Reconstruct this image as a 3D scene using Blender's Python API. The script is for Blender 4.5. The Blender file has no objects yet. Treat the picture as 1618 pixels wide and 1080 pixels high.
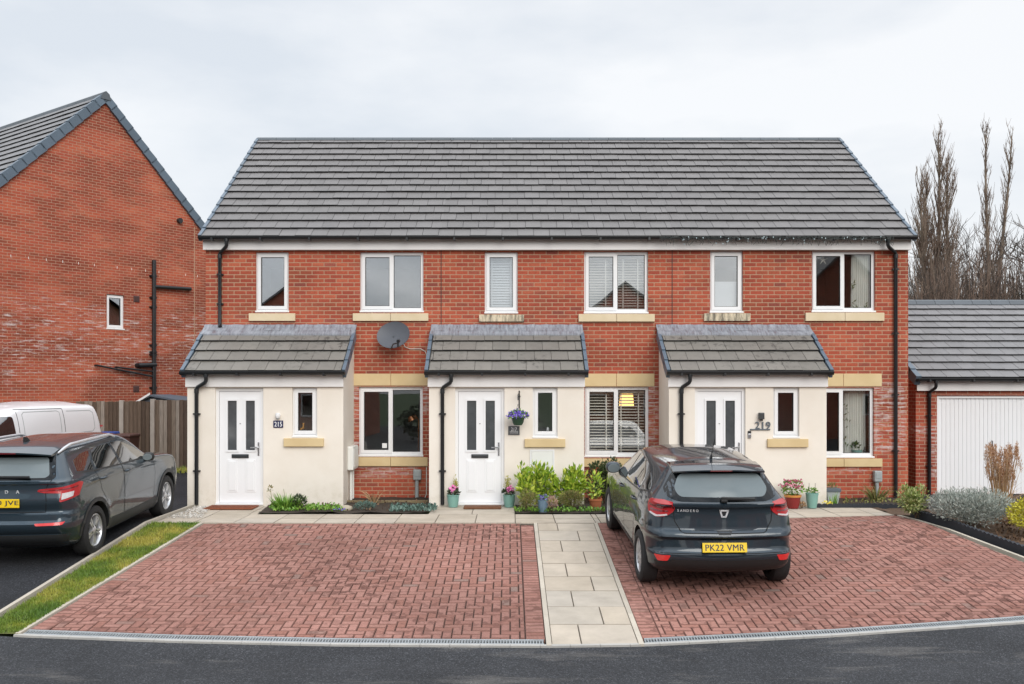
import bpy, bmesh, math, random
from mathutils import Vector, Matrix, noise as mnoise
from mathutils.bvhtree import BVHTree
from mathutils.geometry import tessellate_polygon
random.seed(7)
R = math.radians
SC = bpy.context.scene
COL = SC.collection
# ---- survey of the place: focal length and horizon recovered from the picture; world is metres, x right, y away, z up
FPX, CX, HY, CZ = 1490.0, 806.0, 614.0, 2.06
DF, DP = 17.68, 16.56                 # distance of the brick front and of the porch fronts
def wx(px, d): return (px - CX) * d / FPX
def wz(py, d): return CZ + (HY - py) * d / FPX
def gz(y):
    if y >= 14.48: return 0.0
    return -0.0973 * (14.48 - max(y, 9.0))
def lerp(a, b, t): return a + (b - a) * t
def interp(tab, x):
    if x <= tab[0][0]: return tab[0][1]
    for (a, fa), (b, fb) in zip(tab, tab[1:]):
        if x <= b: return fa + (fb - fa) * (x - a) / (b - a)
    return tab[-1][1]
def sinterp(tab, x):                    # smooth (monotone cubic) interpolation
    n = len(tab)
    if x <= tab[0][0]: return tab[0][1]
    if x >= tab[-1][0]: return tab[-1][1]
    for i in range(n - 1):
        if x <= tab[i + 1][0]: break
    d = [(tab[k + 1][1] - tab[k][1]) / (tab[k + 1][0] - tab[k][0]) for k in range(n - 1)]
    def m(k):
        if k == 0: return d[0]
        if k == n - 1: return d[-1]
        return 0.0 if d[k - 1] * d[k] <= 0 else 2 * d[k - 1] * d[k] / (d[k - 1] + d[k])
    h = tab[i + 1][0] - tab[i][0]; t = (x - tab[i][0]) / h
    return ((2*t**3 - 3*t*t + 1) * tab[i][1] + (t**3 - 2*t*t + t) * h * m(i)
            + (-2*t**3 + 3*t*t) * tab[i + 1][1] + (t**3 - t*t) * h * m(i + 1))

ORG = {}
class MB:
    """collects shapes; build() links them as ONE mesh object"""
    def __init__(s): s.v = []; s.f = []
    def add(s, vs, fs):
        k = len(s.v); s.v.extend([Vector(p) for p in vs]); s.f.extend([tuple(i + k for i in f) for f in fs]); return s
    def box(s, x0, x1, y0, y1, z0, z1, M=None):
        vs = [Vector(p) for p in ((x0,y0,z0),(x1,y0,z0),(x1,y1,z0),(x0,y1,z0),(x0,y0,z1),(x1,y0,z1),(x1,y1,z1),(x0,y1,z1))]
        if M is not None: vs = [M @ p for p in vs]
        return s.add(vs, ((0,3,2,1),(4,5,6,7),(0,1,5,4),(1,2,6,5),(2,3,7,6),(3,0,4,7)))
    def bevbox(s, x0, x1, y0, y1, z0, z1, b=0.01, M=None):
        bm = bmesh.new(); vs = []
        t = MB().box(x0, x1, y0, y1, z0, z1)
        for p in t.v: vs.append(bm.verts.new(p))
        for f in t.f: bm.faces.new([vs[i] for i in f])
        bmesh.ops.bevel(bm, geom=bm.edges[:], offset=b, segments=2, affect='EDGES', profile=0.5)
        return s.bm(bm, M)
    def bm(s, bm, M=None):
        bm.verts.index_update()
        vs = [v.co.copy() if M is None else M @ v.co for v in bm.verts]
        fs = [[v.index for v in f.verts] for f in bm.faces]
        bm.free(); return s.add(vs, fs)
    def quad(s, a, b, c, d): return s.add((a, b, c, d), ((0, 1, 2, 3),))
    def prism(s, poly, d0, d1, fn):           # polygon (u,v) extruded along a third axis; fn(u,v,d) -> point
        n = len(poly)
        vs = [fn(u, v, d0) for u, v in poly] + [fn(u, v, d1) for u, v in poly]
        fs = [tuple(range(n))[::-1], tuple(range(n, 2 * n))] + [(i, (i + 1) % n, n + (i + 1) % n, n + i) for i in range(n)]
        return s.add(vs, fs)
    def tube(s, pts, r, n=8, caps=True):
        pts = [Vector(p) for p in pts]; m = len(pts)
        rs = r if isinstance(r, (list, tuple)) else [r] * m
        vs, fs = [], []
        up = None
        for i, p in enumerate(pts):
            d = (pts[min(i + 1, m - 1)] - pts[max(i - 1, 0)])
            if d.length < 1e-9: d = Vector((0, 0, 1))
            d.normalize()
            if up is None: up = d.orthogonal().normalized()
            else:
                up = up - d * up.dot(d)
                up = d.orthogonal().normalized() if up.length < 1e-6 else up.normalized()
            w = d.cross(up)
            for k in range(n):
                a = 2 * math.pi * k / n
                vs.append(p + (up * math.cos(a) + w * math.sin(a)) * rs[i])
        for i in range(m - 1):
            for k in range(n):
                fs.append((i*n + k, i*n + (k + 1) % n, (i + 1)*n + (k + 1) % n, (i + 1)*n + k))
        if caps: fs.append(tuple(range(n))[::-1]); fs.append(tuple(range((m - 1)*n, m*n)))
        return s.add(vs, fs)
    def lathe(s, prof, M=None, n=24):          # (r, h) profile about local z
        vs, fs = [], []
        for r_, h in prof:
            for k in range(n):
                a = 2 * math.pi * k / n
                p = Vector((max(r_, 1e-4) * math.cos(a), max(r_, 1e-4) * math.sin(a), h)); vs.append(M @ p if M is not None else p)
        for i in range(len(prof) - 1):
            for k in range(n):
                fs.append((i*n + k, i*n + (k + 1) % n, (i + 1)*n + (k + 1) % n, (i + 1)*n + k))
        return s.add(vs, fs)
    def build(s, name, mat, parent=None, smooth=False, local=False, label=None, uv=True):
        me = bpy.data.meshes.new(name)
        if parent is not None: org = Vector((0,0,0)) if local else ORG[parent.name]
        elif s.v:
            xs = [p.x for p in s.v]; ys = [p.y for p in s.v]
            org = Vector(((min(xs)+max(xs))/2, (min(ys)+max(ys))/2, min(p.z for p in s.v)))
        else: org = Vector((0,0,0))
        me.from_pydata([p - org for p in s.v], [], s.f); me.update()
        if uv:
            ul = me.uv_layers.new(name='UVMap').data
            for p in me.polygons:
                n = p.normal; ax, ay, az = abs(n.x), abs(n.y), abs(n.z)
                for li in p.loop_indices:
                    c = s.v[me.loops[li].vertex_index]
                    if az >= ax and az >= ay: ul[li].uv = (c.x, c.y)
                    elif ay >= ax: ul[li].uv = (c.x, c.z)
                    else: ul[li].uv = (c.y, c.z)
        if smooth:
            me.polygons.foreach_set('use_smooth', [True] * len(me.polygons))
            if smooth != True: 
                try: me.set_sharp_from_angle(angle=R(smooth))
                except Exception: pass
        me.materials.append(mat)
        if getattr(s, 'dark', None):          # leading edges of roof tiles: algae plus painted course shadow
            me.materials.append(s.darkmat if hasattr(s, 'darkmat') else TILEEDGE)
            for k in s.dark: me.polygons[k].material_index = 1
        o = bpy.data.objects.new(name, me); COL.objects.link(o)
        if parent is not None: o.parent = parent
        else: o.location = org
        ORG[o.name] = org
        if label: o['label'] = label
        return o
def tag(o, label=None, cat=None, group=None, kind=None):
    if label: o['label'] = label
    if cat: o['category'] = cat
    if group: o['group'] = group
    if kind: o['kind'] = kind
    return o
def thing(name, label, cat, loc, rot=0.0, group=None):
    o = bpy.data.objects.new(name, None); COL.objects.link(o)
    o.empty_display_size = 0.2
    o.location = loc; o.rotation_euler = (0, 0, rot); ORG[o.name] = Vector(loc)
    return tag(o, label, cat, group)
def copy_tree(o, parent=None):
    c = o.copy(); COL.objects.link(c)
    if parent: c.parent = parent
    ORG[c.name] = ORG.get(o.name, Vector((0,0,0)))
    for ch in list(o.children): copy_tree(ch, c)
    return c
def clip_poly(poly, clip):                 # Sutherland-Hodgman, clip is convex and counter-clockwise
    out = poly
    for (ax, ay), (bx, by) in zip(clip, clip[1:] + clip[:1]):
        inp, out = out, []
        if not inp: break
        def side(p): return (bx-ax)*(p[1]-ay) - (by-ay)*(p[0]-ax)
        for i, p in enumerate(inp):
            q = inp[i - 1]; sp, sq = side(p), side(q)
            if sp >= 0:
                if sq < 0: t = sq/(sq-sp); out.append((q[0]+(p[0]-q[0])*t, q[1]+(p[1]-q[1])*t))
                out.append(p)
            elif sq >= 0:
                t = sq/(sq-sp); out.append((q[0]+(p[0]-q[0])*t, q[1]+(p[1]-q[1])*t))
    return out
def area(p): return abs(sum(p[i-1][0]*p[i][1] - p[i][0]*p[i-1][1] for i in range(len(p)))) / 2

# ------------------------------------------------------------------ materials
class NT:
    def __init__(s, name):
        s.m = bpy.data.materials.new(name); s.m.use_nodes = True
        s.t = s.m.node_tree; s.b = s.t.nodes['Principled BSDF']
    def n(s, typ, **kw):
        nd = s.t.nodes.new(typ)
        for k, v in kw.items():
            if k.startswith('_'): setattr(nd, k[1:], v)
        return nd
    def set(s, sock, v):
        if hasattr(v, 'is_output') or isinstance(v, bpy.types.NodeSocket): s.t.links.new(v, sock)
        elif isinstance(v, (tuple, list)) and len(v) == 3 and sock.type == 'RGBA': sock.default_value = (*v, 1)
        else: sock.default_value = v
    def math(s, op, a, b=0.0, c=None, clamp=False):
        nd = s.n('ShaderNodeMath', _operation=op, _use_clamp=clamp)
        s.set(nd.inputs[0], a); s.set(nd.inputs[1], b)
        if c is not None: s.set(nd.inputs[2], c)
        return nd.outputs[0]
    def mix(s, f, a, b, blend='MIX'):
        nd = s.n('ShaderNodeMix', _data_type='RGBA', _blend_type=blend)
        s.set(nd.inputs[0], f); s.set(nd.inputs[6], a); s.set(nd.inputs[7], b)
        return nd.outputs[2]
    def noise(s, scale, detail=4, vec=None, rough=0.5):
        nd = s.n('ShaderNodeTexNoise'); nd.inputs['Scale'].default_value = scale
        nd.inputs['Detail'].default_value = detail; nd.inputs['Roughness'].default_value = rough
        s.set(nd.inputs['Vector'], vec if vec is not None else s.pos())
        return nd.outputs['Fac']
    def pos(s):
        if not hasattr(s, '_p'): s._p = s.n('ShaderNodeTexCoord').outputs['Object']
        return s._p
    def wpos(s):
        if not hasattr(s, '_w'): s._w = s.n('ShaderNodeNewGeometry').outputs['Position']
        return s._w
    def uv(s):
        if not hasattr(s, '_u'): s._u = s.n('ShaderNodeTexCoord').outputs['UV']
        return s._u
    def island(s): return s.n('ShaderNodeNewGeometry').outputs['Random Per Island']
    def ramp(s, f, stops):
        nd = s.n('ShaderNodeValToRGB'); cr = nd.color_ramp
        while len(cr.elements) < len(stops): cr.elements.new(0.5)
        for e, (p, c) in zip(cr.elements, stops):
            e.position = p; e.color = (*c, 1) if isinstance(c, (tuple, list)) else (c, c, c, 1)
        s.set(nd.inputs[0], f); return nd.outputs[0]
    def scaled(s, vec, sc):
        nd = s.n('ShaderNodeMapping'); s.set(nd.inputs[0], vec); nd.inputs['Scale'].default_value = sc
        return nd.outputs[0]
    def bump(s, h, strength=0.3, dist=0.01):
        nd = s.n('ShaderNodeBump'); nd.inputs['Strength'].default_value = strength; nd.inputs['Distance'].default_value = dist
        s.set(nd.inputs['Height'], h); s.set(s.b.inputs['Normal'], nd.outputs[0])
    def out(s, col, rough=0.5, **kw):
        s.set(s.b.inputs['Base Color'], col); s.set(s.b.inputs['Roughness'], rough)
        for k, v in kw.items(): s.set(s.b.inputs[k.replace('_', ' ')], v)
        return s.m
def simple(name, col, rough=0.5, var=0.12, nscale=6.0, island=0.0, bump=0.0, bscale=60.0, **kw):
    t = NT(name)
    f = t.noise(nscale, 5)
    v = t.math('MULTIPLY_ADD', f, 2 * var, 1.0 - var)
    if island: v = t.math('MULTIPLY', v, t.math('MULTIPLY_ADD', t.island(), 2 * island, 1.0 - island))
    comb = t.n('ShaderNodeCombineColor'); 
    for i in range(3): t.set(comb.inputs[i], v)
    c = t.mix(1.0, col, comb.outputs[0], 'MULTIPLY')
    if bump: t.bump(t.noise(bscale, 3), bump)
    return t.out(c, rough, **kw)
def glass_mat(name, refl=0.22, tint=(1, 1, 1)):
    t = NT(name); nt = t.t
    tr = t.n('ShaderNodeBsdfTransparent'); tr.inputs[0].default_value = (*tint, 1)
    gl = t.n('ShaderNodeBsdfGlossy'); gl.inputs['Roughness'].default_value = 0.005; gl.inputs[0].default_value = (0.95, 0.97, 1, 1)
    fr = t.n('ShaderNodeLayerWeight'); fr.inputs[0].default_value = 0.5
    f5 = t.math('POWER', fr.outputs['Facing'], 4.0)
    wob = t.n('ShaderNodeBump'); wob.inputs['Strength'].default_value = 0.02; wob.inputs['Distance'].default_value = 0.02
    t.set(wob.inputs['Height'], t.noise(1.6, 1)); t.set(gl.inputs['Normal'], wob.outputs[0])
    mx = t.n('ShaderNodeMixShader')
    t.set(mx.inputs[0], t.math('MULTIPLY_ADD', f5, 1.0 - refl, refl, clamp=True))
    nt.links.new(tr.outputs[0], mx.inputs[1]); nt.links.new(gl.outputs[0], mx.inputs[2])
    nt.links.new(mx.outputs[0], nt.nodes['Material Output'].inputs[0])
    return t.m
def brick_mat(name, tones, mortar, dark_lo=0.55, dark_amt=0.0, zones=(), band=None):
    t = NT(name)
    bt = t.n('ShaderNodeTexBrick'); t.set(bt.inputs['Vector'], t.uv())
    bt.inputs['Scale'].default_value = 1.0; bt.inputs['Brick Width'].default_value = 0.225; bt.inputs['Row Height'].default_value = 0.075
    bt.inputs['Mortar Size'].default_value = 0.0066; bt.inputs['Mortar Smooth'].default_value = 0.25; bt.inputs['Bias'].default_value = 0.0
    bt.inputs['Color1'].default_value = (0, 0, 0, 1); bt.inputs['Color2'].default_value = (1, 1, 1, 1)
    rnd = bt.outputs['Color']; fac = bt.outputs['Fac']
    c = t.ramp(rnd, tones)
    big = t.noise(0.8, 5, t.wpos(), 0.62)
    c = t.mix(t.math('MULTIPLY', big, 0.5), c, t.mix(1.0, c, (0.72, 0.6, 0.62), 'MULTIPLY'))
    fine = t.noise(45, 4, t.wpos())
    c = t.mix(0.35, c, t.ramp(fine, [(0.3, 0.35), (0.7, 1.0)]), 'MULTIPLY')
    if dark_amt:
        st = t.noise(0.5, 6, t.scaled(t.wpos(), (1, 1, 3.0)), 0.62)
        st = t.math('MULTIPLY', t.math('MULTIPLY_ADD', rnd, 0.3, 0.8), st)
        m = t.ramp(st, [(dark_lo - 0.1, 0.0), (dark_lo + 0.06, 1.0)])
        c = t.mix(t.math('MULTIPLY', m, dark_amt), c, t.mix(1.0, c, (0.40, 0.34, 0.32), 'MULTIPLY'))
    mo = t.mix(t.noise(1.1, 3, t.wpos()), mortar, tuple(x * 0.62 for x in mortar))
    c = t.mix(t.math('MULTIPLY', fac, 0.95), c, mo)
    sep = t.n('ShaderNodeSeparateXYZ'); t.set(sep.inputs[0], t.wpos())
    eff = None
    def rng(v, a, b, s_):
        u = t.n('ShaderNodeMapRange', _interpolation_type='SMOOTHSTEP'); t.set(u.inputs[0], v); u.inputs[1].default_value = a - s_; u.inputs[2].default_value = a + s_
        w = t.n('ShaderNodeMapRange', _interpolation_type='SMOOTHSTEP'); t.set(w.inputs[0], v); w.inputs[1].default_value = b - s_; w.inputs[2].default_value = b + s_
        w.inputs[3].default_value = 1; w.inputs[4].default_value = 0
        return t.math('MULTIPLY', u.outputs[0], w.outputs[0])
    zs = list(zones) + ([(None, None, *band)] if band else [])
    for x0, x1, z0, z1 in zs:
        m = rng(sep.outputs[2], z0, z1, 0.5 if x0 is None else 0.08)
        if x0 is not None: m = t.math('MULTIPLY', m, rng(sep.outputs[0], x0, x1, 0.05))
        eff = m if eff is None else t.math('MAXIMUM', eff, m)
    if eff is not None:
        st = t.noise(2.6, 6, t.scaled(t.wpos(), (1, 1, 7.0)), 0.7)
        lo = 0.535 if band else 0.47
        st = t.ramp(st, [(lo, 0.0), (lo + 0.12, 1.0)])
        st = t.math('MULTIPLY', st, t.math('MULTIPLY_ADD', fac, 0.5, 0.5))
        c = t.mix(t.math('MULTIPLY', st, eff), c, (0.66, 0.62, 0.6))
    t.bump(t.math('ADD', t.math('MULTIPLY', fac, -1.0), t.math('MULTIPLY', fine, 0.25)), 0.5, 0.006)
    return t.out(c, 0.86)
TONES = [(0.0, (0.38, 0.075, 0.042)), (0.25, (0.46, 0.092, 0.047)), (0.6, (0.52, 0.115, 0.056)), (0.85, (0.56, 0.145, 0.075)), (1.0, (0.42, 0.11, 0.075))]
ZN = [(wx(557,DF),wx(568,DF),wz(705,DF),wz(606,DF)), (wx(667,DF),wx(679,DF),wz(650,DF),wz(606,DF)),
      (wx(1022,DF),wx(1040,DF),wz(700,DF),wz(606,DF)), (wx(1381,DF),wx(1430,DF),wz(715,DF),wz(606,DF)),
      (wx(560,DF),wx(660,DF),wz(752,DF),wz(737,DF)), (wx(1306,DF),wx(1370,DF),wz(745,DF),wz(737,DF))]
BRICK = brick_mat('red brick', TONES, (0.56, 0.40, 0.26), 0.52, 0.6, ZN)
GTONES = [(0.0, (0.40, 0.085, 0.045)), (0.3, (0.48, 0.10, 0.048)), (0.65, (0.53, 0.12, 0.056)), (1.0, (0.56, 0.155, 0.08))]
GBRICK = brick_mat('weathered red brick', GTONES, (0.52, 0.32, 0.22), 0.50, 0.8, (), (2.2, 4.4))
ABRICK = brick_mat('garage brick', TONES, (0.54, 0.39, 0.28), 0.52, 0.5, ((8.4, 9.2, 1.0, 1.3), (8.8, 9.2, 0.2, 1.0)))
def tile_mat(name, col, lichen=0.25, isl=0.08):
    t = NT(name)
    v = t.math('MULTIPLY_ADD', t.island(), 2 * isl, 1 - isl)
    v = t.math('MULTIPLY', v, t.math('MULTIPLY_ADD', t.noise(3.0, 5), 0.36, 0.82))
    cb = t.n('ShaderNodeCombineColor'); [t.set(cb.inputs[i], v) for i in range(3)]
    c = t.mix(1.0, col, cb.outputs[0], 'MULTIPLY')
    l = t.ramp(t.noise(9.0, 6, None, 0.7), [(0.53, 0.0), (0.60, 1.0)])
    patchy = t.ramp(t.noise(0.9, 3, t.wpos()), [(0.45, 0.0), (0.60, 1.0)])
    l = t.math('MULTIPLY', l, t.math('MULTIPLY_ADD', patchy, 0.85, 0.15))
    c = t.mix(t.math('MULTIPLY', l, lichen), c, (0.05, 0.046, 0.04))
    t.bump(t.noise(120, 3), 0.2, 0.003)
    return t.out(c, 0.62)
TILE = tile_mat('concrete roof tile', (0.158, 0.149, 0.147), 0.12)
PTILE = tile_mat('weathered porch tile', (0.19, 0.175, 0.155), 0.75)
GTILE = tile_mat('grey roof tile', (0.19, 0.186, 0.19), 0.1)
TILEEDGE = simple('shade and algae tile edge', (0.022, 0.022, 0.024), 0.9, 0.3, 20)  # near-black edge paints the shadow line under each course, along with algae
VERGE = simple('blue grey verge', (0.10, 0.135, 0.175), 0.45, 0.15, 4, 0.12)
RIDGEM = simple('dark ridge tile', (0.085, 0.098, 0.112), 0.55, 0.15, 4, 0.1)
LEADT = NT('lead flashing')
_f = LEADT.noise(5.0, 5, LEADT.scaled(LEADT.wpos(), (5, 1, 0.6)), 0.7)
LEAD = LEADT.out(LEADT.ramp(_f, [(0.3, (0.13, 0.09, 0.10)), (0.45, (0.22, 0.23, 0.26)), (0.7, (0.36, 0.38, 0.42))]), 0.5)
UPVC = simple('white upvc', (0.80, 0.80, 0.80), 0.3, 0.03, 2)
FASCIA = simple('white fascia board', (0.78, 0.76, 0.75), 0.4, 0.05, 1.2)
DOORW = simple('white door skin', (0.82, 0.82, 0.83), 0.35, 0.02, 3)
BLACK = simple('black plastic', (0.012, 0.013, 0.015), 0.35, 0.2, 8)
DARKGASKET = simple('dark gasket', (0.02, 0.02, 0.02), 0.7)
def render_mat():
    t = NT('cream render')
    f = t.noise(1.3, 5, t.wpos(), 0.6)
    c = t.ramp(f, [(0.3, (0.755, 0.685, 0.595)), (0.7, (0.82, 0.76, 0.68))])
    sep = t.n('ShaderNodeSeparateXYZ'); t.set(sep.inputs[0], t.wpos())
    mr = t.n('ShaderNodeMapRange'); t.set(mr.inputs[0], sep.outputs[2]); mr.inputs[1].default_value = 0.5; mr.inputs[2].default_value = 0.0
    spl = t.math('MULTIPLY', mr.outputs[0], t.ramp(t.noise(7, 5, t.wpos(), 0.7), [(0.45, 0.0), (0.7, 1.0)]), clamp=True)
    c = t.mix(t.math('MULTIPLY', spl, 0.38), c, (0.42, 0.36, 0.22))
    t.bump(t.noise(260, 2, t.wpos()), 0.12, 0.004)
    return t.out(c, 0.9)
RENDER = render_mat()
def stone_mat(name, a, b, stain=0.0):
    t = NT(name)
    c = t.ramp(t.noise(2.5, 5), [(0.3, a), (0.7, b)])
    if stain:
        m = t.ramp(t.noise(5, 6, t.scaled(t.wpos(), (3, 1, 0.7)), 0.7), [(0.42, 0.0), (0.62, 1.0)])
        c = t.mix(t.math('MULTIPLY', m, stain), c, (0.10, 0.09, 0.07))
    t.bump(t.noise(150, 2), 0.1, 0.003)
    return t.out(c, 0.85)
STONE = stone_mat('buff cast stone', (0.60, 0.45, 0.24), (0.68, 0.53, 0.30))
STONEP = stone_mat('pale cast stone', (0.64, 0.52, 0.33), (0.72, 0.60, 0.42))
STONED = stone_mat('stained cast stone', (0.62, 0.52, 0.36), (0.70, 0.60, 0.44), 0.85)
GLASS = glass_mat('window glass', 0.07, (0.96, 0.97, 0.97))
GLASSR = glass_mat('reflective window glass', 0.24, (0.95, 0.97, 0.98))
OBSC = simple('obscure door glass', (0.075, 0.08, 0.085), 0.12, 0.35, 9)
PLASTER = simple('room plaster', (0.46, 0.45, 0.43), 0.9)
CHROME = simple('brushed metal', (0.55, 0.56, 0.58), 0.25, 0.05, 4, Metallic=1.0)
DKMETAL = simple('dark metal', (0.08, 0.085, 0.09), 0.35, 0.1, 6, Metallic=0.8)
GREYBOX = simple('grey plastic box', (0.33, 0.36, 0.36), 0.5, 0.08, 6)
WHITEBOX = simple('white plastic box', (0.76, 0.76, 0.72), 0.45, 0.05, 3)
BLIND = simple('cream blind slat', (0.74, 0.70, 0.62), 0.6, 0.05, 3)
BLINDW = simple('white blind slat', (0.80, 0.80, 0.80), 0.6, 0.04, 3)
CURT = simple('pale curtain', (0.78, 0.78, 0.73), 0.9, 0.10, 5)
CURTLEAF = simple('curtain leaf print', (0.10, 0.13, 0.06), 0.9)

# ------------------------------------------------------------------ camera, sky, sun
cam = bpy.data.cameras.new('camera'); co = bpy.data.objects.new('camera', cam); COL.objects.link(co)
co.location = (0, 0, CZ); co.rotation_euler = (R(90), 0, 0)
cam.sensor_width = 36.0; cam.sensor_fit = 'HORIZONTAL'; cam.lens = 36.0 * FPX / 1618
cam.shift_x = 3.0 / 1618; cam.shift_y = 74.0 / 1618; cam.clip_end = 2000; cam.clip_start = 0.1
SC.camera = co
w = bpy.data.worlds.new('World'); SC.world = w; w.use_nodes = True
nt = w.node_tree; bg = nt.nodes['Background']
SUN_EL, SUN_AZ = R(30), R(160)        # behind and a little right of the camera
sky = nt.nodes.new('ShaderNodeTexSky'); sky.sky_type = 'NISHITA'; sky.sun_disc = False
sky.sun_elevation = SUN_EL; sky.sun_rotation = SUN_AZ; sky.air_density = 1.2; sky.dust_density = 2.0
def wn(t, **k):
    n = nt.nodes.new(t)
    for a, b in k.items(): setattr(n, a, b)
    return n
tc = wn('ShaderNodeTexCoord')
mp = wn('ShaderNodeMapping'); nt.links.new(tc.outputs['Generated'], mp.inputs[0]); mp.inputs['Scale'].default_value = (1.3, 1.3, 3.6); mp.inputs['Location'].default_value = (0.3, 0.1, 0.55)
nz = wn('ShaderNodeTexNoise'); nt.links.new(mp.outputs[0], nz.inputs['Vector']); nz.inputs['Scale'].default_value = 2.1; nz.inputs['Detail'].default_value = 7; nz.inputs['Roughness'].default_value = 0.52
cr = wn('ShaderNodeValToRGB'); nt.links.new(nz.outputs['Fac'], cr.inputs[0])
SKYS = 0.1
cr.color_ramp.elements[0].position = 0.36; cr.color_ramp.elements[0].color = (5.45, 5.8, 6.25, 1)
cr.color_ramp.elements[1].position = 0.62; cr.color_ramp.elements[1].color = (7.0, 7.1, 7.25, 1)
# a cloud deck is about three times as bright overhead as at the horizon, and brightest round the hidden sun
sp = wn('ShaderNodeSeparateXYZ'); nt.links.new(tc.outputs['Generated'], sp.inputs[0])
zr = wn('ShaderNodeMapRange'); nt.links.new(sp.outputs[2], zr.inputs[0])
zr.inputs[1].default_value = 0.40; zr.inputs[2].default_value = 1.0; zr.inputs[3].default_value = 1.0; zr.inputs[4].default_value = 2.6
# heavier broken cloud in the half of the sky behind the camera
nz2 = wn('ShaderNodeTexNoise'); nt.links.new(mp.outputs[0], nz2.inputs['Vector']); nz2.inputs['Scale'].default_value = 3.4; nz2.inputs['Detail'].default_value = 6
cr2 = wn('ShaderNodeValToRGB'); nt.links.new(nz2.outputs['Fac'], cr2.inputs[0])
cr2.color_ramp.elements[0].position = 0.40; cr2.color_ramp.elements[0].color = (0.42, 0.50, 0.57, 1); cr2.color_ramp.elements[1].position = 0.62; cr2.color_ramp.elements[1].color = (1.25, 1.25, 1.25, 1)
bk = wn('ShaderNodeMapRange'); nt.links.new(sp.outputs[1], bk.inputs[0]); bk.inputs[1].default_value = 0.1; bk.inputs[2].default_value = -0.4
bm_ = wn('ShaderNodeMix', data_type='RGBA', blend_type='MULTIPLY'); nt.links.new(bk.outputs[0], bm_.inputs[0]); nt.links.new(cr.outputs[0], bm_.inputs[6]); nt.links.new(cr2.outputs[0], bm_.inputs[7])
ml = wn('ShaderNodeVectorMath', operation='SCALE'); nt.links.new(bm_.outputs[2], ml.inputs[0]); nt.links.new(zr.outputs[0], ml.inputs['Scale'])
hz = wn('ShaderNodeMapRange'); nt.links.new(sp.outputs[2], hz.inputs[0])
hz.inputs[1].default_value = 0.02; hz.inputs[2].default_value = 0.24; hz.inputs[3].default_value = 0.55; hz.inputs[4].default_value = 0.0
hm = wn('ShaderNodeMix', data_type='RGBA'); nt.links.new(hz.outputs[0], hm.inputs[0]); nt.links.new(ml.outputs[0], hm.inputs[6]); hm.inputs[7].default_value = (7.4, 7.4, 7.4, 1)
mx = wn('ShaderNodeMix', data_type='RGBA'); mx.inputs[0].default_value = 0.92
nt.links.new(sky.outputs[0], mx.inputs[6]); nt.links.new(hm.outputs[2], mx.inputs[7])
nt.links.new(mx.outputs[2], bg.inputs[0]); bg.inputs[1].default_value = SKYS
sl = bpy.data.lights.new('sun', 'SUN'); so = bpy.data.objects.new('sun', sl); COL.objects.link(so)
sl.energy = 1.5; sl.angle = R(40); sl.color = (1.0, 0.96, 0.9)
d = Vector((math.sin(SUN_AZ) * math.cos(SUN_EL), math.cos(SUN_AZ) * math.cos(SUN_EL), math.sin(SUN_EL)))
so.rotation_euler = d.to_track_quat('Z', 'Y').to_euler(); so.location = (0, -5, 12)
SC.view_settings.view_transform = 'Standard'; SC.view_settings.look = 'None'; SC.view_settings.gamma = 1.0
SC.view_settings.exposure = 0.50
SC.cycles.max_bounces = 8; SC.cycles.transparent_max_bounces = 12; SC.cycles.caustics_reflective = False; SC.cycles.caustics_refractive = False
try: SC.cycles.use_denoising = True
except Exception: pass

# ------------------------------------------------------------------ building kit
def wall_grid(mb, x0, x1, z0, z1, holes, y, depth, flip=False):
    """outer face of a wall with real openings and their reveals (wall runs along x at distance y)"""
    xs = sorted({x0, x1, *[h[0] for h in holes], *[h[1] for h in holes]}); xs = [v for v in xs if x0 - 1e-6 <= v <= x1 + 1e-6]
    zs = sorted({z0, z1, *[h[2] for h in holes], *[h[3] for h in holes]}); zs = [v for v in zs if z0 - 1e-6 <= v <= z1 + 1e-6]
    for a, b in zip(xs, xs[1:]):
        for c, e in zip(zs, zs[1:]):
            mx_, mz_ = (a + b) / 2, (c + e) / 2
            if any(h[0] < mx_ < h[1] and h[2] < mz_ < h[3] for h in holes): continue
            mb.quad((a, y, c), (b, y, c), (b, y, e), (a, y, e))
    for hx0, hx1, hz0, hz1 in holes:
        Y = y + depth
        mb.quad((hx0, y, hz0), (hx0, Y, hz0), (hx0, Y, hz1), (hx0, y, hz1))
        mb.quad((hx1, Y, hz0), (hx1, y, hz0), (hx1, y, hz1), (hx1, Y, hz1))
        mb.quad((hx0, y, hz1), (hx0, Y, hz1), (hx1, Y, hz1), (hx1, y, hz1))
        mb.quad((hx0, Y, hz0), (hx0, y, hz0), (hx1, y, hz0), (hx1, Y, hz0))
def room(mb, x0, x1, y0, y1, z0, z1):
    mb.quad((x0,y1,z0),(x1,y1,z0),(x1,y1,z1),(x0,y1,z1))
    mb.quad((x0,y0,z0),(x0,y1,z0),(x0,y1,z1),(x0,y0,z1)); mb.quad((x1,y1,z0),(x1,y0,z0),(x1,y0,z1),(x1,y1,z1))
    mb.quad((x0,y0,z0),(x1,y0,z0),(x1,y1,z0),(x0,y1,z0)); mb.quad((x0,y1,z1),(x1,y1,z1),(x1,y0,z1),(x0,y0,z1))
def ring_frame(mb, x0, x1, z0, z1, t, y0, y1):
    mb.box(x0, x0 + t, y0, y1, z0, z1); mb.box(x1 - t, x1, y0, y1, z0, z1)
    mb.box(x0 + t, x1 - t, y0, y1, z1 - t, z1); mb.box(x0 + t, x1 - t, y0, y1, z0, z0 + t)
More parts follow.
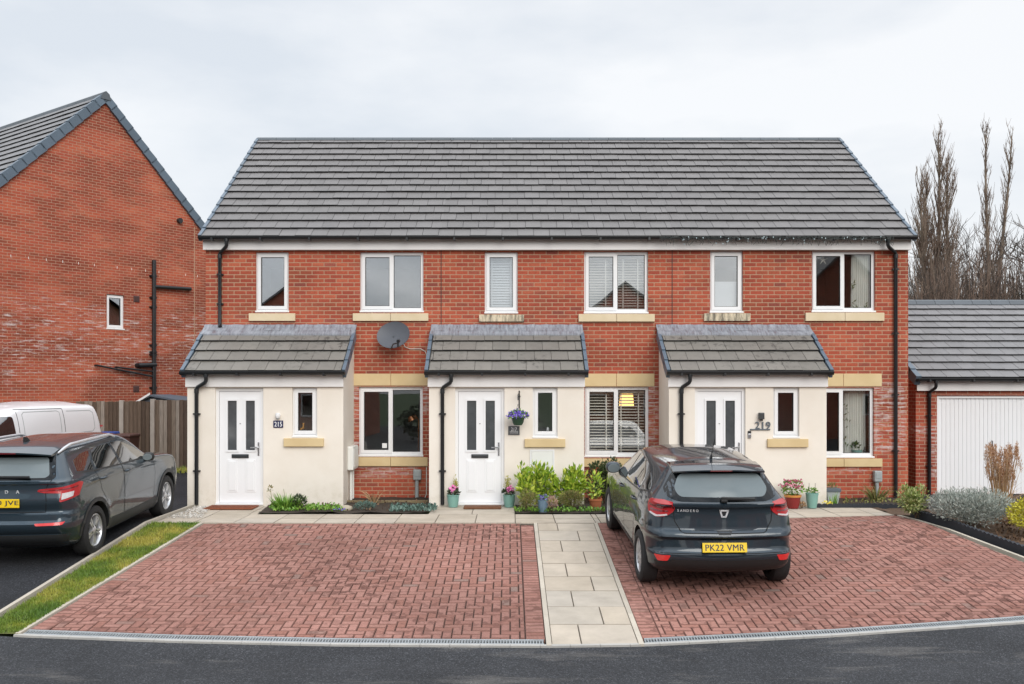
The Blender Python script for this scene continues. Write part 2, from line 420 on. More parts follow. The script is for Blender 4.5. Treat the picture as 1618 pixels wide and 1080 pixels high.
def window(par, x0, x1, z0, z1, y, two=True, glass=None, sash='left', handle=None):
    """white plastic casement set back in its opening; returns the window"""
    fy0, fy1 = y + 0.055, y + 0.125
    mb = MB(); ring_frame(mb, x0, x1, z0 + 0.03, z1, 0.055, fy0, fy1)
    mid = x0 + (x1 - x0) * 0.5
    if two: mb.box(mid - 0.03, mid + 0.03, fy0, fy1, z0 + 0.085, z1 - 0.055)
    win = mb.build('window', UPVC, par)
    g = MB()
    def leaf(a, b, c, e):
        s = MB(); ring_frame(s, a, b, c, e, 0.06, fy0 - 0.018, fy0 + 0.035)
        s.build('casement', UPVC, win)
        q = MB(); ring_frame(q, a + 0.06, b - 0.06, c + 0.06, e - 0.06, 0.009, fy0 - 0.004, fy0 + 0.03); q.build('gasket', DARKGASKET, win)
        g.box(a + 0.069, b - 0.069, fy0 + 0.012, fy0 + 0.020, c + 0.069, e - 0.069)
    def fixed(a, b, c, e):
        q = MB(); ring_frame(q, a, b, c, e, 0.009, fy0 + 0.012, fy0 + 0.04); q.build('gasket', DARKGASKET, win)
        g.box(a + 0.009, b - 0.009, fy0 + 0.024, fy0 + 0.032, c + 0.009, e - 0.009)
    if two:
        leaf(x0 + 0.03, mid + 0.012, z0 + 0.06, z1 - 0.03); fixed(mid + 0.03, x1 - 0.055, z0 + 0.085, z1 - 0.055)
    else: leaf(x0 + 0.03, x1 - 0.03, z0 + 0.06, z1 - 0.03)
    g.build('pane', glass or GLASS, win)
    c = MB(); c.bevbox(x0 - 0.01, x1 + 0.01, y - 0.012, fy0 + 0.05, z0 - 0.002, z0 + 0.03, 0.006); c.build('window_board', UPVC, win)
    d_ = MB(); d_.box(x0, x1, y + 0.004, y + 0.03, z0 - 0.012, z0 - 0.002); d_.build('drip_gap', DARKGASKET, win)
    if handle:
        hx, hz = handle; h = MB(); h.tube([(hx, fy0 + 0.075, hz), (hx + 0.012, fy0 + 0.09, hz + 0.02), (hx - 0.03, fy0 + 0.09, hz - 0.09)], 0.009, 6); h.build('handle', UPVC, win)
    return win
def stone(par, x0, x1, z0, z1, y, proud, m, joint=None):
    mb = MB()
    if joint: mb.bevbox(x0, joint - 0.003, y - proud, y + 0.05, z0, z1, 0.006); mb.bevbox(joint + 0.003, x1, y - proud, y + 0.05, z0, z1, 0.006)
    else: mb.bevbox(x0, x1, y - proud, y + 0.05, z0, z1, 0.006)
    return mb
def tiled(mb, O, U, S, N, width, slope, gauge=0.335, tw=0.295, th=0.022, first=0.0, dark=None):
    """courses of single tiles: O eaves corner, U along the eaves, S up the slope, N outwards"""
    O, U, S, N = Vector(O), Vector(U), Vector(S), Vector(N)
    n = int(math.ceil((slope - 0.04) / gauge)); rnd = random.Random(int(width * 100))
    for i in range(n):
        s0 = i * gauge; s1 = min(s0 + gauge + 0.06, slope)
        x = -tw * (0.5 if i % 2 else 0.0) - first
        while x < width:
            a, b = max(x + 0.0035, 0), min(x + tw - 0.0035, width); x += tw
            if b - a < 0.02: continue
            j = rnd.uniform(-0.003, 0.003); k = rnd.uniform(-0.004, 0.004)
            h0, h1 = th + 0.028 + j, th * 0.35 + j
            vs = [O + U*a + S*(s0+k) + N*(h0-th), O + U*b + S*(s0+k) + N*(h0-th), O + U*b + S*s1 + N*(h1-th), O + U*a + S*s1 + N*(h1-th),
                  O + U*a + S*(s0+k) + N*h0, O + U*b + S*(s0+k) + N*h0, O + U*b + S*s1 + N*h1, O + U*a + S*s1 + N*h1]
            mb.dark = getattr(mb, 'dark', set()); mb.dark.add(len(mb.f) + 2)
            mb.add(vs, ((0,3,2,1),(4,5,6,7),(0,1,5,4),(1,2,6,5),(2,3,7,6),(3,0,4,7)))
def verge(mb, O, U, S, N, slope, gauge=0.335, wdt=0.09, side=1, drop=0.12):
    """stepped verge caps along a roof edge"""
    O, U, S, N = Vector(O), Vector(U), Vector(S), Vector(N)
    n = int(math.ceil((slope - 0.04) / gauge))
    for i in range(n):
        s0, s1 = i * gauge - 0.01, min((i + 1) * gauge + 0.03, slope)
        a, b = (-wdt * 0.35, wdt * 0.65)
        if side > 0: a, b = -b, -a
        h = 0.066; M_ = lambda u, s, hh: O + U * u + S * s + N * hh
        vs = [M_(a, s0, -drop), M_(b, s0, -drop), M_(b, s1, -drop - 0.02), M_(a, s1, -drop - 0.02), M_(a, s0, h), M_(b, s0, h), M_(b, s1, h - 0.022), M_(a, s1, h - 0.022)]
        mb.add(vs, ((0,3,2,1),(4,5,6,7),(0,1,5,4),(1,2,6,5),(2,3,7,6),(3,0,4,7)))
def half_gutter(par, x0, x1, y, z, r=0.055, brackets=0.9, cap0=True, cap1=True):
    mb = MB(); n = 8
    ring = [(y - r * math.cos(math.pi * k / n), z - r * math.sin(math.pi * k / n)) for k in range(n + 1)]
    ring2 = [(y - (r - 0.005) * math.cos(math.pi * k / n), z - (r - 0.005) * math.sin(math.pi * k / n)) for k in range(n, -1, -1)]
    pr = ring + ring2
    mb.prism(pr, x0, x1, lambda u, v, d: (d, u, v))
    mb.box(x0, x1, y - r - 0.006, y - r + 0.008, z - 0.005, z + 0.012)
    for f, cx_ in ((cap0, x0), (cap1, x1)):
        if f: mb.prism(ring, cx_ - 0.004, cx_ + 0.004, lambda u, v, d: (d, u, v))
    g = mb.build('gutter', BLACK, par)
    x = x0 + 0.25
    while x < x1 - 0.1:
        b = MB(); b.box(x - 0.018, x + 0.018, y - r - 0.01, y + r + 0.02, z - r - 0.012, z - 0.02); b.build('bracket', BLACK, g); x += brackets
    return g
def downpipe(par, xo, yo, zo, xp, yp, z1, shoe=False, clips=()):
    mb = MB(); r = 0.034
    mb.tube([(xo, yo, zo + 0.03), (xo, yo, zo - 0.04)], 0.042, 12)
    pts = [(xo, yo, zo - 0.03), (xo, yo, zo - 0.11), (xo + (xp - xo) * .12, yo + (yp - yo) * .12, zo - 0.145), (xo + (xp - xo) * .88, yo + (yp - yo) * .88, zo - 0.22),
           (xp, yp, zo - 0.26), (xp, yp, z1)]
    if shoe: pts[-1] = (xp, yp, z1 + 0.06); pts.append((xp + 0.02, yp - 0.05, z1))
    mb.tube(pts, r, 12)
    mb.tube([(xp, yp, zo - 0.25), (xp, yp, zo - 0.33)], r + 0.007, 12)
    for c in clips:
        mb.tube([(xp, yp, c - 0.015), (xp, yp, c + 0.015)], r + 0.006, 12); mb.box(xp - 0.062, xp + 0.062, yp - 0.008, yp + 0.035, c - 0.012, c + 0.012)
    return mb.build('downpipe', BLACK, par, smooth=40)
def text_mesh(body, height=None, width=None, depth=0.003, bold=False):
    cu = bpy.data.curves.new('lettering', 'FONT'); cu.body = body; cu.size = 1.0; cu.extrude = 0.02; cu.align_x = 'CENTER'; cu.align_y = 'CENTER'; cu.resolution_u = 4
    cu.space_character = 1.06
    o = bpy.data.objects.new('lettering', cu); COL.objects.link(o)
    bpy.context.view_layer.update(); dg = bpy.context.evaluated_depsgraph_get()
    me = bpy.data.meshes.new_from_object(o.evaluated_get(dg))
    vs = [v.co.copy() for v in me.vertices]; fs = [tuple(p.vertices) for p in me.polygons]
    bpy.data.objects.remove(o); bpy.data.curves.remove(cu); bpy.data.meshes.remove(me)
    x0, x1 = min(v.x for v in vs), max(v.x for v in vs); y0, y1 = min(v.y for v in vs), max(v.y for v in vs)
    sx = width / (x1 - x0) if width else None; sy = height / (y1 - y0) if height else None
    sx = sx or sy; sy = sy or sx
    return [Vector(((v.x - (x0 + x1) / 2) * sx, (v.y - (y0 + y1) / 2) * sy, v.z / 0.02 * depth)) for v in vs], fs
def put_text(mb, body, pos, height=None, width=None, depth=0.003, M=None, bold=False):
    vs, fs = text_mesh(body, height, width, depth, bold)
    if M is None: M = Matrix.Translation(pos) @ Matrix.Rotation(R(90), 4, 'X')
    if bold:                                   # a second, slightly shifted impression thickens the strokes
        k = (max(v.y for v in vs) - min(v.y for v in vs)) * .035
        mb.add([M @ (v + Vector((k, 0, -depth * .12))) for v in vs], fs)
    return mb.add([M @ v for v in vs], fs)
# ------------------------------------------------------------------ the terrace of three houses
ZE, YE, ZR, YR = 4.86, 17.48, 7.75, 21.53
SL = math.hypot(YR - YE, ZR - ZE); SS = Vector((0, (YR - YE) / SL, (ZR - ZE) / SL)); SN = Vector((0, -SS.z, SS.y))
X0, X1, X2, X3 = wx(325, DF), wx(698, DF), wx(1063, DF), wx(1435, DF)
def door(par, x0, x1, z0, z1, y, mats=DOORW):
    W = x1 - x0; fy = y + 0.05
    f = MB(); t = 0.055
    f.box(x0, x0 + t, fy, fy + 0.07, z0, z1); f.box(x1 - t, x1, fy, fy + 0.07, z0, z1); f.box(x0 + t, x1 - t, fy, fy + 0.07, z1 - t, z1)
    ly = fy + 0.02
    lx0, lx1, lz0, lz1 = x0 + t + .004, x1 - t - .004, z0 + 0.035, z1 - t - .004
    holes = [(x0 + .215 * W/.9, x0 + .385 * W/.9, z0 + .96, z0 + 1.83), (x0 + .555 * W/.9, x0 + .725 * W/.9, z0 + .96, z0 + 1.83)]
    m = MB(); wall_grid(m, lx0, lx1, lz0, lz1, holes, ly, 0.03)
    m.quad((lx0, ly, lz0), (lx0, ly + .04, lz0), (lx0, ly + .04, lz1), (lx0, ly, lz1)); m.quad((lx0, ly, lz1), (lx1, ly, lz1), (lx1, ly + .04, lz1), (lx0, ly + .04, lz1))
    m.quad((lx1, ly + .04, lz0), (lx1, ly, lz0), (lx1, ly, lz1), (lx1, ly + .04, lz1))
    for h in holes:                                            # glazing beads
        b = 0.032
        m.box(h[0] - b, h[0], ly - .014, ly - .001, h[2] - b, h[3] + b); m.box(h[1], h[1] + b, ly - .014, ly - .001, h[2] - b, h[3] + b)
        m.box(h[0], h[1], ly - .014, ly - .001, h[3], h[3] + b); m.box(h[0], h[1], ly - .014, ly - .001, h[2] - b, h[2])
    for a, b in ((.20, .40), (.54, .74)):                      # moulded lower panels
        pa, pb, pz0, pz1 = x0 + a * W/.9, x0 + b * W/.9, z0 + .22, z0 + .80
        m.bevbox(pa, pb, ly - .008, ly + .004, pz0, pz1, .006); m.bevbox(pa + .03, pb - .03, ly - .016, ly, pz0 + .03, pz1 - .03, .008)
    dr = m.build('door', mats, par)
    f.build('frame', UPVC, dr)
    g = MB()
    for h in holes: g.box(h[0], h[1], ly + .012, ly + .02, h[2], h[3])
    g.build('glazing', OBSC, dr)
    l = MB(); cx_ = (x0 + x1) / 2; l.bevbox(cx_ - .15, cx_ + .15, ly - .02, ly, z0 + .82, z0 + .888, .006); l.bevbox(cx_ - .125, cx_ + .125, ly - .027, ly - .018, z0 + .838, z0 + .87, .004); l.build('letter_plate', DKMETAL, dr)
    h = MB(); hx = x1 - t - .045; h.bevbox(hx - .014, hx + .014, ly - .012, ly, z0 + .86, z0 + 1.10, .004)
    h.tube([(hx, ly - .01, z0 + 1.01), (hx, ly - .05, z0 + 1.01), (hx - .02, ly - .06, z0 + 1.01), (hx - .13, ly - .055, z0 + 1.008)], .011, 8); h.build('handle', CHROME, dr)
    s = MB(); s.bevbox(x0, x1, y - .02, fy + .07, z0 - .005, z0 + .032, .006); s.build('threshold', UPVC, dr)
    d_ = MB(); d_.box(cx_ - .012, cx_ + .012, ly - .008, ly - .001, z0 + 1.42, z0 + 1.43); d_.build('spyhole', DKMETAL, dr)
    return dr
def blinds(win, x0, x1, z0, z1, y, m, pitch=0.05, tilt=25, tapes=(), slatw=.045):
    mb = MB(); z = z0
    while z < z1:
        M = Matrix.Translation((0, y, z)) @ Matrix.Rotation(R(tilt), 4, 'X')
        mb.box(x0, x1, -slatw / 2, slatw / 2, -.0015, .0015, M); z += pitch
    for tx in tapes: mb.box(tx - .012, tx + .012, y - .03, y - .026, z0, z1)
    mb.box(x0, x1, y - .03, y + .03, z1 - .02, z1 + .03)
    return mb.build('blind', m, win)
def curtain(win, x0, x1, z0, z1, y, leafs=True, seed=1):
    rnd = random.Random(seed); vs, fs = [], []; n = 60
    for i in range(n + 1):
        x = lerp(x0, x1, i / n); yy = y + .035 * math.sin(i * .95 + .6 * math.sin(i * .21))
        vs += [(x, yy, z0), (lerp(x, (x0+x1)/2, .06), yy, z1)]
    for i in range(n): fs.append((2*i, 2*i + 2, 2*i + 3, 2*i + 1))
    mb = MB().add(vs, fs); c = mb.build('curtain', CURT, win, smooth=True)
    return c

def house(name, label, xa, xb, porch, pdoor, pwin, psill, wins, left_end, right_end, pdp, gutter_caps):
    root = thing(name, label, 'house', ((xa + xb) / 2, DF, 0), 0, 'terraced houses in the row')
    holes = []
    W = []
    for kind, a, b, t, bt in wins:
        q = (wx(a, DF), wx(b, DF), wz(bt, DF), wz(t, DF)); W.append(q); holes.append(q)
    m = MB(); wall_grid(m, xa, xb, -.4, 4.70, holes, DF, .32)
    yb = 2 * YR - DF
    if left_end: m.add([(xa, yb, -.4), (xa, DF, -.4), (xa, DF, 4.95), (xa, YR, 7.62), (xa, yb, 4.95)], [(0, 1, 2, 3, 4)])
    if right_end: m.add([(xb, DF, -.4), (xb, yb, -.4), (xb, yb, 4.95), (xb, YR, 7.62), (xb, DF, 4.95)], [(0, 1, 2, 3, 4)])
    if not left_end: m.quad((xa, yb, -.4), (xa, DF, -.4), (xa, DF, 4.7), (xa, yb, 4.7))
    if not right_end: m.quad((xb, DF, -.4), (xb, yb, -.4), (xb, yb, 4.7), (xb, DF, 4.7))
    m.quad((xb, yb, -.4), (xa, yb, -.4), (xa, yb, 4.9), (xb, yb, 4.9))
    m.quad((xa, DF, 4.70), (xb, DF, 4.70), (xb, DF + .3, 4.95), (xa, DF + .3, 4.95))
    m.build('wall', BRICK, root)
    r = MB(); room(r, xa + .12, xb - .12, DF + .32, DF + 4.3, .02, 2.4); room(r, xa + .12, xb - .12, DF + .32, DF + 4.3, 2.62, 4.85); r.build('interior', PLASTER, root)
    # roof, back slope included
    t = MB(); ea = xa - (.05 if left_end else 0); eb = xb + (.05 if right_end else 0)
    tiled(t, (ea, YE, ZE), (1, 0, 0), SS, SN, eb - ea, SL, first=((ea - X0 + .05) % .295))
    t.quad((eb, 2*YR - YE, ZE), (ea, 2*YR - YE, ZE), (ea, YR, ZR), (eb, YR, ZR))
    t.quad((ea, YE + .05, ZE - .01), (eb, YE + .05, ZE - .01), (eb, YR, ZR - .05), (ea, YR, ZR - .05))
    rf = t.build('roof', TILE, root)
    rd = MB(); x = ea
    while x < eb - .02:
        x2 = min(x + .44, eb)
        rd.prism([(YR - .11, ZR - .035), (YR - .06, ZR + .03), (YR, ZR + .05), (YR + .06, ZR + .03), (YR + .11, ZR - .035)], x + .003, x2 - .003, lambda u, v, dd: (dd, u, v)); x = x2
    rd.build('ridge', RIDGEM, rf)
    if left_end or right_end:
        v = MB()
        if left_end: verge(v, (ea, YE, ZE), (1, 0, 0), SS, SN, SL, wdt=.06, side=-1, drop=.06)
        else: verge(v, (eb, YE, ZE), (1, 0, 0), SS, SN, SL, wdt=.06, side=1, drop=.06)
        v.build('verge_cap', VERGE, rf)
    f = MB(); f.box(xa - (.02 if left_end else 0), xb + (.02 if right_end else 0), DF - .10, DF - .08, 4.655, 4.85); f.box(xa - (.02 if left_end else 0), xb + (.02 if right_end else 0), DF - .08, DF - .002, 4.655, 4.67)
    f.build('fascia', FASCIA, root)
    half_gutter(root, ea + (0 if left_end else .001), eb - (0 if right_end else .001), YE - .035, 4.875, cap0=left_end, cap1=right_end)
    # porch
    pa, pb = porch; p0, p1, dz1 = wx(pdoor[0], DP), wx(pdoor[1], DP), 2.075
    h = [(p0, p1, 0.02, dz1), (wx(pwin[0], DP), wx(pwin[1], DP), wz(pwin[3], DP), wz(pwin[2], DP))]
    pm = MB(); wall_grid(pm, pa, pb, -.3, 2.30, h, DP, .24)
    for X, s in ((pa, -1), (pb, 1)):
        q = [(X, DP, -.3), (X, DF, -.3), (X, DF, 3.05), (X, DP, 2.30)]
        pm.add(q if s > 0 else q[::-1], [(0, 1, 2, 3)])
    pw = pm.build('porch_wall', RENDER, root)
    ri = MB(); room(ri, pa + .1, pb - .1, DP + .24, DF - .02, .01, 2.28); ri.build('porch_interior', PLASTER, root)
    ye, ze, yt, zt = 16.41, 2.345, DF - .004, 3.20
    sl = math.hypot(yt - ye, zt - ze); S = Vector((0, (yt - ye) / sl, (zt - ze) / sl)); N = Vector((0, -S.z, S.y))
    o = .045
    pt = MB(); tiled(pt, (pa - o + .06, ye, ze), (1, 0, 0), S, N, pb - pa + 2*o - .12, sl - .12, gauge=.335, tw=.30, first=.11)
    pt.quad((pa - o, ye + .03, ze - .012), (pb + o, ye + .03, ze - .012), (pb + o, yt, zt - .03), (pa - o, yt, zt - .03))
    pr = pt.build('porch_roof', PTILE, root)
    pv = MB(); verge(pv, (pa - o, ye, ze), (1, 0, 0), S, N, sl - .2, wdt=.06, side=-1, drop=.10); pv.build('verge_cap', VERGE, pr); pv = MB(); verge(pv, (pb + o, ye, ze), (1, 0, 0), S, N, sl - .2, wdt=.06, side=1, drop=.10)
    pv.build('verge_cap', VERGE, pr)
    fl = MB(); b0 = Vector((0, ye, ze)) + S * (sl - .30) + N * .052; b1 = Vector((0, ye, ze)) + S * (sl - .03) + N * .04
    n = 40
    for i in range(n):
        a, b = lerp(pa - o - .01, pb + o + .01, i / n), lerp(pa - o - .01, pb + o + .01, (i + 1) / n)
        w0 = .004 * math.sin(i * 1.7); w1 = .004 * math.sin((i + 1) * 1.7)
        fl.quad((a, b0.y - .0, b0.z + w0), (b, b0.y, b0.z + w1), (b, b1.y, b1.z), (a, b1.y, b1.z))
        fl.quad((a, b1.y, b1.z), (b, b1.y, b1.z), (b, DF - .006, b1.z + .05 + w1), (a, DF - .006, b1.z + .05 + w0))
    fl.quad((pa - o - .01, b0.y, b0.z - .03), (pb + o + .01, b0.y, b0.z - .03), (pb + o + .01, b0.y, b0.z + .002), (pa - o - .01, b0.y, b0.z + .002))
    fl.build('flashing', LEAD, pr)
    pf = MB(); pf.box(pa - .02, pb + .01, DP - .05, DP - .03, 2.095, 2.31); pf.box(pa - .02, pb + .01, DP - .03, DP - .001, 2.095, 2.11); pf.build('porch_fascia', FASCIA, root)
    half_gutter(root, pa - o - .02, pb + o + .01, ye - .03, 2.355, brackets=.75)
    xo, xp = wx(pdp[0], 16.4), wx(pdp[1], 16.5)
    downpipe(root, xo, ye - .03, 2.31, xp, DP - .045, .03, clips=(.62, 1.62))
    door(root, p0, p1, 0.02, dz1, DP)
    pwn = window(root, *h[1], DP, two=False)
    stone(pwn, wx(psill[0], DP), wx(psill[1], DP), wz(psill[3], DP), wz(psill[2], DP), DP, .055, STONE).build('stone_sill', STONE, pwn)
    return root, W, pwn, h
PA = (wx(296, DP), wx(542.5, DP)); PB = (wx(678, DP), wx(923, DP)); PC = (wx(1057, DP), wx(1306, DP))
WA = [('s', 404, 456, 398, 493), ('w', 569, 669, 398, 493), ('w', 567, 668, 611, 721)]
WB = [('s', 766, 818, 398, 495), ('w', 923, 1024, 397, 495), ('w', 924, 1025, 611, 722)]
WC = [('s', 1122, 1174, 396, 494), ('w', 1283, 1383, 396, 493), ('w', 1281, 1381, 612, 723)]
hA, wA, pwA, hhA = house('terraced_house', 'left end house of the brick terrace with a navy 215 plaque by its door', X0, X1, PA, (340, 416), (462, 501, 612, 691), (449, 512, 692, 705), WA, True, False, (326, 310), 0)
hB, wB, pwB, hhB = house('terraced_house', 'middle house of the brick terrace with number 217 and a flower basket by its door', X1, X2, PB, (719, 797), (842, 881, 612, 692), (829, 893, 693, 706), WB, False, False, (713, 699), 0)
hC, wC, pwC, hhC = house('terraced_house', 'right end house of the brick terrace with large figures 219 beside its door', X2, X3, PC, (1098, 1178), (1222, 1263, 612, 692), (1212, 1276, 693, 706), WC, False, True, (1090, 1077), 0)
def dress(h, W, small_sill, wide_sill, low_sill, lint, gl, smallmat):
    a = window(h, *W[0], DF, two=False, glass=gl[0]); stone(a, wx(small_sill[0], DF), wx(small_sill[1], DF), wz(small_sill[3], DF), wz(small_sill[2], DF), DF, .05, smallmat).build('stone_sill', smallmat, a)
    b = window(h, *W[1], DF, glass=gl[1]); stone(b, wx(wide_sill[0], DF), wx(wide_sill[1], DF), wz(wide_sill[3], DF), wz(wide_sill[2], DF), DF, .05, STONEP, wx((wide_sill[0] + wide_sill[1]) / 2, DF)).build('stone_sill', STONEP, b)
    c = window(h, *W[2], DF, glass=gl[2]); stone(c, wx(low_sill[0], DF), wx(low_sill[1], DF), wz(low_sill[3], DF), wz(low_sill[2], DF), DF, .045, STONE, wx((low_sill[0] + low_sill[1]) / 2, DF)).build('stone_sill', STONE, c)
    stone(c, wx(lint[0], DF), wx(lint[1], DF), wz(lint[3], DF), wz(lint[2], DF), DF, .012, STONE, wx((lint[0] + lint[1]) / 2, DF)).build('stone_lintel', STONE, c)
    return a, b, c
a1, a2, a3 = dress(hA, wA, (394, 467, 495, 507), (558, 677, 495, 507), (559, 676, 722, 736), (559, 676, 590, 609), (GLASSR, GLASSR, GLASS), STONEP)
b1, b2, b3 = dress(hB, wB, (757, 828, 497, 508), (914, 1034, 496, 508), (914, 1034, 724, 737), (914, 1034, 590, 610), (GLASSR, GLASSR, GLASS), STONED)
c1, c2, c3 = dress(hC, wC, (1112, 1185, 495, 507), (1272, 1396, 494, 507), (1272, 1393, 724, 737), (1272, 1393, 590, 610), (GLASSR, GLASS, GLASS), STONED)
# main downpipes
downpipe(hA, wx(358, 17.45), YE - .035, 4.83, wx(347, 17.62), DF - .045, 3.22, shoe=True, clips=(3.65, 4.2))
downpipe(hC, wx(1403, 17.45), YE - .035, 4.83, wx(1416, 17.62), DF - .045, .02, clips=(.9, 1.95, 3.1, 4.3))
# movement joints, air bricks
for h, px in ((hA, 697), (hB, 1062)):
    X = wx(px, DF); j = MB(); j.box(X - .007, X + .007, DF - .003, DF + .01, 3.27, 4.655); j.build('movement_joint', DARKGASKET, h)
AIR = simple('terracotta air brick', (0.33, 0.035, 0.02), 0.7)
for h, px, py in ((hA, 624, 789), (hC, 1352, 793)):
    X, Z = wx(px, DF), wz(py, DF); j = MB(); j.bevbox(X - .11, X + .11, DF - .012, DF + .02, Z - .035, Z + .035, .004)
    j.build('air_brick', AIR, h)
# things seen through the panes
yb = DF + .20
blinds(b1, wB[0][0] + .07, wB[0][1] - .07, wB[0][2] + .06, wB[0][3] - .1, yb - .02, BLINDW, .05, 62, (wB[0][0] + .13, wB[0][1] - .13))
m_ = (wB[1][0] + wB[1][1]) / 2
blinds(b2, wB[1][0] + .05, wB[1][1] - .05, wB[1][2] + .06, wB[1][3] - .1, yb, BLIND, .05, 30, (wB[1][0] + .42, m_ + .15, wB[1][1] - .17))
m_ = (wB[2][0] + wB[2][1]) / 2
blinds(b3, wB[2][0] + .05, wB[2][1] - .05, wB[2][2] + .07, wB[2][3] - .1, yb, BLIND, .055, 24, (wB[2][0] + .42, m_ + .10, wB[2][1] - .17))
mb = MB(); mb.box(wC[0][0] + .08, wC[0][1] - .08, yb - .06, yb - .056, wC[0][2] + .06, wC[0][2] + .57); mb.box(wC[0][0] + .08, wC[0][1] - .08, yb - .07, yb - .05, wC[0][2] + .57, wC[0][2] + .60); mb.build('blind', BLINDW, c1)
curtain(c2, wx(1349, DF), wx(1380, DF), wC[1][2] - .1, wC[1][3] + .02, yb - .04, seed=3)
curtain(c2, wx(1284, DF), wx(1290, DF), wC[1][2] - .1, wC[1][3] + .02, yb - .04, seed=4)
curtain(c3, wx(1340, DF), wx(1376, DF), wC[2][2] - .1, wC[2][3] + .02, yb + .06, seed=5)
def leafprint(par, pts, y):
    rnd = random.Random(9); mb = MB()
    for px, py, n, s in pts:
        for k in range(n):
            x, z = wx(px, DF) + rnd.uniform(-s, s) * .5, wz(py, DF) + rnd.uniform(-s, s)
            a = rnd.uniform(0, 3.14); l = rnd.uniform(.02, .045); dx, dz = math.cos(a) * l, math.sin(a) * l
            mb.add([(x - dx, y, z - dz), (x - dz * .3, y - .002, z + dx * .3), (x + dx, y, z + dz), (x + dz * .3, y - .002, z - dx * .3)], [(0, 1, 2, 3)])
    return mb.build('leaf_print', CURTLEAF, par)
leafprint(c2, [(1353, 447, 8, .09), (1356, 478, 5, .08), (1352, 482, 5, .06), (1372, 482, 5, .06)], yb - .085)
leafprint(c3, [(1343, 650, 12, .2), (1341, 690, 10, .2)], yb + .015)
WARM = simple('warm white star', (0.8, 0.75, 0.65), 0.6)
s_ = MB(); X, Z = wx(1306, DF), wz(408, DF)
for k in range(5):
    a = R(90 + 72 * k); s_.tube([(X, yb, Z), (X + .09 * math.cos(a), yb, Z + .09 * math.sin(a))], [.016, .006], 6)
tag(s_.build('star_ornament', WARM, smooth=True), 'small pale five armed star hanging inside an upper right bedroom window', 'ornament')
TEAL = simple('teal glaze', (0.20, 0.38, 0.33), 0.35, 0.1, 5)
LEAFD = simple('house plant leaf', (0.05, 0.11, 0.03), 0.5, 0.3, 8, 0.3)
sx, sz = wx(1354, DF + .2), wC[2][2] + .035
root = thing('plant_pot', 'pale teal pot with a small leafy plant inside the lower right window of number 219', 'plant pot', (sx, DF + .2, sz))
p_ = MB(); p_.lathe([(.001, 0), (.075, 0), (.10, .10), (.095, .10), (.07, .02)], Matrix.Translation((sx, DF + .2, sz))); p_.build('pot', TEAL, root, smooth=40)
def leaves(mb, n, c, rad, size, rnd, up=.5, asp=.5, lo=-.2, shell=.55):
    c = Vector(c); rad = Vector(rad)
    for _ in range(n):
        while True:
            d_ = Vector((rnd.uniform(-1, 1), rnd.uniform(-1, 1), rnd.uniform(-1, 1)))
            if .05 < d_.length <= 1 and d_.z > lo: break
        r_ = d_.length; d_.normalize(); k = lerp(shell, 1, r_ ** .7)
        p = c + Vector((d_.x * rad.x, d_.y * rad.y, d_.z * rad.z)) * k * rnd.uniform(.8, 1.05)
        ax = (d_ + Vector((rnd.gauss(0, .5), rnd.gauss(0, .5), rnd.gauss(0, .4) + up))).normalized()
        side = ax.cross(Vector((rnd.gauss(0, 1), rnd.gauss(0, 1), rnd.gauss(0, 1)))).normalized()
        nn = ax.cross(side); l = size * rnd.uniform(.6, 1.25); w_ = l * asp * .5
        mb.add([p, p + ax * l * .5 + side * w_ + nn * l * .08, p + ax * l, p + ax * l * .5 - side * w_ + nn * l * .08], [(0, 1, 2, 3)])
rnd = random.Random(5)
l_ = MB(); leaves(l_, 60, (sx - .02, DF + .2, sz + .16), (.07, .06, .08), .05, rnd, .4, .7); l_.build('foliage', LEAFD, root)
b_ = MB(); X = wx(1366.5, DF + .2); b_.lathe([(.001, 0), (.028, 0), (.028, .09), (.01, .13), (.01, .16), (.001, .16)], Matrix.Translation((X, DF + .2, sz)), 12)
tag(b_.build('bottle', DKMETAL, smooth=40), 'small dark bottle standing on a window ledge beside a teal pot', 'bottle')
# giraffe-like ornament, little white figure, floor lamp, sticker, ceiling lamp
OR_ = simple('orange ornament', (0.55, 0.30, 0.10), 0.5)
X, Z = wx(478.5, DP + .2), hhA[1][2] + .10
o_ = MB(); o_.tube([(X - .03, DP + .2, Z), (X - .03, DP + .2, Z + .05), (X + .01, DP + .2, Z + .06), (X + .012, DP + .2, Z + .12), (X + .02, DP + .2, Z + .14), (X - .015, DP + .2, Z + .135)], [.018, .02, .022, .014, .016, .008], 8)
tag(o_.build('animal_ornament', OR_, smooth=True), 'small orange long necked ornament inside the little window beside plaque 215', 'ornament')
X, Z = wx(865.5, DP + .2), hhB[1][2] + .09
o_ = MB(); o_.lathe([(.001, 0), (.03, 0), (.035, .03), (.022, .06), (.026, .08), (.001, .10)], Matrix.Translation((X, DP + .2, Z)), 12)
tag(o_.build('figurine', UPVC, smooth=True), 'little white rounded figurine inside the small porch window beside the flower basket', 'ornament')
COP = simple('copper lamp', (0.55, 0.24, 0.12), 0.3, 0.1, 5, Metallic=0.8)
X, Y = wx(660, DF + .8), DF + .8
root = thing('floor_lamp', 'thin copper floor lamp standing inside the lower window of number 215', 'lamp', (X, Y, .03))
o_ = MB(); o_.lathe([(.001, 0), (.13, 0), (.13, .02), (.001, .025)], Matrix.Translation((X, Y, .03))); o_.build('base', COP, root, smooth=40)
o_ = MB(); o_.tube([(X, Y, .05), (X + .02, Y, 1.45), (X - .06, Y, 1.55)], .012, 8); o_.build('pole', COP, root, smooth=40)
o_ = MB(); o_.lathe([(.02, .1), (.06, .09), (.09, .0), (.08, .0)], Matrix.Translation((X - .1, Y - .02, 1.44)) @ Matrix.Rotation(R(-25), 4, 'Y')); o_.build('lamp_shade', COP, root, smooth=40)
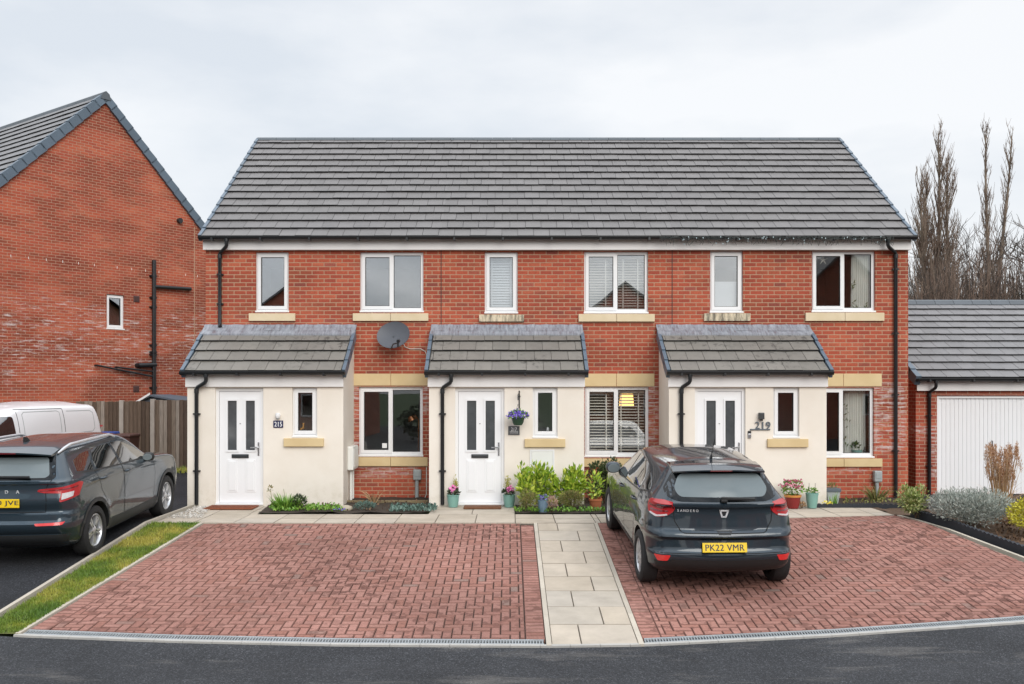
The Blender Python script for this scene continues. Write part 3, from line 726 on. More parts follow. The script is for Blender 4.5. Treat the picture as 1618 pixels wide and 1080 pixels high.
lt = NT('lit lampshade'); lt.b.inputs['Emission Color'].default_value = (1, .55, .16, 1); lt.b.inputs['Emission Strength'].default_value = 2.2; LIT = lt.out((.8, .5, .2), .8)
X, Y, Z = wx(990, DF + 1.6), DF + 1.6, wz(642, DF + 1.6)
root = thing('pendant_lamp', 'glowing yellow pendant lamp seen between the blind slats of number 217', 'lamp', (X, Y, Z))
o_ = MB(); o_.lathe([(.15, 0), (.13, .26), (.001, .26)], Matrix.Translation((X, Y, Z)), 20); o_.build('lamp_shade', LIT, root, smooth=40)
o_ = MB(); o_.tube([(X, Y, Z + .26), (X, Y, 2.4)], .006, 6); o_.build('cord', BLACK, root)
o_ = MB(); X, Z = wx(607, DF), wz(704, DF); o_.box(X - .045, X + .045, DF + .060, DF + .062, Z - .045, Z + .045)
tag(o_.build('window_sticker', UPVC), 'square white sticker in the bottom corner of the lower window of number 215', 'sticker')
# ------------------------------------------------------------------ ground, road, drives, path
def asphalt(name, base, patch):
    t = NT(name)
    p = t.wpos()
    sp_ = t.n('ShaderNodeTexVoronoi'); t.set(sp_.inputs['Vector'], p); sp_.inputs['Scale'].default_value = 95
    g = t.ramp(sp_.outputs['Color'], [(0.0, 0.45), (0.7, 1.0), (1.0, 2.8)])
    big = t.ramp(t.noise(0.7, 5, p, 0.6), [(0.35, 0.78), (0.65, 1.2)])
    c = t.mix(1.0, t.mix(1.0, base, g, 'MULTIPLY'), big, 'MULTIPLY')
    st = t.ramp(t.noise(1.1, 6, t.scaled(p, (0.5, 2.0, 1)), 0.65), [(0.57, 0.0), (0.74, 1.0)])
    c = t.mix(t.math('MULTIPLY', t.math('MULTIPLY', st, t.noise(60, 2, p)), patch), c, (0.26, 0.24, 0.22))
    t.bump(sp_.outputs['Distance'], 0.6, 0.006)
    return t.out(c, 0.85, Specular_IOR_Level=.25)
ASPH = asphalt('road asphalt', (0.042, 0.0435, 0.048), 0.8)
ASPHD = asphalt('drive asphalt', (0.026, 0.027, 0.031), 0.15)
EARTH = simple('earth', (0.07, 0.052, 0.036), 0.95, 0.4, 6, bump=0.6, bscale=25)
LAWN = simple('far lawn', (0.045, 0.08, 0.02), 0.95, 0.4, 0.6, bump=0.5, bscale=20)
FARC = [(-9.0, 10.6), (-7.0, 10.05), (-5.05, 9.66), (-3.4, 9.5), (-1.67, 9.4), (.36, 9.365), (1.34, 9.40), (3.33, 9.66), (5.46, 10.05), (7.1, 10.45), (9.5, 11.2), (12, 12.0)]
def fa(x): return interp(FARC, x)
def sheet(mb, xs, ys, zf):
    k = len(mb.v); n = len(xs)
    for y in ys:
        for x in xs: mb.v.append(Vector((x, y, zf(x, y))))
    for j in range(len(ys) - 1):
        for i in range(n - 1): mb.f.append((k + j*n + i, k + j*n + i + 1, k + (j+1)*n + i + 1, k + (j+1)*n + i))
g = MB(); sheet(g, [-700, -200, -60, -30, -16, -8, 0, 8, 16, 30, 60, 200, 700], [-500, -120, -40, -14, 0, 9.0, 10.5, 12, 14.48, 20, 26, 40, 70, 150, 900], lambda x, y: gz(y) - .07 - (.15 if x >= 8 and y >= 20 else 0))
tag(g.build('ground', LAWN), kind='structure')
xs = [-60, -30, -20, -14, -11] + [-9 + .25 * i for i in range(77)] + [11, 12.5, 20, 40]
def fax(x): return fa(x) if -9 <= x <= 12 else (10.6 if x < -9 else 12.0)
ed = [(x, fax(x)) for x in xs]
r = MB(); rows = []
for k in range(6):
    rows.append([(x, lerp(y, 9.0, k / 5) if y > 9.0 else y) for x, y in ed])
rows += [[(x, v) for x, _ in ed] for v in (6, 2, -3.6, -10, -30)]
base = len(r.v); n = len(xs)
for row in rows:
    for x, y in row: r.v.append(Vector((x, y, gz(y) - .016)))
for j in range(len(rows) - 1):
    for i in range(n - 1): r.f.append((j*n + i, (j+1)*n + i, (j+1)*n + i + 1, j*n + i + 1))
tag(r.build('road', ASPH), kind='structure')
# the neighbour's asphalt drive, left of the grass strip
a = MB(); sheet(a, [-22, -14, -9, -7, -5.6], [9.9, 11, 12, 13, 14.48, 17, 20, 23.8], lambda x, y: gz(y) - .012 + (.0 if y > 10 else .002))
tag(a.build('side_driveway', ASPHD), kind='structure')
f_ = MB(); sheet(f_, [7.2, 12, 30], [15.6, 17, 19.6], lambda x, y: gz(y) - .012 - .12 * max(0, (y - 15.6) / 4)); tag(f_.build('garage_forecourt', ASPHD), kind='structure')

# block paving: single blocks in ninety degree herringbone, clipped to the drive
t = NT('red block paving')
isl = t.island()
c = t.ramp(isl, [(0.0, (0.30, 0.140, 0.108)), (0.3, (0.345, 0.170, 0.138)), (0.62, (0.375, 0.195, 0.160)), (0.95, (0.33, 0.165, 0.132)), (0.985, (0.29, 0.175, 0.145)), (1.0, (0.25, 0.175, 0.15))])
p = t.wpos()
c = t.mix(0.45, c, t.ramp(t.noise(0.55, 4, p), [(0.3, 0.55), (0.7, 1.35)]), 'MULTIPLY')
c = t.mix(0.5, c, t.ramp(t.noise(38, 4, p, 0.6), [(0.25, 0.45), (0.75, 1.2)]), 'MULTIPLY')
clu = t.ramp(t.noise(0.45, 3, p), [(0.40, 0.0), (0.58, 1.0)])
st = t.ramp(t.noise(7.5, 4, p, 0.55), [(0.53, 0.0), (0.58, 1.0)])
c = t.mix(t.math('MULTIPLY', t.math('MULTIPLY', st, t.math('MULTIPLY_ADD', clu, 0.8, 0.2)), 0.8), c, (0.10, 0.045, 0.036))
mo = t.ramp(t.noise(1.7, 5, p, 0.7), [(0.66, 0.0), (0.74, 1.0)])
c = t.mix(t.math('MULTIPLY', mo, 0.25), c, (0.10, 0.11, 0.03))
t.bump(t.noise(90, 3, p), 0.35, 0.004)
BLOCK = t.out(c, 0.88, Specular_IOR_Level=.2)
JOINT = simple('dark joint sand', (0.045, 0.032, 0.026), 0.95, 0.3, 12)
CHAMF = simple('dirty block arris', (0.165, 0.08, 0.062), 0.95, 0.25, 12); SLABCH = simple('dirty slab arris', (0.22, 0.19, 0.15), 0.95, 0.2, 12)
def block_prism(mb, poly, zt, ch=0.0068, gap=0.0044, depth=.05, zt_dark=True):
    zt_dark = ch > .005
    n = len(poly); cx_ = sum(p[0] for p in poly) / n; cy_ = sum(p[1] for p in poly) / n
    def ins(d):
        o = []
        for i in range(n):
            (ax, ay), (bx, by), (qx, qy) = poly[i - 1], poly[i], poly[(i + 1) % n]
            u = Vector((bx - ax, by - ay)).normalized() if (bx-ax, by-ay) != (0, 0) else Vector((1, 0)); v = Vector((qx - bx, qy - by))
            v = v.normalized() if v.length > 1e-9 else u
            nu, nv = Vector((-u.y, u.x)), Vector((-v.y, v.x)); m = nu + nv
            m = m / max(m.dot(nu), .3) if m.length > 1e-6 else nu
            o.append((bx + m.x * d, by + m.y * d))
        return o
    a, b = ins(gap), ins(gap + ch)
    vs = [(x, y, gz(y) - depth) for x, y in a] + [(x, y, gz(y) + zt - ch * .8) for x, y in a] + [(x, y, gz(y) + zt) for x, y in b]
    fs = [(i, (i+1) % n, n + (i+1) % n, n + i) for i in range(n)] + [(n + i, n + (i+1) % n, 2*n + (i+1) % n, 2*n + i) for i in range(n)] + [tuple(range(2*n, 3*n))]
    mb.dark = getattr(mb, 'dark', set()); mb.darkmat = CHAMF if zt_dark else SLABCH; mb.dark.update(range(len(mb.f) + n, len(mb.f) + 2 * n))
    mb.add(vs, fs)
def ccw(p): return p if sum(p[i-1][0]*p[i][1] - p[i][0]*p[i-1][1] for i in range(len(p))) > 0 else p[::-1]
rndb = random.Random(11)
def dedupe(p):
    o = []
    for q in p:
        if not o or math.hypot(q[0]-o[-1][0], q[1]-o[-1][1]) > .004: o.append(q)
    if len(o) > 1 and math.hypot(o[0][0]-o[-1][0], o[0][1]-o[-1][1]) <= .004: o.pop()
    return o
def pave(mb, clip, x0, y0, x1, y1):
    clip = ccw(clip); nx, ny = int((x1 - x0) / .1) + 2, int((y1 - y0) / .1) + 2
    for i in range(-1, nx):
        for j in range(-1, ny):
            k = (i - j) % 4
            if k == 0: w_, h_ = .2, .1
            elif k == 3: w_, h_ = .1, .2
            else: continue
            x, y = x0 + i * .1, y0 + j * .1
            q = dedupe(clip_poly([(x, y), (x + w_, y), (x + w_, y + h_), (x, y + h_)], clip))
            if len(q) < 3 or area(q) < .0025: continue
            block_prism(mb, ccw(q), rndb.uniform(-.0025, .0025))
def soldier(mb, p, q, side, w_=.204, pitch=.1):
    p, q = Vector(p), Vector(q); d = (q - p); n = int(d.length / pitch); d.normalize(); s = Vector((-d.y, d.x)) * side * w_
    for i in range(n):
        a = p + d * i * pitch; b = p + d * (i + 1) * pitch
        block_prism(mb, ccw([tuple(a), tuple(b), tuple(b + s), tuple(a + s)]), rndb.uniform(-.002, .002))
GR = .19
L0, L1, PL, PRR = (-4.69, 14.45), (-5.02, 9.66 + GR), .36, 1.34
fl = [(x, fa(x) + GR) for x in (-5.02, -3.4, -1.67, PL - .205)]
bl = MB(); pave(bl, [(PL - .205, 14.45), (L0[0] + .20, 14.45)] + [(fl[0][0] + .20, fl[0][1])] + fl[1:], -5.3, 9.3, .6, 14.6)
soldier(bl, (PL - .0, 9.37 + GR), (PL - .0, 14.45), 1); soldier(bl, L1, L0, -1)
tag(bl.build('left_driveway', BLOCK), kind='structure')
fr = [(x, fa(x) + GR) for x in (PRR + .2, 3.33, 5.46, 6.98)]
RD = [(PRR + .2, 14.53)] + fr + [(6.98, fr[-1][1] + .02), (6.27, 15.35)]
br = MB(); pave(br, RD, 1.1, 9.2, 7.2, 15.6); soldier(br, (PRR, 9.40 + GR), (PRR, 14.5), -1)
tag(br.build('right_driveway', BLOCK), kind='structure')
js = MB(); sheet(js, [-4.85, -3.4, -1.7, .34], [9.62, 10.5, 12, 14.46], lambda x, y: gz(y) - .02); sheet(js, [1.36, 3.3, 5.2, 6.5], [9.75, 10.5, 12, 14.48, 15.3], lambda x, y: gz(y) - .02)
tag(js.build('joint_sand', JOINT), kind='structure')
# concrete edgings
CONC = simple('pale concrete edging', (0.46, 0.41, 0.34), 0.9, 0.18, 3, 0.1, bump=0.3, bscale=120)
def edging(mb, pts, w_, zt, seg=.915, depth=.1):
    for (ax, ay), (bx, by) in zip(pts, pts[1:]):
        d = Vector((bx - ax, by - ay)); L = d.length; d.normalize(); s = Vector((-d.y, d.x)) * w_; u = 0
        while u < L - .01:
            e = min(u + seg, L); k0 = Vector((ax, ay)) + d * (u + .002); k1 = Vector((ax, ay)) + d * (e - .002)
            ps = [k0, k1, k1 + s, k0 + s]
            vs = [(q.x, q.y, gz(q.y) - depth) for q in ps] + [(q.x, q.y, gz(q.y) + zt) for q in ps]
            mb.add(vs, ((0,3,2,1),(4,5,6,7),(0,1,5,4),(1,2,6,5),(2,3,7,6),(3,0,4,7))); u = e
e1 = MB(); edging(e1, [(-5.55, 9.75), (-5.55, 12.6), (-5.53, 16.5)], .05, .035); tag(e1.build('grass_kerb', CONC), kind='structure')
e2 = MB(); edging(e2, [(-5.045, 9.70), (-4.71, 14.47)], .05, .012); tag(e2.build('drive_kerb', CONC), kind='structure')
e3 = MB(); edging(e3, [(PL + .055, 9.38), (PL + .055, 14.47)], .052, .006); edging(e3, [(PRR, 9.41), (PRR, 14.47)], .052, .006); tag(e3.build('path_kerb', CONC), kind='structure')
e4 = MB(); edging(e4, [(7.25, 10.5), (6.33, 15.33)], .05, .01); tag(e4.build('bed_kerb', CONC), kind='structure')
e5 = MB(); fx = [-5.1 + .3 * i for i in range(41)]; edging(e5, [(x, fa(x) + .008) for x in fx], .042, .002, 2.0); tag(e5.build('road_kerb', simple('light concrete lip', (0.40, 0.385, 0.36), 0.85, 0.2, 5)), kind='structure')
# slotted drainage channels
GRATE = simple('galvanised grate', (0.36, 0.385, 0.40), 0.5, 0.15, 9, 0.1, Metallic=0.4)
def drain(x0, x1, label, plain=()):
    root = thing('drainage_channel', label, 'drain', ((x0 + x1) / 2, fa((x0 + x1) / 2) + .12, gz(fa((x0 + x1) / 2)) - .08), 0, 'slotted drains along the road')
    b = MB(); s = MB(); x = x0
    def P(x, o, z): y = fa(x) + o; return (x, y, gz(y) + z)
    while x < x1 - .01:
        e = min(x + .25, x1)
        b.add([P(x, .052, -.06), P(e, .052, -.06), P(e, .188, -.06), P(x, .188, -.06)], [(0, 1, 2, 3)])
        for o0, o1 in ((.052, .078), (.162, .188)):
            s.add([P(x, o0, .0), P(e, o0, .0), P(e, o1, .0), P(x, o1, .0), P(x, o0, -.06), P(e, o0, -.06), P(e, o1, -.06), P(x, o1, -.06)], [(0,1,2,3),(0,4,5,1),(2,6,7,3)])
        x = e
    x = x0
    while x < x1 - .01:
        if any(p0 <= x <= p1 for p0, p1 in plain):
            s.add([P(x, .078, -.004), P(x + .03, .078, -.004), P(x + .03, .162, -.004), P(x, .162, -.004)], [(0, 1, 2, 3)])
        else: s.add([P(x, .078, -.003), P(x + .010, .078, -.003), P(x + .010, .162, -.003), P(x, .162, -.003), P(x, .078, -.03), P(x + .013, .078, -.03), P(x + .013, .162, -.03), P(x, .162, -.03)], [(0,1,2,3),(3,7,4,0),(1,5,6,2)])
        x += .03
    b.build('trough', DARKGASKET, root); s.build('grating', GRATE, root)
drain(-5.02, PL - .02, 'long slotted metal drain between the empty red block drive and the road')
drain(PRR + .02, 6.95, 'slotted metal drain between the road and the drive with the parked hatchback')

# slabs
t = NT('riven paving slab')
c = t.ramp(t.island(), [(0.0, (0.44, 0.375, 0.30)), (0.45, (0.50, 0.43, 0.35)), (0.8, (0.48, 0.42, 0.35)), (1.0, (0.43, 0.385, 0.33))])
p = t.wpos(); c = t.mix(0.5, c, t.ramp(t.noise(3.0, 6, p, 0.65), [(0.3, 0.66), (0.65, 1.1)]), 'MULTIPLY')
c = t.mix(t.math('MULTIPLY', t.ramp(t.noise(1.0, 5, p, 0.6), [(0.5, 0), (0.7, 1)]), 0.15), c, (0.34, 0.29, 0.2))
t.bump(t.noise(14, 6, p, 0.6), 0.3, 0.01); SLAB = t.out(c, 0.85, Specular_IOR_Level=.25)
SLABJ = simple('slab bedding', (0.10, 0.085, 0.07), 0.95)
sl_ = MB()
def slabs(clip, x0, y0, nx, ny, w_=.6, h_=.6, brick=False):
    clip = ccw(clip)
    for j in range(ny):
        for i in range(-1, nx):
            x = x0 + i * w_ + (.3 if (brick and j % 2) else 0); y = y0 + j * h_
            q = dedupe(clip_poly([(x, y), (x + w_, y), (x + w_, y + h_), (x, y + h_)], clip))
            if len(q) >= 3 and area(q) > .004: block_prism(sl_, ccw(q), rndb.uniform(-.002, .003), .004, .004)
y = 9.42; k = 0
while y < 14.44:
    y2 = min(y + .572, 14.46); m_ = PL + .055 + (.58 if k % 2 else .30)
    for a_, b_ in ((PL + .056, m_), (m_, PRR - .053)): block_prism(sl_, [(a_, y), (b_, y), (b_, y2), (a_, y2)], rndb.uniform(-.002, .003), .004, .004)
    y = y2; k += 1
slabs([(-5.48, 14.5), (1.4, 14.5), (1.4, 15.5), (-5.48, 15.5)], -5.5, 14.5, 13, 2, .62, .5)
slabs([(-5.48, 15.5), (-4.15, 15.5), (-4.25, 16.53), (-5.48, 16.53)], -5.5, 15.5, 4, 2, .6, .6)
slabs([(-1.35, 15.5), (.08, 15.5), (.08, 16.53), (-1.35, 16.53)], -1.35, 15.5, 4, 2, .72, .55)
slabs([(1.75, 14.58), (6.27, 15.37), (6.25, 16.33), (1.75, 16.38)], 1.75, 14.5, 9, 4, .6, .6)
slabs([(1.4, 14.52), (1.745, 14.58), (1.745, 15.5), (1.4, 15.5)], 1.4, 14.5, 2, 2, .6, .6)
slabs([(2.6, 16.4), (4.3, 16.4), (4.3, 16.53), (2.6, 16.53)], 1.4, 16.4, 9, 1)
tag(sl_.build('path', SLAB), kind='structure')
sj = MB(); sheet(sj, [.38, 1.32], [9.4, 12, 14.48], lambda x, y: gz(y) - .022); sheet(sj, [-5.5, 1.4], [14.49, 15.5], lambda x, y: -.02); sheet(sj, [1.42, 6.3], [15.4, 16.5], lambda x, y: -.021)
tag(sj.build('path_bedding', SLABJ), kind='structure')
gr_ = MB(); gr_.add([(-5.48, 15.55, .006), (-4.9, 15.55, .006), (-4.9, 16.5, .006), (-5.48, 16.5, .006)], [(0, 1, 2, 3)])
# pebbles in the corner by the white door, beds of soil
PEB = simple('pale pebbles', (0.50, 0.47, 0.43), 0.85, 0.2, 20, 0.3)
pb = MB(); rp = random.Random(4)
for _ in range(420):
    u, v_ = rp.random(), rp.random(); x, y = -5.47 + .55 * u * (1 - .5 * v_), lerp(15.0, 16.5, v_) ; s_ = rp.uniform(.008, .02)
    M = Matrix.Translation((x, y, .004 + s_ * .4)) @ Matrix.Rotation(rp.uniform(0, 6), 4, 'Z') @ Matrix.Scale(.6, 4, (0, 0, 1))
    pb.lathe([(.001, -s_), (s_ * .8, -s_ * .5), (s_, 0), (s_ * .7, s_ * .6), (.001, s_)], M, 5)
tag(pb.build('pebbles', PEB), 'pale loose pebbles in the path corner by the left end porch', kind='stuff')
SOIL = simple('dark garden soil', (0.045, 0.032, 0.022), 0.95, 0.5, 18, bump=1.0, bscale=40)
def soil(name, poly, z, seed, amp=.03):
    mb = MB(); poly = ccw(poly); x0 = min(p[0] for p in poly); x1 = max(p[0] for p in poly); y0 = min(p[1] for p in poly); y1 = max(p[1] for p in poly)
    s_ = .12; k = 0
    nx, ny = int((x1 - x0) / s_) + 1, int((y1 - y0) / s_) + 1
    for i in range(nx):
        for j in range(ny):
            q = dedupe(clip_poly([(x0 + i*s_, y0 + j*s_), (x0 + (i+1)*s_, y0 + j*s_), (x0 + (i+1)*s_, y0 + (j+1)*s_), (x0 + i*s_, y0 + (j+1)*s_)], poly))
            if len(q) >= 3: mb.add([(a_, b_, z + gz(b_) + amp * mnoise.noise(Vector((a_ * 5, b_ * 5, seed)))) for a_, b_ in ccw(q)], [tuple(range(len(q)))])
    return tag(mb.build(name, SOIL, smooth=True), kind='structure')
def soils(name, polys, z, seed, amp=.03, m=None):
    obs = [soil(name, q, z, seed, amp) for q in polys]
    return obs
for q in ([(-4.14,15.5),(-1.36,15.5),(-1.36,16.54),(-4.23,16.54)], [(-2.92,16.53),(-1.43,16.53),(-1.43,17.67),(-2.92,17.67)], [(.09,15.5),(1.74,15.5),(1.74,16.54),(.09,16.54)], [(1.31,16.53),(2.78,16.53),(2.78,17.67),(1.31,17.67)], [(4.35,16.36),(6.3,16.42),(7.1,16.2),(7.47,16.54),(4.35,16.54)], [(5.57,16.53),(7.47,16.53),(7.47,17.67),(5.57,17.67)]): soil('flower_bed_soil', q, .02, 1)
MULCHM = simple('bark mulch', (0.10, 0.06, 0.035), 0.95, 0.6, 30, bump=1.0, bscale=60)
for q in ([(6.28,15.36),(6.6,15.3),(7.2,16.3),(6.26,16.45)], [(7.40,10.6),(16,10.6),(16,15.4),(6.55,15.4)], [(6.45,15.39),(16,15.39),(16,18.5),(7.5,18.5),(7.1,16.2),(6.4,16.3)]): soil('planting_bed', q, -.005, 5, .04).data.materials[0] = MULCHM
# ------------------------------------------------------------------ the neighbour's tall gable, set at an angle
GA = Vector((-11.06, 25.7)); GD = Vector((.592, .806))
def gt(px): r_ = (px - CX) / FPX; return (r_ * GA.y - GA.x) / (GD.x - GD.y * r_)
def gw(px, py):
    u = gt(px); return u, CZ + (HY - py) * (GA.y + GD.y * u) / FPX
nb = thing('detached_house', 'tall red brick house with a blank steep gable and drain pipes, behind the white van', 'house', (GA.x, GA.y, 0), math.atan2(GD.y, GD.x))
ORG[nb.name] = Vector((0, 0, 0))
HWID, ZA, ZG = 4.75, 10.03, 5.28
wu0, wz1 = gw(168.5, 464); wu1, wz0 = gw(196.5, 521)
ww, wh = gw(197, 522)
m = MB(); wall_grid(m, -HWID, HWID, -.3, ZG, [(wu0, wu1, wz0, wz1)], 0, .25)
m.add([(-HWID, 0, ZG), (HWID, 0, ZG), (0, 0, ZA)], [(0, 1, 2)])
m.quad((HWID, 0, -.3), (HWID, 9, -.3), (HWID, 9, ZG), (HWID, 0, ZG)); m.quad((-HWID, 9, -.3), (-HWID, 0, -.3), (-HWID, 0, ZG), (-HWID, 9, ZG))
m.quad((HWID, 9, -.3), (-HWID, 9, -.3), (-HWID, 9, ZG), (HWID, 9, ZG)); m.add([(HWID, 9, ZG), (-HWID, 9, ZG), (0, 9, ZA)], [(0, 1, 2)])
m.build('wall', GBRICK, nb)
q = math.sqrt(.5)
rf = MB(); ov = .18
for s in (-1, 1):
    slope = (HWID + ov) * math.sqrt(2)
    O = (s * (HWID + ov), -.05 if s < 0 else 9.05, ZG - ov + .06)
    if s < 0: tiled(rf, O, (0, 1, 0), (q, 0, q), (-q, 0, q), 9.1, slope, gauge=.345, tw=.3)
    else: tiled(rf, O, (0, -1, 0), (-q, 0, q), (q, 0, q), 9.1, slope, gauge=.345, tw=.3)
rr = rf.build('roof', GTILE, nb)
for s in (-1, 1):
    vg = MB(); slope = (HWID + ov) * math.sqrt(2)
    if s < 0: verge(vg, (-(HWID + ov), -.02, ZG - ov + .06), (0, 1, 0), (q, 0, q), (-q, 0, q), slope, gauge=.345, wdt=.17, side=-1, drop=.16)
    else: verge(vg, (HWID + ov, -.02, ZG - ov + .06), (0, -1, 0), (-q, 0, q), (q, 0, q), slope, gauge=.345, wdt=.17, side=1, drop=.16)
    vg.build('verge_cap', VERGE, rr)
rd = MB(); y_ = -.1
while y_ < 9.1:
    rd.prism([(-.15, ZA - .10), (-.10, ZA + .06), (0, ZA + .13), (.10, ZA + .06), (.15, ZA - .10)], y_ + .004, y_ + .44, lambda u, v, d_: (u, d_, v)); y_ += .445
rd.build('ridge', RIDGEM, rr)
w_ = window(nb, wu0, wu1, wz0, wz1, 0, two=False, glass=GLASSR)
wb = MB(); room(wb, wu0 - .6, wu1 + .6, .26, 2.5, wz0 - .6, wz1 + .6); wb.build('interior', PLASTER, nb)
def gp3(px, py, off=.08): u, z = gw(px, py); return (u, -off, z)
sp_ = MB(); u, zt = gw(240.5, 411); sp_.tube([(u, -.09, zt), (u, -.09, -.1)], .058, 12)
for py in (436, 470, 485, 545, 556, 560, 612): _, z = gw(240.5, py); sp_.tube([(u, -.09, z - .05), (u, -.09, z + .05)], .068, 12); sp_.box(u - .1, u + .1, -.09, -.0, z - .02, z + .02)
pipe = sp_.build('soil_pipe', BLACK, nb, smooth=40)
for pts, r_ in (([(240.5, 453), (298, 456.5)], .055), ([(243, 576), (216, 577)], .065), ([(241, 595), (150, 577)], .028), ([(241, 587), (182, 580)], .026)):
    a = MB(); p0, p1 = gp3(*pts[0], .10), gp3(*pts[1], .10); a.tube([p0, p1, (p1[0], .01, p1[2])], r_, 10); a.build('waste_pipe', BLACK, pipe, smooth=40)
VENTM = simple('brown vent grille', (0.10, 0.05, 0.045), 0.6)
for px, py in ((215.5, 472), (215, 614)):
    u, z = gw(px, py); a = MB(); a.bevbox(u - .09, u + .09, -.02, .01, z - .09, z + .09, .008)
    for k in range(5): a.box(u - .075, u + .075, -.032, -.018, z - .07 + k * .03, z - .058 + k * .03)
    a.build('vent', VENTM, nb)
u, z = gw(282.5, 348.5); a = MB(); a.tube([(u, .02, z), (u, -.10, z)], .075, 16); a.build('flue', BLACK, nb, smooth=40)
wt = MB()
for k, px in enumerate((17, 45, 73, 99, 124, 149, 185, 208, 230, 251, 293, 312)):
    u, z = gw(px, 404 + (px - 17) * .1085); wt.box(u - .006, u + .006, -.006, .004, z - .032, z + .032)
wt.build('weep_vent', WHITEBOX, nb)
mj = MB(); u, _ = gw(307.5, 400); mj.box(u - .012, u + .012, -.004, .01, .2, ZA - u - .3); mj.build('movement_joint', simple('mortar line', (0.42, 0.27, 0.18), 0.9), nb)

# ------------------------------------------------------------------ garage
DG = 19.7
GX0, GX1, ZGB = wx(1447, DG), wx(1447, DG) + 6.2, -.16
ga = thing('garage', 'brick garage with a wide white ribbed door and grey tiled roof, behind the planting bed', 'garage', ((GX0 + GX1) / 2, DG, ZGB))
gd0, gd1, gdz = wx(1480.5, DG), wx(1480.5, DG) + 2.35, wz(624.5, DG)
m = MB(); wall_grid(m, GX0, GX1, ZGB - .3, 2.22, [(gd0, gd1, ZGB, gdz), (gd1 + .5, gd1 + 2.85, ZGB, gdz)], DG, .12)
m.add([(GX0, DG + 6, ZGB - .3), (GX0, DG, ZGB - .3), (GX0, DG, 2.22), (GX0, DG + 3, 4.0), (GX0, DG + 6, 2.22)], [(0, 1, 2, 3, 4)])
m.add([(GX1, DG, ZGB - .3), (GX1, DG + 6, ZGB - .3), (GX1, DG + 6, 2.22), (GX1, DG + 3, 4.0), (GX1, DG, 2.22)], [(0, 1, 2, 3, 4)])
m.quad((GX1, DG + 6, ZGB - .3), (GX0, DG + 6, ZGB - .3), (GX0, DG + 6, 2.22), (GX1, DG + 6, 2.22)); m.build('wall', ABRICK, ga)
ge, gez = DG - .22, 2.27; gr, grz = DG + 2.95, wz(478.5, DG + 2.95)
gsl = math.hypot(gr - ge, grz - gez); S = Vector((0, (gr - ge) / gsl, (grz - gez) / gsl)); N = Vector((0, -S.z, S.y))
m = MB(); tiled(m, (GX0 - .06, ge, gez), (1, 0, 0), S, N, GX1 - GX0 + .12, gsl, gauge=.327, tw=.30)
m.quad((GX1 + .06, 2*gr - ge, gez), (GX0 - .06, 2*gr - ge, gez), (GX0 - .06, gr, grz), (GX1 + .06, gr, grz))
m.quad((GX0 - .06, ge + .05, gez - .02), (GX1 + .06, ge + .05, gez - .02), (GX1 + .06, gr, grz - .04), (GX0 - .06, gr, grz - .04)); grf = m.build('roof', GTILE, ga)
m = MB(); verge(m, (GX0 - .06, ge, gez), (1, 0, 0), S, N, gsl, gauge=.327, wdt=.11, side=-1, drop=.14); m.build('verge_cap', VERGE, grf)
m = MB(); x = GX0 - .1
while x < GX1:
    m.prism([(gr - .16, grz - .05), (gr - .08, grz + .05), (gr, grz + .08), (gr + .08, grz + .05), (gr + .16, grz - .05)], x + .004, x + .44, lambda u, v, d_: (d_, u, v)); x += .445
m.build('ridge', RIDGEM, grf)
m = MB(); m.box(GX0 - .01, GX1, DG - .09, DG - .07, 2.02, 2.23); m.box(GX0 - .01, GX1, DG - .07, DG - .002, 2.02, 2.04); m.build('fascia', FASCIA, ga)
half_gutter(ga, GX0 - .08, GX1 + .05, ge - .03, 2.27, brackets=.9)
downpipe(ga, wx(1479, DG - .25), ge - .03, 2.22, wx(1467, DG), DG - .045, ZGB, clips=(.45, 1.5))
for k, a0 in enumerate((gd0, gd1 + .5)):
    m = MB(); pts = []; x = a0 + .05
    while x < a0 + 2.30 - .001:
        pts += [(x, DG + .075), (x + .066, DG + .075), (x + .072, DG + .085), (x + .082, DG + .085), (x + .088, DG + .075)]; x += .0875
    pts = [p for p in pts if p[0] <= a0 + 2.3]
    for (xa_, ya_), (xb_, yb_) in zip(pts, pts[1:]): m.quad((xa_, ya_, ZGB + .02), (xb_, yb_, ZGB + .02), (xb_, yb_, gdz - .05), (xa_, ya_, gdz - .05))
    gdd = m.build('garage_door', DOORW, ga)
    m = MB(); m.box(a0, a0 + .06, DG + .04, DG + .11, ZGB, gdz); m.box(a0 + 2.29, a0 + 2.35, DG + .04, DG + .11, ZGB, gdz); m.box(a0 + .06, a0 + 2.29, DG + .04, DG + .11, gdz - .06, gdz); m.build('frame', UPVC, gdd)
    m = MB(); m.tube([(a0 + 1.17, DG + .05, .85), (a0 + 1.17, DG + .03, .85), (a0 + 1.17, DG + .03, .97), (a0 + 1.17, DG + .05, .97)], .012, 8); m.build('handle', BLACK, gdd)

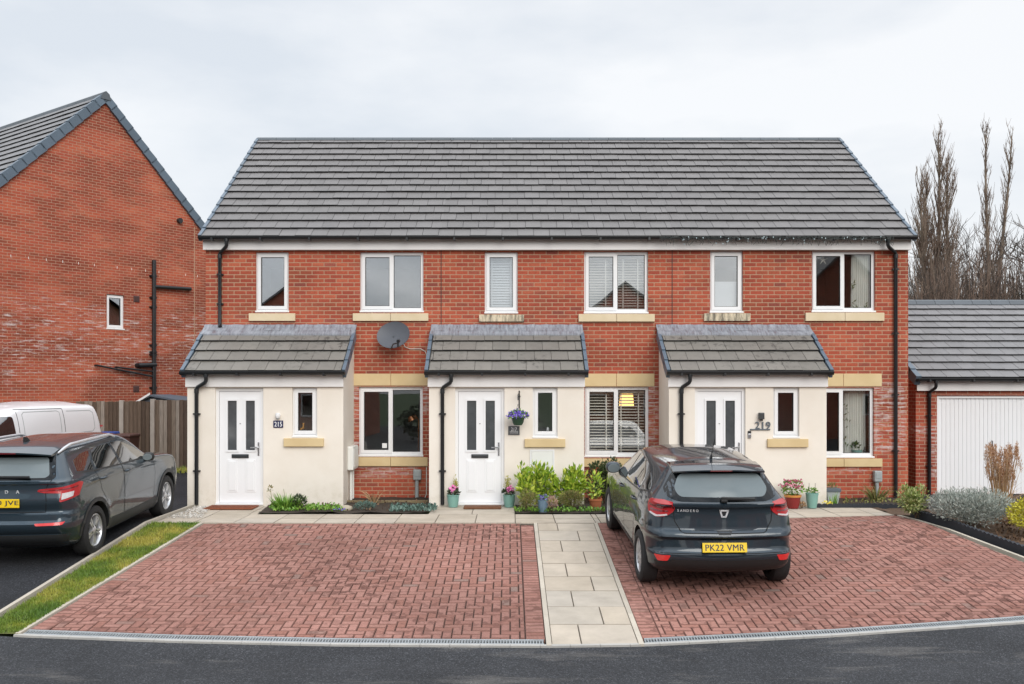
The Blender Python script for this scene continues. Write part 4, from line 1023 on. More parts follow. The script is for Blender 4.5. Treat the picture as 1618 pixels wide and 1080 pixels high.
# ------------------------------------------------------------------ back fence, shed, bins
t = NT('weathered fence board')
c = t.ramp(t.island(), [(0, (0.075, 0.048, 0.032)), (.4, (0.14, 0.095, 0.066)), (.75, (0.21, 0.16, 0.12)), (1, (0.32, 0.27, 0.225))])
gr2 = t.noise(9, 6, t.scaled(t.wpos(), (6, 6, .45)), .65)
c = t.mix(.65, c, t.ramp(gr2, [(.3, .4), (.7, 1.35)]), 'MULTIPLY'); t.bump(gr2, .3, .004); FENCE = t.out(c, .88)
POST = simple('pale weathered post', (0.34, 0.30, 0.26), 0.9, 0.3, 5)
def fence(name, label, pa, pb, z0, z1, postsat=()):
    root = thing(name, label, 'fence', (pa[0], pa[1], 0)); rn = random.Random(int(abs(pa[0]) * 100))
    a = Vector(pa); b = Vector(pb); L = (b - a).length; d_ = (b - a) / L; nrm = Vector((d_.y, -d_.x))
    m = MB(); u = 0
    while u < L - .02:
        e = min(u + .118, L); q0 = a + d_ * u; q1 = a + d_ * e; h = z1 + rn.uniform(-.012, .012)
        ps = [q0 + nrm * .004, q1 + nrm * .03, q1 + nrm * .012, q0 - nrm * .004]
        m.prism([(p[0], p[1]) for p in ps], z0, h, lambda x, y, z: (x, y, z)); u += .105
    m.build('boards', FENCE, root)
    for z in (z0 + .3, z1 - .35):
        r_ = MB(); p0, p1 = a - nrm * .03, b - nrm * .03; r_.tube([(p0.x, p0.y, z), (p1.x, p1.y, z)], .04, 4); r_.build('rail', POST, root)
    for f in postsat:
        c_ = a + d_ * (L * f) + nrm * .03; p = MB(); p.bevbox(c_.x - .055, c_.x + .055, c_.y - .05, c_.y + .05, z0 - .1, z1 + .03, .01); p.build('post', POST, root)
    return root
FD = 24.3
fence('wooden_fence', 'dark upright board fence directly behind the white van', (wx(120, FD + .1), FD + .1), (wx(238, FD + .1), FD + .1), 0, wz(634, FD), (.62,))
fence('wooden_fence', 'greyer upright board fence between the terrace and the darker fence', (wx(238, FD), FD), (-5.75, FD), 0, wz(632, FD), (.02, .52,))
FELT = simple('grey shed felt', (0.10, 0.12, 0.15), 0.9, 0.2, 8); SHEDW = simple('shed timber', (0.16, 0.10, 0.06), 0.9, 0.3, 5)
sd = 26.0; sx0, sx1 = wx(215, sd), wx(300, sd)
sh = thing('garden_shed', 'small shed with a grey felt roof and white edge trim peeping over the fence', 'shed', ((sx0 + sx1) / 2, sd, 0))
m = MB(); m.box(sx0 + .1, sx1 - .1, sd, sd + 1.8, 0, 1.55); m.build('wall', SHEDW, sh)
zt, ze_ = wz(623, sd), wz(636, sd); xm = wx(240, sd)
m = MB(); m.prism([(sx0, ze_), (xm, zt), (xm, zt - .05), (sx0, ze_ - .05)], sd - .12, sd + 1.9, lambda u, v, d_: (u, d_, v)); m.prism([(xm, zt), (sx1, ze_ + .03), (sx1, ze_ - .02), (xm, zt - .05)], sd - .12, sd + 1.9, lambda u, v, d_: (u, d_, v))
m.prism([(sx0, ze_ - .05), (xm, zt - .05), (sx1, ze_ - .02)], sd + .02, sd + 1.8, lambda u, v, d_: (u, d_, v)); srf = m.build('roof', FELT, sh)
m = MB(); m.prism([(sx0 - .02, ze_ - .06), (xm, zt - .01), (xm, zt + .05), (sx0 - .02, ze_)], sd - .16, sd - .125, lambda u, v, d_: (u, d_, v)); m.build('trim', UPVC, srf)
def wheelie(px0, px1, d_, ztop, mat, lidm, label):
    x0, x1 = wx(px0, d_), wx(px1, d_); root = thing('wheelie_bin', label, 'bin', ((x0 + x1) / 2, d_, 0), 0, 'bins by the fence'); c_ = (x0 + x1) / 2; w2 = (x1 - x0) / 2
    m = MB(); h = ztop - .08
    vs = [(c_ + sx_ * w2 * k, d_ + sy_ * .30 * k, z) for z, k in ((.06, .78), (h, 1)) for sx_, sy_ in ((-1, -1), (1, -1), (1, 1), (-1, 1))]
    m.add(vs, ((0,3,2,1),(4,5,6,7),(0,1,5,4),(1,2,6,5),(2,3,7,6),(3,0,4,7))); m.build('body', mat, root)
    m = MB(); m.bevbox(x0 - .02, x1 + .02, d_ - .33, d_ + .33, h, ztop, .03); m.tube([(x0 + .05, d_ + .36, h - .02), (x1 - .05, d_ + .36, h - .02)], .018, 8); m.build('lid', lidm, root)
    for s in (-1, 1):
        k = MB(); k.lathe([(.001, -.03), (.1, -.03), (.1, .03), (.001, .03)], Matrix.Translation((c_ + s * w2 * .85, d_ + .22, .1)) @ Matrix.Rotation(R(90), 4, 'Y'), 16); k.build('wheel', BLACK, root, smooth=40)
BINBR = simple('brown bin plastic', (0.075, 0.032, 0.025), 0.5); BINBL = simple('blue bin plastic', (0.02, 0.07, 0.32), 0.45)
wheelie(184, 213, 22.6, wz(685, 22.6), BINBR, BINBR, 'brown wheeled bin by the fence behind the grey estate car')
wheelie(156, 180, 22.9, wz(682, 22.9), BINBL, BINBL, 'blue wheeled bin between the white van and the brown bin')

# ------------------------------------------------------------------ fixtures: dish, signs, boxes, lamps, mats
DISHM = simple('grey mesh dish', (0.085, 0.09, 0.105), 0.5, 0.1, 40)
dx, dz = wx(621, 17.35), wz(528.5, 17.35)
root = thing('satellite_dish', 'dark grey oval satellite dish on the brickwork between two porches', 'satellite dish', (dx, DF, dz))
M = Matrix.Translation((dx, 17.37, dz)) @ Matrix.Rotation(R(-14), 4, 'Z') @ Matrix.Rotation(R(90 - 22), 4, 'X') @ Matrix.Diagonal((1.12, .95, 1, 1))
m = MB(); pr = [(.001, -.065)] + [(.28 * k / 10, -.065 * (1 - (k / 10) ** 2)) for k in range(1, 11)]
m.lathe(pr, M, 32); m.lathe([(.28, 0), (.285, .004), (.285, -.008), (.27, -.012)], M, 32); m.build('dish', DISHM, root, smooth=40)
m = MB(); m.tube([(dx, 17.42, dz - .02), (dx, 17.5, dz - .06), (dx + .02, DF - .01, dz - .06)], .02, 8); m.box(dx - .06, dx + .1, DF - .012, DF, dz - .14, dz + .04); m.build('bracket', DKMETAL, root)
lx, lz = wx(629, 17.0), wz(539, 17.0)
m = MB(); m.tube([(dx - .04, 17.33, dz - .26), (dx + .03, 17.15, lz - .04), (lx, 17.0, lz - .03)], .012, 8); m.build('arm', DKMETAL, root)
m = MB(); m.tube([(lx, 16.98, lz), (lx, 17.06, lz + .01)], [.028, .035], 12); m.tube([(lx, 17.0, lz - .03), (lx + .0, 17.0, lz - .1)], .02, 8); m.build('receiver', BLACK, root)
CABLE = simple('pale cable', (0.62, 0.58, 0.52), 0.6)
m = MB(); cp = [(638, 543), (640, 548), (648, 551), (665, 551), (672, 555), (675, 562), (676, 575)]
m.tube([(wx(a, DF), DF - .012, wz(b, DF)) for a, b in cp], .008, 6)
tag(m.build('aerial_cable', CABLE, smooth=True), 'pale cable looping along the bricks from the dish to the middle porch', 'cable')
NAVY = simple('navy enamel', (0.012, 0.016, 0.07), 0.3); SLATE = simple('grey slate', (0.085, 0.085, 0.09), 0.6); INK = simple('white lettering', (0.85, 0.85, 0.85), 0.5); GREYL = simple('grey lettering', (0.11, 0.13, 0.15), 0.4)
def plaque(px0, px1, py0, py1, m_, label, texts, inkm):
    x0, x1, z0, z1 = wx(px0, DP), wx(px1, DP), wz(py1, DP), wz(py0, DP); root = thing('house_sign', label, 'sign', ((x0 + x1) / 2, DP, z0), 0)
    m = MB(); m.bevbox(x0, x1, DP - .014, DP, z0, z1, .003); m.build('plate', m_, root)
    for body, cy, hh, ww in texts:
        k = MB(); put_text(k, body, Vector(((x0 + x1) / 2, DP - .0145, z0 + (z1 - z0) * cy)), hh, ww, .002, bold=True); k.build('lettering', inkm, root)
plaque(432, 447.5, 664, 675.5, NAVY, 'small navy plaque with white number 215 beside a white door', [('215', .5, .085, .13)], INK)
plaque(803, 821, 673, 687, SLATE, 'dark grey slate sign with white number 217 under the flower basket', [('217', .66, .065, .10)], INK)
# two lines of small lettering too small to read: plain engraved rules
k = MB(); x0, x1 = wx(805, DP), wx(819, DP)
rt = [o for o in bpy.data.objects if o.name.startswith('house_sign')][-1]
for z in (wz(681.2, DP), wz(683.6, DP)):
    x = x0 + .008
    while x < x1 - .01: k.box(x, x + .006, DP - .0155, DP - .013, z - .004, z + .004); x += .009
k.build('small_lettering', INK, rt)
x0, x1 = wx(1192, DP), wx(1216.5, DP)
root = thing('house_sign', 'large grey raised figures 219 standing on a thin rail', 'sign', ((x0 + x1) / 2, DP, wz(679, DP)))
k = MB(); put_text(k, '219', Vector((wx(1204.5, DP), DP - .022, wz(671.5, DP))), .125, .265, .008, bold=True); k.build('numerals', GREYL, root)
k = MB(); k.bevbox(wx(1185, DP), x1, DP - .022, DP - .004, wz(679.3, DP), wz(677.2, DP), .003); k.build('rail', GREYL, root)
# wall lamps
X, Z = wx(440, DP), wz(657, DP)
root = thing('wall_lamp', 'small white wall lamp above the navy number plaque', 'lamp', (X, DP, Z - .06))
k = MB(); k.lathe([(.001, 0), (.038, 0), (.038, .02), (.001, .02)], Matrix.Translation((X, DP, Z + .015)) @ Matrix.Rotation(R(90), 4, 'X'), 16); k.build('back_plate', UPVC, root, smooth=40)
k = MB(); k.lathe([(.001, .06), (.035, .055), (.042, .02), (.04, -.02), (.03, -.035), (.001, -.035)], Matrix.Translation((X, DP - .05, Z)), 16); k.build('lamp_shade', UPVC, root, smooth=40)
k = MB(); k.lathe([(.001, -.052), (.022, -.048), (.026, -.036), (.001, -.036)], Matrix.Translation((X, DP - .05, Z)), 12); k.build('lens', GREYBOX, root, smooth=40)
X = wx(1202, DP)
root = thing('wall_lamp', 'dark slim box lamp above the large figures 219', 'lamp', (X, DP, wz(664, DP)))
k = MB(); k.bevbox(wx(1198, DP), wx(1206, DP), DP - .09, DP - .005, wz(662, DP), wz(651.5, DP), .008); k.build('body', DKMETAL, root)
k = MB(); k.bevbox(wx(1200, DP), wx(1204, DP), DP - .07, DP - .03, wz(664.5, DP), wz(662, DP), .003); k.build('lens', BLACK, root)
X, Z0, Z1 = wx(1184, DP), wz(692, DP), wz(680.5, DP)
root = thing('doorbell', 'small black and silver doorbell camera beside the right porch door', 'doorbell', (X, DP, Z0))
k = MB(); k.bevbox(X - .028, X + .028, DP - .026, DP - .001, Z0, lerp(Z0, Z1, .62), .006); k.lathe([(.001, .0), (.014, 0), (.014, .006), (.001, .006)], Matrix.Translation((X, DP - .026, lerp(Z0, Z1, .3))) @ Matrix.Rotation(R(90), 4, 'X'), 14); k.build('body', CHROME, root)
k = MB(); k.bevbox(X - .028, X + .028, DP - .026, DP - .001, lerp(Z0, Z1, .62), Z1, .006); k.lathe([(.001, .0), (.012, 0), (.008, .008), (.001, .008)], Matrix.Translation((X, DP - .026, lerp(Z0, Z1, .8))) @ Matrix.Rotation(R(90), 4, 'X'), 14); k.build('camera_eye', BLACK, root)
# meter boxes
m = MB(); x = PA[1]; root = thing('meter_box', 'tall white meter box on the side of the left porch', 'meter box', (x, 17.25, .1))
m.bevbox(x + .001, x + .11, 16.95, 17.5, wz(741, 17.2), wz(704, 17.2), .015); m.build('case', WHITEBOX, root)
m = MB(); m.bevbox(x + .11, x + .122, 16.98, 17.47, wz(740, 17.2) + .03, wz(705, 17.2) - .03, .006); m.build('lid', WHITEBOX, root)
for y_ in (17.08, 17.3): m = MB(); m.tube([(x + .045, y_, wz(741, 17.2)), (x + .045, y_, .05)], .022, 10); m.build('pipe', WHITEBOX, root, smooth=40)
x0, x1, z0, z1 = wx(837.5, DP), wx(876, DP), .42, wz(710, DP)
root = thing('meter_cabinet', 'flat white meter cabinet in the middle porch wall behind the laurel', 'meter box', ((x0 + x1) / 2, DP, z0))
m = MB(); ring_frame(m, x0, x1, z0, z1, .025, DP - .022, DP - .001); m.build('frame', UPVC, root)
m = MB(); m.bevbox(x0 + .027, x1 - .027, DP - .018, DP - .002, z0 + .027, z1 - .027, .004); m.box(x0 + .06, x0 + .072, DP - .0195, DP - .017, lerp(z0, z1, .55), lerp(z0, z1, .58)); m.build('door', WHITEBOX, root)
for px, py0, py1, d_, lab in ((660, 741, 757.5, DF, 'grey utility box on a short pipe below the lower window of number 215'), (1384.5, 743, 760.5, DF, 'grey utility box on a short pipe near the right end downpipe')):
    X, z0, z1 = wx(px, d_), wz(py1, d_), wz(py0, d_); root = thing('utility_box', lab, 'meter box', (X, d_, .05), 0, 'grey utility boxes below the windows')
    m = MB(); m.bevbox(X - .075, X + .075, d_ - .12, d_ - .002, z0, z1, .02); m.bevbox(X - .05, X + .05, d_ - .126, d_ - .118, z0 + .07, z1 - .04, .004); m.build('case', GREYBOX, root)
    m = MB(); m.tube([(X - .01, d_ - .055, z0), (X - .01, d_ - .055, .0)], .036, 12); m.build('pipe', GREYBOX, root, smooth=40)
m = MB(); cx_ = wx(674, DF); m.tube([(cx_, DF - .012, wz(737, DF)), (cx_, DF - .012, wz(780, DF)), (cx_ - .03, DF - .02, wz(786, DF)), (cx_ - .01, DF - .02, .02)], .009, 6)
tag(m.build('wall_cable', CABLE, smooth=True), 'pale thin cable running down the bricks beside the middle porch', 'cable')
# door mats
def mat_(px0, px1, d0, d1, m_, label):
    x0, x1 = wx(px0, (d0 + d1) / 2), wx(px1, (d0 + d1) / 2); m = MB(); m.bevbox(x0, x1, d0, d1, .008, .03, .006)
    x = x0 + .012
    while x < x1 - .02: m.box(x, x + .008, d0 + .012, d1 - .012, .0295, .0335); x += .016
    tag(m.build('door_mat', m_), label, 'door mat', 'door mats outside the porch doors')
MATA = simple('rust coir', (0.24, 0.075, 0.032), 0.95, 0.4, 30, bump=.8, bscale=120); MATB = simple('brown coir', (0.17, 0.075, 0.035), 0.95, 0.5, 30, bump=.8, bscale=120)
mat_(328, 404, 16.02, 16.48, MATA, 'thin rust brown doormat in front of the left white door')
mat_(733, 792, 16.10, 16.48, MATB, 'thick brown doormat between two teal pots')
# fairy lights along the right gutter
WIRE = simple('dark green wire', (0.012, 0.02, 0.02), 0.5); BULB = simple('clear bulb', (0.55, 0.68, 0.72), 0.15)
rn = random.Random(21); xa, xb_ = wx(1043, 17.4), wx(1412, 17.4)
root = thing('fairy_lights', 'tangled dark string of unlit fairy lights along the right part of the gutter', 'fairy lights', ((xa + xb_) / 2, 17.38, 4.75))
m = MB(); bb = MB(); x = xa; pts = []
while x < xb_:
    pts.append((x, 17.375 + rn.uniform(-.01, .01), 4.865 + rn.uniform(-.03, .02)))
    if rn.random() < .8:
        l = rn.uniform(.03, .17); y_ = 17.37; m.tube([(x, y_, 4.86), (x + rn.uniform(-.03, .03), y_ - .01, 4.86 - l * .6), (x + rn.uniform(-.05, .05), y_, 4.86 - l)], .0035, 4)
        if rn.random() < .3: q = (x + rn.uniform(-.05, .05), y_ - .005, 4.86 - l * rn.random()); bb.lathe([(.001, -.014), (.008, -.006), (.008, .006), (.001, .014)], Matrix.Translation(q), 6)
    x += rn.uniform(.015, .04)
m.tube(pts, .006, 5); m.tube([(p[0], p[1] - .01, p[2] - .03) for p in pts[::2]], .006, 5)
m.build('wire', WIRE, root); bb.build('bulbs', BULB, root)
# ------------------------------------------------------------------ vehicles
def paint(name, col, metallic=.55, rough=.38):
    t = NT(name)
    fl = t.noise(900, 1)
    dirt = t.noise(1.5, 5)
    c = t.mix(t.math('MULTIPLY', fl, .35), col, tuple(min(1, x * 2.0) for x in col))
    return t.out(c, t.math('MULTIPLY_ADD', dirt, .12, rough - .06), Metallic=metallic, Coat_Weight=1.0, Coat_Roughness=.03, Coat_IOR=1.5)
PAINT_A = paint('blue grey metallic paint', (0.013, 0.023, 0.033)); PAINT_B = paint('slate grey metallic paint', (0.022, 0.038, 0.052)); PAINT_V = simple('white van paint', (0.74, 0.75, 0.77), .25, .04, 1.5, Coat_Weight=.6)
def carglass(name, col, rough=.02):
    t = NT(name); return t.out(col, rough, IOR=1.75, Specular_IOR_Level=.8, Coat_Weight=1.0, Coat_IOR=1.6)
CGLASS = carglass('car glass', (0.012, 0.015, 0.016)); CGLASSL = simple('pale rear glass', (0.16, 0.19, 0.20), .12, .15, 2, IOR=1.35); FRIT = simple('black glass border', (0.006, 0.007, 0.008), .05, .1, 3, IOR=1.4)  # pale rear glass has a sky reflection painted into its base colour
TYRE = simple('tyre rubber', (0.016, 0.016, 0.017), .8, .25, 12, bump=.3, bscale=80); RIM = simple('silver rim', (0.58, 0.59, 0.61), .35, .06, 5, Metallic=.6); RIMD = simple('rim shadow black', (0.012, 0.012, 0.013), .5)
REDL = simple('red lamp lens', (0.36, 0.006, 0.010), .3, .3, 14, Coat_Weight=.25); REDB = simple('red reflector', (0.62, 0.02, 0.02), .25, .2, 60, Coat_Weight=.6); WHTL = simple('clear lamp lens', (0.55, 0.52, 0.53), .15, .2, 20, Coat_Weight=1.0); REDD = simple('dark red lens', (0.13, 0.004, 0.008), .15, .2, 14, Coat_Weight=1.0)
TRIM = simple('black car trim', (0.014, 0.015, 0.016), .5, .2, 20); SEAM = simple('panel gap', (0.004, 0.004, 0.004), .9); PLATE = simple('yellow number plate', (0.80, 0.55, 0.012), .35, .05, 10); INKD = simple('plate lettering', (0.012, 0.014, 0.05), .5); CHR = simple('chrome badge', (0.80, 0.81, 0.83), .3, .03, 5, Metallic=.35)
def body_shell(sp):
    """stack of plan outlines, rear centre -> corner -> side -> corner -> front centre, closed by a domed roof"""
    zs = sp['zs']; half = []
    for z in zs:
        yr, yf, w_ = interp(sp['yr'], z), sinterp(sp['yf'], z), sinterp(sp['w'], z)
        bow, rx, ry = interp(sp['bow'], z), interp(sp['rx'], z), interp(sp['ry'], z)
        tr, tf = interp(sp['tr'], z), interp(sp['tf'], z)
        ya, yb_ = yr + 1.4, yf - 1.3
        def W(y):
            k = 1.0
            if y < ya: k -= tr * ((ya - y) / 1.4) ** 2
            if y > yb_: k -= tf * ((y - yb_) / 1.3) ** 2
            return w_ * k
        wr = W(yr + ry); wf = W(yf - .35); P = []
        for i in range(11): x = (wr - rx) * i / 10; P.append((x, yr + bow * (x / wr) ** 2))
        y0 = yr + bow * ((wr - rx) / wr) ** 2
        for i in range(1, 9):
            a = R(90) * i / 8; P.append((wr - rx + rx * math.sin(a), y0 + (1 - math.cos(a)) * ry))
        ys, ye = y0 + ry, yf - .40
        for i in range(1, 41):
            y = lerp(ys, ye, i / 40); x = W(y)
            for yw in sp['axles']:
                d_ = math.hypot(y - yw, z - sp['rw']); x += sp.get('flare', .016) * math.exp(-((d_ - sp['ra'] - .03) / .055) ** 2) if z < 1.0 else 0
            P.append((x, y))
        xe = W(ye)
        for i in range(1, 9):
            a = R(90) * i / 8; P.append((xe - .30 * (1 - math.cos(a)), ye + .32 * math.sin(a)))
        for i in range(1, 7): x = (xe - .30) * (1 - i / 6); P.append((x, lerp(ye + .32, yf, 1 - (x / (xe - .30)) ** 2)))
        half.append(P)
    m = len(half[0]); bm = bmesh.new()
    rings = []
    for z, P in zip(zs, half):
        right = [bm.verts.new((x, y, z)) for x, y in P]
        left = [bm.verts.new((-x, y, z)) for x, y in P[1:-1]][::-1]
        rings.append(right + left)
    n = len(rings[0])
    for a, b in zip(rings, rings[1:]):
        for i in range(n): bm.faces.new((a[i], a[(i + 1) % n], b[(i + 1) % n], b[i]))
    bm.faces.new(rings[0][::-1])
    # roof dome: strips between mirrored points
    top = rings[-1]; K = 10; yr, yf = half[-1][0][1], half[-1][-1][1]; prev = None; zt = zs[-1]
    for i in range(m):
        a, b = top[i], (top[(n - i) % n]); x, y = half[-1][i]
        if i == 0 or i == m - 1: row = [a] * (K + 1)
        else:
            s_ = (y - yr) / (yf - yr); hump = sp['hump'] * min(1, (s_ / .22)) ** .8 * min(1, (1 - s_) / .35) ** .8 if 0 < s_ < 1 else 0
            row = []
            for k in range(K + 1):
                u = 1 - 2 * k / K
                row.append(a if k == 0 else b if k == K else bm.verts.new((x * u, y, zt + hump * (1 - abs(u) ** 2.6))))
        if prev is not None:
            for k in range(K):
                vs = []
                for v in (prev[k], prev[k + 1], row[k + 1], row[k]):
                    if v not in vs: vs.append(v)
                if len(vs) >= 3:
                    try: bm.faces.new(vs)
                    except ValueError: pass
        prev = row
    bmesh.ops.recalc_face_normals(bm, faces=bm.faces[:])
    return bm
def patch(bvh, outline, org, dr, off=.004, step=.045, thick=.010):
    """skin piece lying on the body: outline in (u,v), pushed along dr until it meets the shell"""
    bm = bmesh.new(); vs = [bm.verts.new((u, v, 0)) for u, v in outline]; bm.faces.new(vs)
    for ax in (0, 1):
        lo, hi = min(p[ax] for p in outline), max(p[ax] for p in outline); k = int((hi - lo) / step)
        for i in range(1, k + 1):
            co_ = Vector((0, 0, 0)); co_[ax] = lo + (hi - lo) * i / (k + 1); no = Vector((0, 0, 0)); no[ax] = 1
            bmesh.ops.bisect_plane(bm, geom=bm.verts[:] + bm.edges[:] + bm.faces[:], plane_co=co_, plane_no=no)
    dr = Vector(dr).normalized(); last = None; pts = {}
    for v in bm.verts:
        h = bvh.ray_cast(org(v.co.x, v.co.y), dr)
        pts[v] = (h[0], h[1]) if h[0] is not None else None
    good = [p[0].dot(dr) for p in pts.values() if p]; mean = sorted(good)[len(good) // 2] if good else 0
    for v in bm.verts:
        o = org(v.co.x, v.co.y)
        if pts[v]: 
            q, nn = pts[v]; v.co = q - dr * off
        else: v.co = o + dr * (mean - o.dot(dr))
    bmesh.ops.recalc_face_normals(bm, faces=bm.faces[:])
    f = bm.faces[:]
    r_ = bmesh.ops.extrude_face_region(bm, geom=f)
    for e in r_['geom']:
        if isinstance(e, bmesh.types.BMVert): e.co += dr * thick
    bmesh.ops.recalc_face_normals(bm, faces=bm.faces[:])
    return bm
def rounded(poly, r=.03, n=4):
    o = []
    for i, p in enumerate(poly):
        a, b, c_ = Vector(poly[i - 1]), Vector(p), Vector(poly[(i + 1) % len(poly)])
        u, v = (a - b), (c_ - b); d_ = min(r, u.length * .45, v.length * .45); s0, s1 = b + u.normalized() * d_, b + v.normalized() * d_
        for k in range(n + 1): t_ = k / n; q = s0.lerp(b, t_).lerp(b.lerp(s1, t_), t_); o.append((q.x, q.y))
    return o
SIDE_R = (lambda u, v: Vector((3, u, v)), (-1, 0, 0)); SIDE_L = (lambda u, v: Vector((-3, u, v)), (1, 0, 0)); REAR = (lambda u, v: Vector((u, -4, v)), (0, 1, 0)); FRONT = (lambda u, v: Vector((u, 8, v)), (0, -1, 0)); TOP = (lambda u, v: Vector((u, v, 4)), (0, 0, -1))
def DIAG(al, s):
    c_, n_ = math.cos(al), math.sin(al)
    return (lambda u, v: Vector((s * (u * c_ + 3 * n_), u * n_ - 3 * c_, v)), (-s * n_, c_, 0))
def strip(bvh, pts, view, wd=.007, off=.0025, step=.04):
    org, dr = view; dr = Vector(dr).normalized(); mb = MB(); P = []
    for (a, b), (c_, d_) in zip(pts, pts[1:]):
        L = math.hypot(c_ - a, d_ - b); k = max(1, int(L / step))
        for i in range(k): P.append((a + (c_ - a) * i / k, b + (d_ - b) * i / k))
    P.append(pts[-1]); n = len(P); V = []
    for i, p in enumerate(P):
        q0, q1 = P[max(0, i - 1)], P[min(n - 1, i + 1)]; d_ = Vector((q1[0] - q0[0], q1[1] - q0[1])).normalized(); s = Vector((-d_.y, d_.x)) * wd / 2
        for sg in (1, -1):
            o = org(p[0] + s.x * sg, p[1] + s.y * sg); h = bvh.ray_cast(o, dr); V.append((h[0] - dr * off) if h[0] is not None else None)
    k0 = len(mb.v)
    idx = {}
    for i, v in enumerate(V):
        if v is not None: idx[i] = len(mb.v); mb.v.append(v)
    for i in range(n - 1):
        q = [2*i, 2*i + 1, 2*i + 3, 2*i + 2]
        if all(j in idx for j in q): mb.f.append(tuple(idx[j] for j in q))
    return mb
def hit(bvh, view, u, v): 
    h = bvh.ray_cast(view[0](u, v), Vector(view[1]).normalized()); return h[0] if h[0] is not None else view[0](u, v)
def wheel(root, x, y, rt, wdt, s, spokes, style):
    M = Matrix.Translation((x, y, rt)) @ Matrix.Rotation(R(90) * s, 4, 'Y')
    rr_ = rt * .66; h = wdt / 2
    m = MB(); m.lathe([(rr_, -h * .8), (rr_ + .02, -h), (rt - .03, -h), (rt - .006, -h * .82), (rt, -h * .5), (rt, h * .5), (rt - .006, h * .82), (rt - .03, h), (rr_ + .02, h), (rr_, h * .8)], M, 40)
    for k in (-.45, -.15, .15, .45): pass
    ty = m.build('tyre', TYRE, None, smooth=40) if False else None
    w_ = m.build('wheel', TYRE, root, smooth=40)
    m = MB(); m.lathe([(rr_, h * .82), (rr_ - .012, h * .86), (rr_ - .03, h * .6), (rr_ - .03, h * .1)], M, 40)
    for k in range(spokes):
        a0 = 2 * math.pi * k / spokes
        if style == 'hub':
            for da, wd in ((-.13, .026), (.13, .026)):
                a = a0 + da; c_, sn = math.cos(a), math.sin(a)
                def F(u, v, d_): return M @ Vector((u * c_ - v * sn, u * sn + v * c_, d_))
                m.prism([(.03, -wd * 1.1), (rr_ - .02, -wd), (rr_ - .02, wd), (.03, wd * 1.1)], h * .35, h * .78, F)
        else:
            for da in (-.16, .16):
                c0, s0 = math.cos(a0 + da * .3), math.sin(a0 + da * .3); c1, s1 = math.cos(a0 + da), math.sin(a0 + da)
                p0, p1 = Vector((c0 * .04, s0 * .04, 0)), Vector((c1 * (rr_ - .015), s1 * (rr_ - .015), 0)); n_ = Vector((-(p1 - p0).y, (p1 - p0).x, 0)).normalized() * .015
                q = [p0 - n_ * 1.2, p1 - n_ * .8, p1 + n_ * .8, p0 + n_ * 1.2]
                m.prism([(p.x, p.y) for p in q], h * .3, h * .74, lambda u, v, d_: M @ Vector((u, v, d_)))
    m.lathe([(.001, h * .84), (.035, h * .82), (.06, h * .7), (.06, h * .3)], M, 20); m.build('rim', RIM, w_, smooth=35)
    m = MB(); m.lathe([(.001, h * .15), (rr_ - .03, h * .15)], M, 32); m.lathe([(rr_ - .03, -h * .7), (.001, -h * .7)], M, 32); m.build('rim_shade_disc', RIMD, w_)  # black discs paint the shade in the gaps behind the spokes
    return w_
def make_car(sp, name, label, cat, loc, rot):
    root = thing(name, label, cat, loc); root.rotation_euler = rot; ORG[root.name] = Vector((0, 0, 0))
    bm = body_shell(sp); bvh = BVHTree.FromBMesh(bm)
    me = bpy.data.meshes.new('body'); bm.to_mesh(me); bm.free()
    me.materials.append(sp['paint']); me.materials.append(TRIM)
    bo = bpy.data.objects.new('body', me); COL.objects.link(bo)
    cb = bmesh.new()
    for yw in sp['axles']:
        for s in (-1, 1):
            M = Matrix.Translation((s * .95, yw, sp['rw'])) @ Matrix.Rotation(R(90), 4, 'Y')
            bmesh.ops.create_cone(cb, cap_ends=True, segments=48, radius1=sp['ra'], radius2=sp['ra'], depth=.72, matrix=M)
    cme = bpy.data.meshes.new('arch'); cb.to_mesh(cme); cb.free(); cu = bpy.data.objects.new('arch', cme); COL.objects.link(cu)
    md = bo.modifiers.new('arch', 'BOOLEAN'); md.operation = 'DIFFERENCE'; md.object = cu; md.solver = 'EXACT'
    bpy.context.view_layer.update(); dg = bpy.context.evaluated_depsgraph_get()
    nm = bpy.data.meshes.new_from_object(bo.evaluated_get(dg)); bo.modifiers.clear(); bo.data = nm
    bpy.data.objects.remove(cu); bpy.data.meshes.remove(cme); bpy.data.meshes.remove(me)
    if len(nm.materials) < 2: nm.materials.clear(); nm.materials.append(sp['paint']); nm.materials.append(TRIM)
    for p in nm.polygons:
        p.use_smooth = True; p.material_index = 0; c_ = p.center
        for yw in sp['axles']:
            dd = math.hypot(c_.y - yw, c_.z - sp['rw'])
            if dd < sp['ra'] + .002 and (abs(dd - sp['ra']) < .006 and abs(p.normal.x) < .3 or abs(c_.x) < .62): p.material_index = 1
        if c_.z < interp(sp['zs_trim'], c_.y) and p.normal.z < .5 or c_.z <= sp['zs'][0] + .001: p.material_index = 1
    nm.set_sharp_from_angle(angle=R(38))
    bo.parent = root; ORG[bo.name] = Vector((0, 0, 0))
    for yw in sp['axles']:
        for s in (-1, 1): wheel(root, s * sp['track'], yw, sp['rw'], sp['tw'], s, sp['spokes'], sp['style'])
    def P(nm_, outline, view, mat, par=None, smooth=30, label_=None, **k):
        b = patch(bvh, outline, view[0], view[1], **k); mb = MB().bm(b); return mb.build(nm_, mat, par or root, smooth=smooth, label=label_)
    def S(nm_, pts, view, mat=SEAM, par=None, **k): return strip(bvh, pts, view, **k).build(nm_, mat, par or bo)
    return root, bo, bvh, P, S
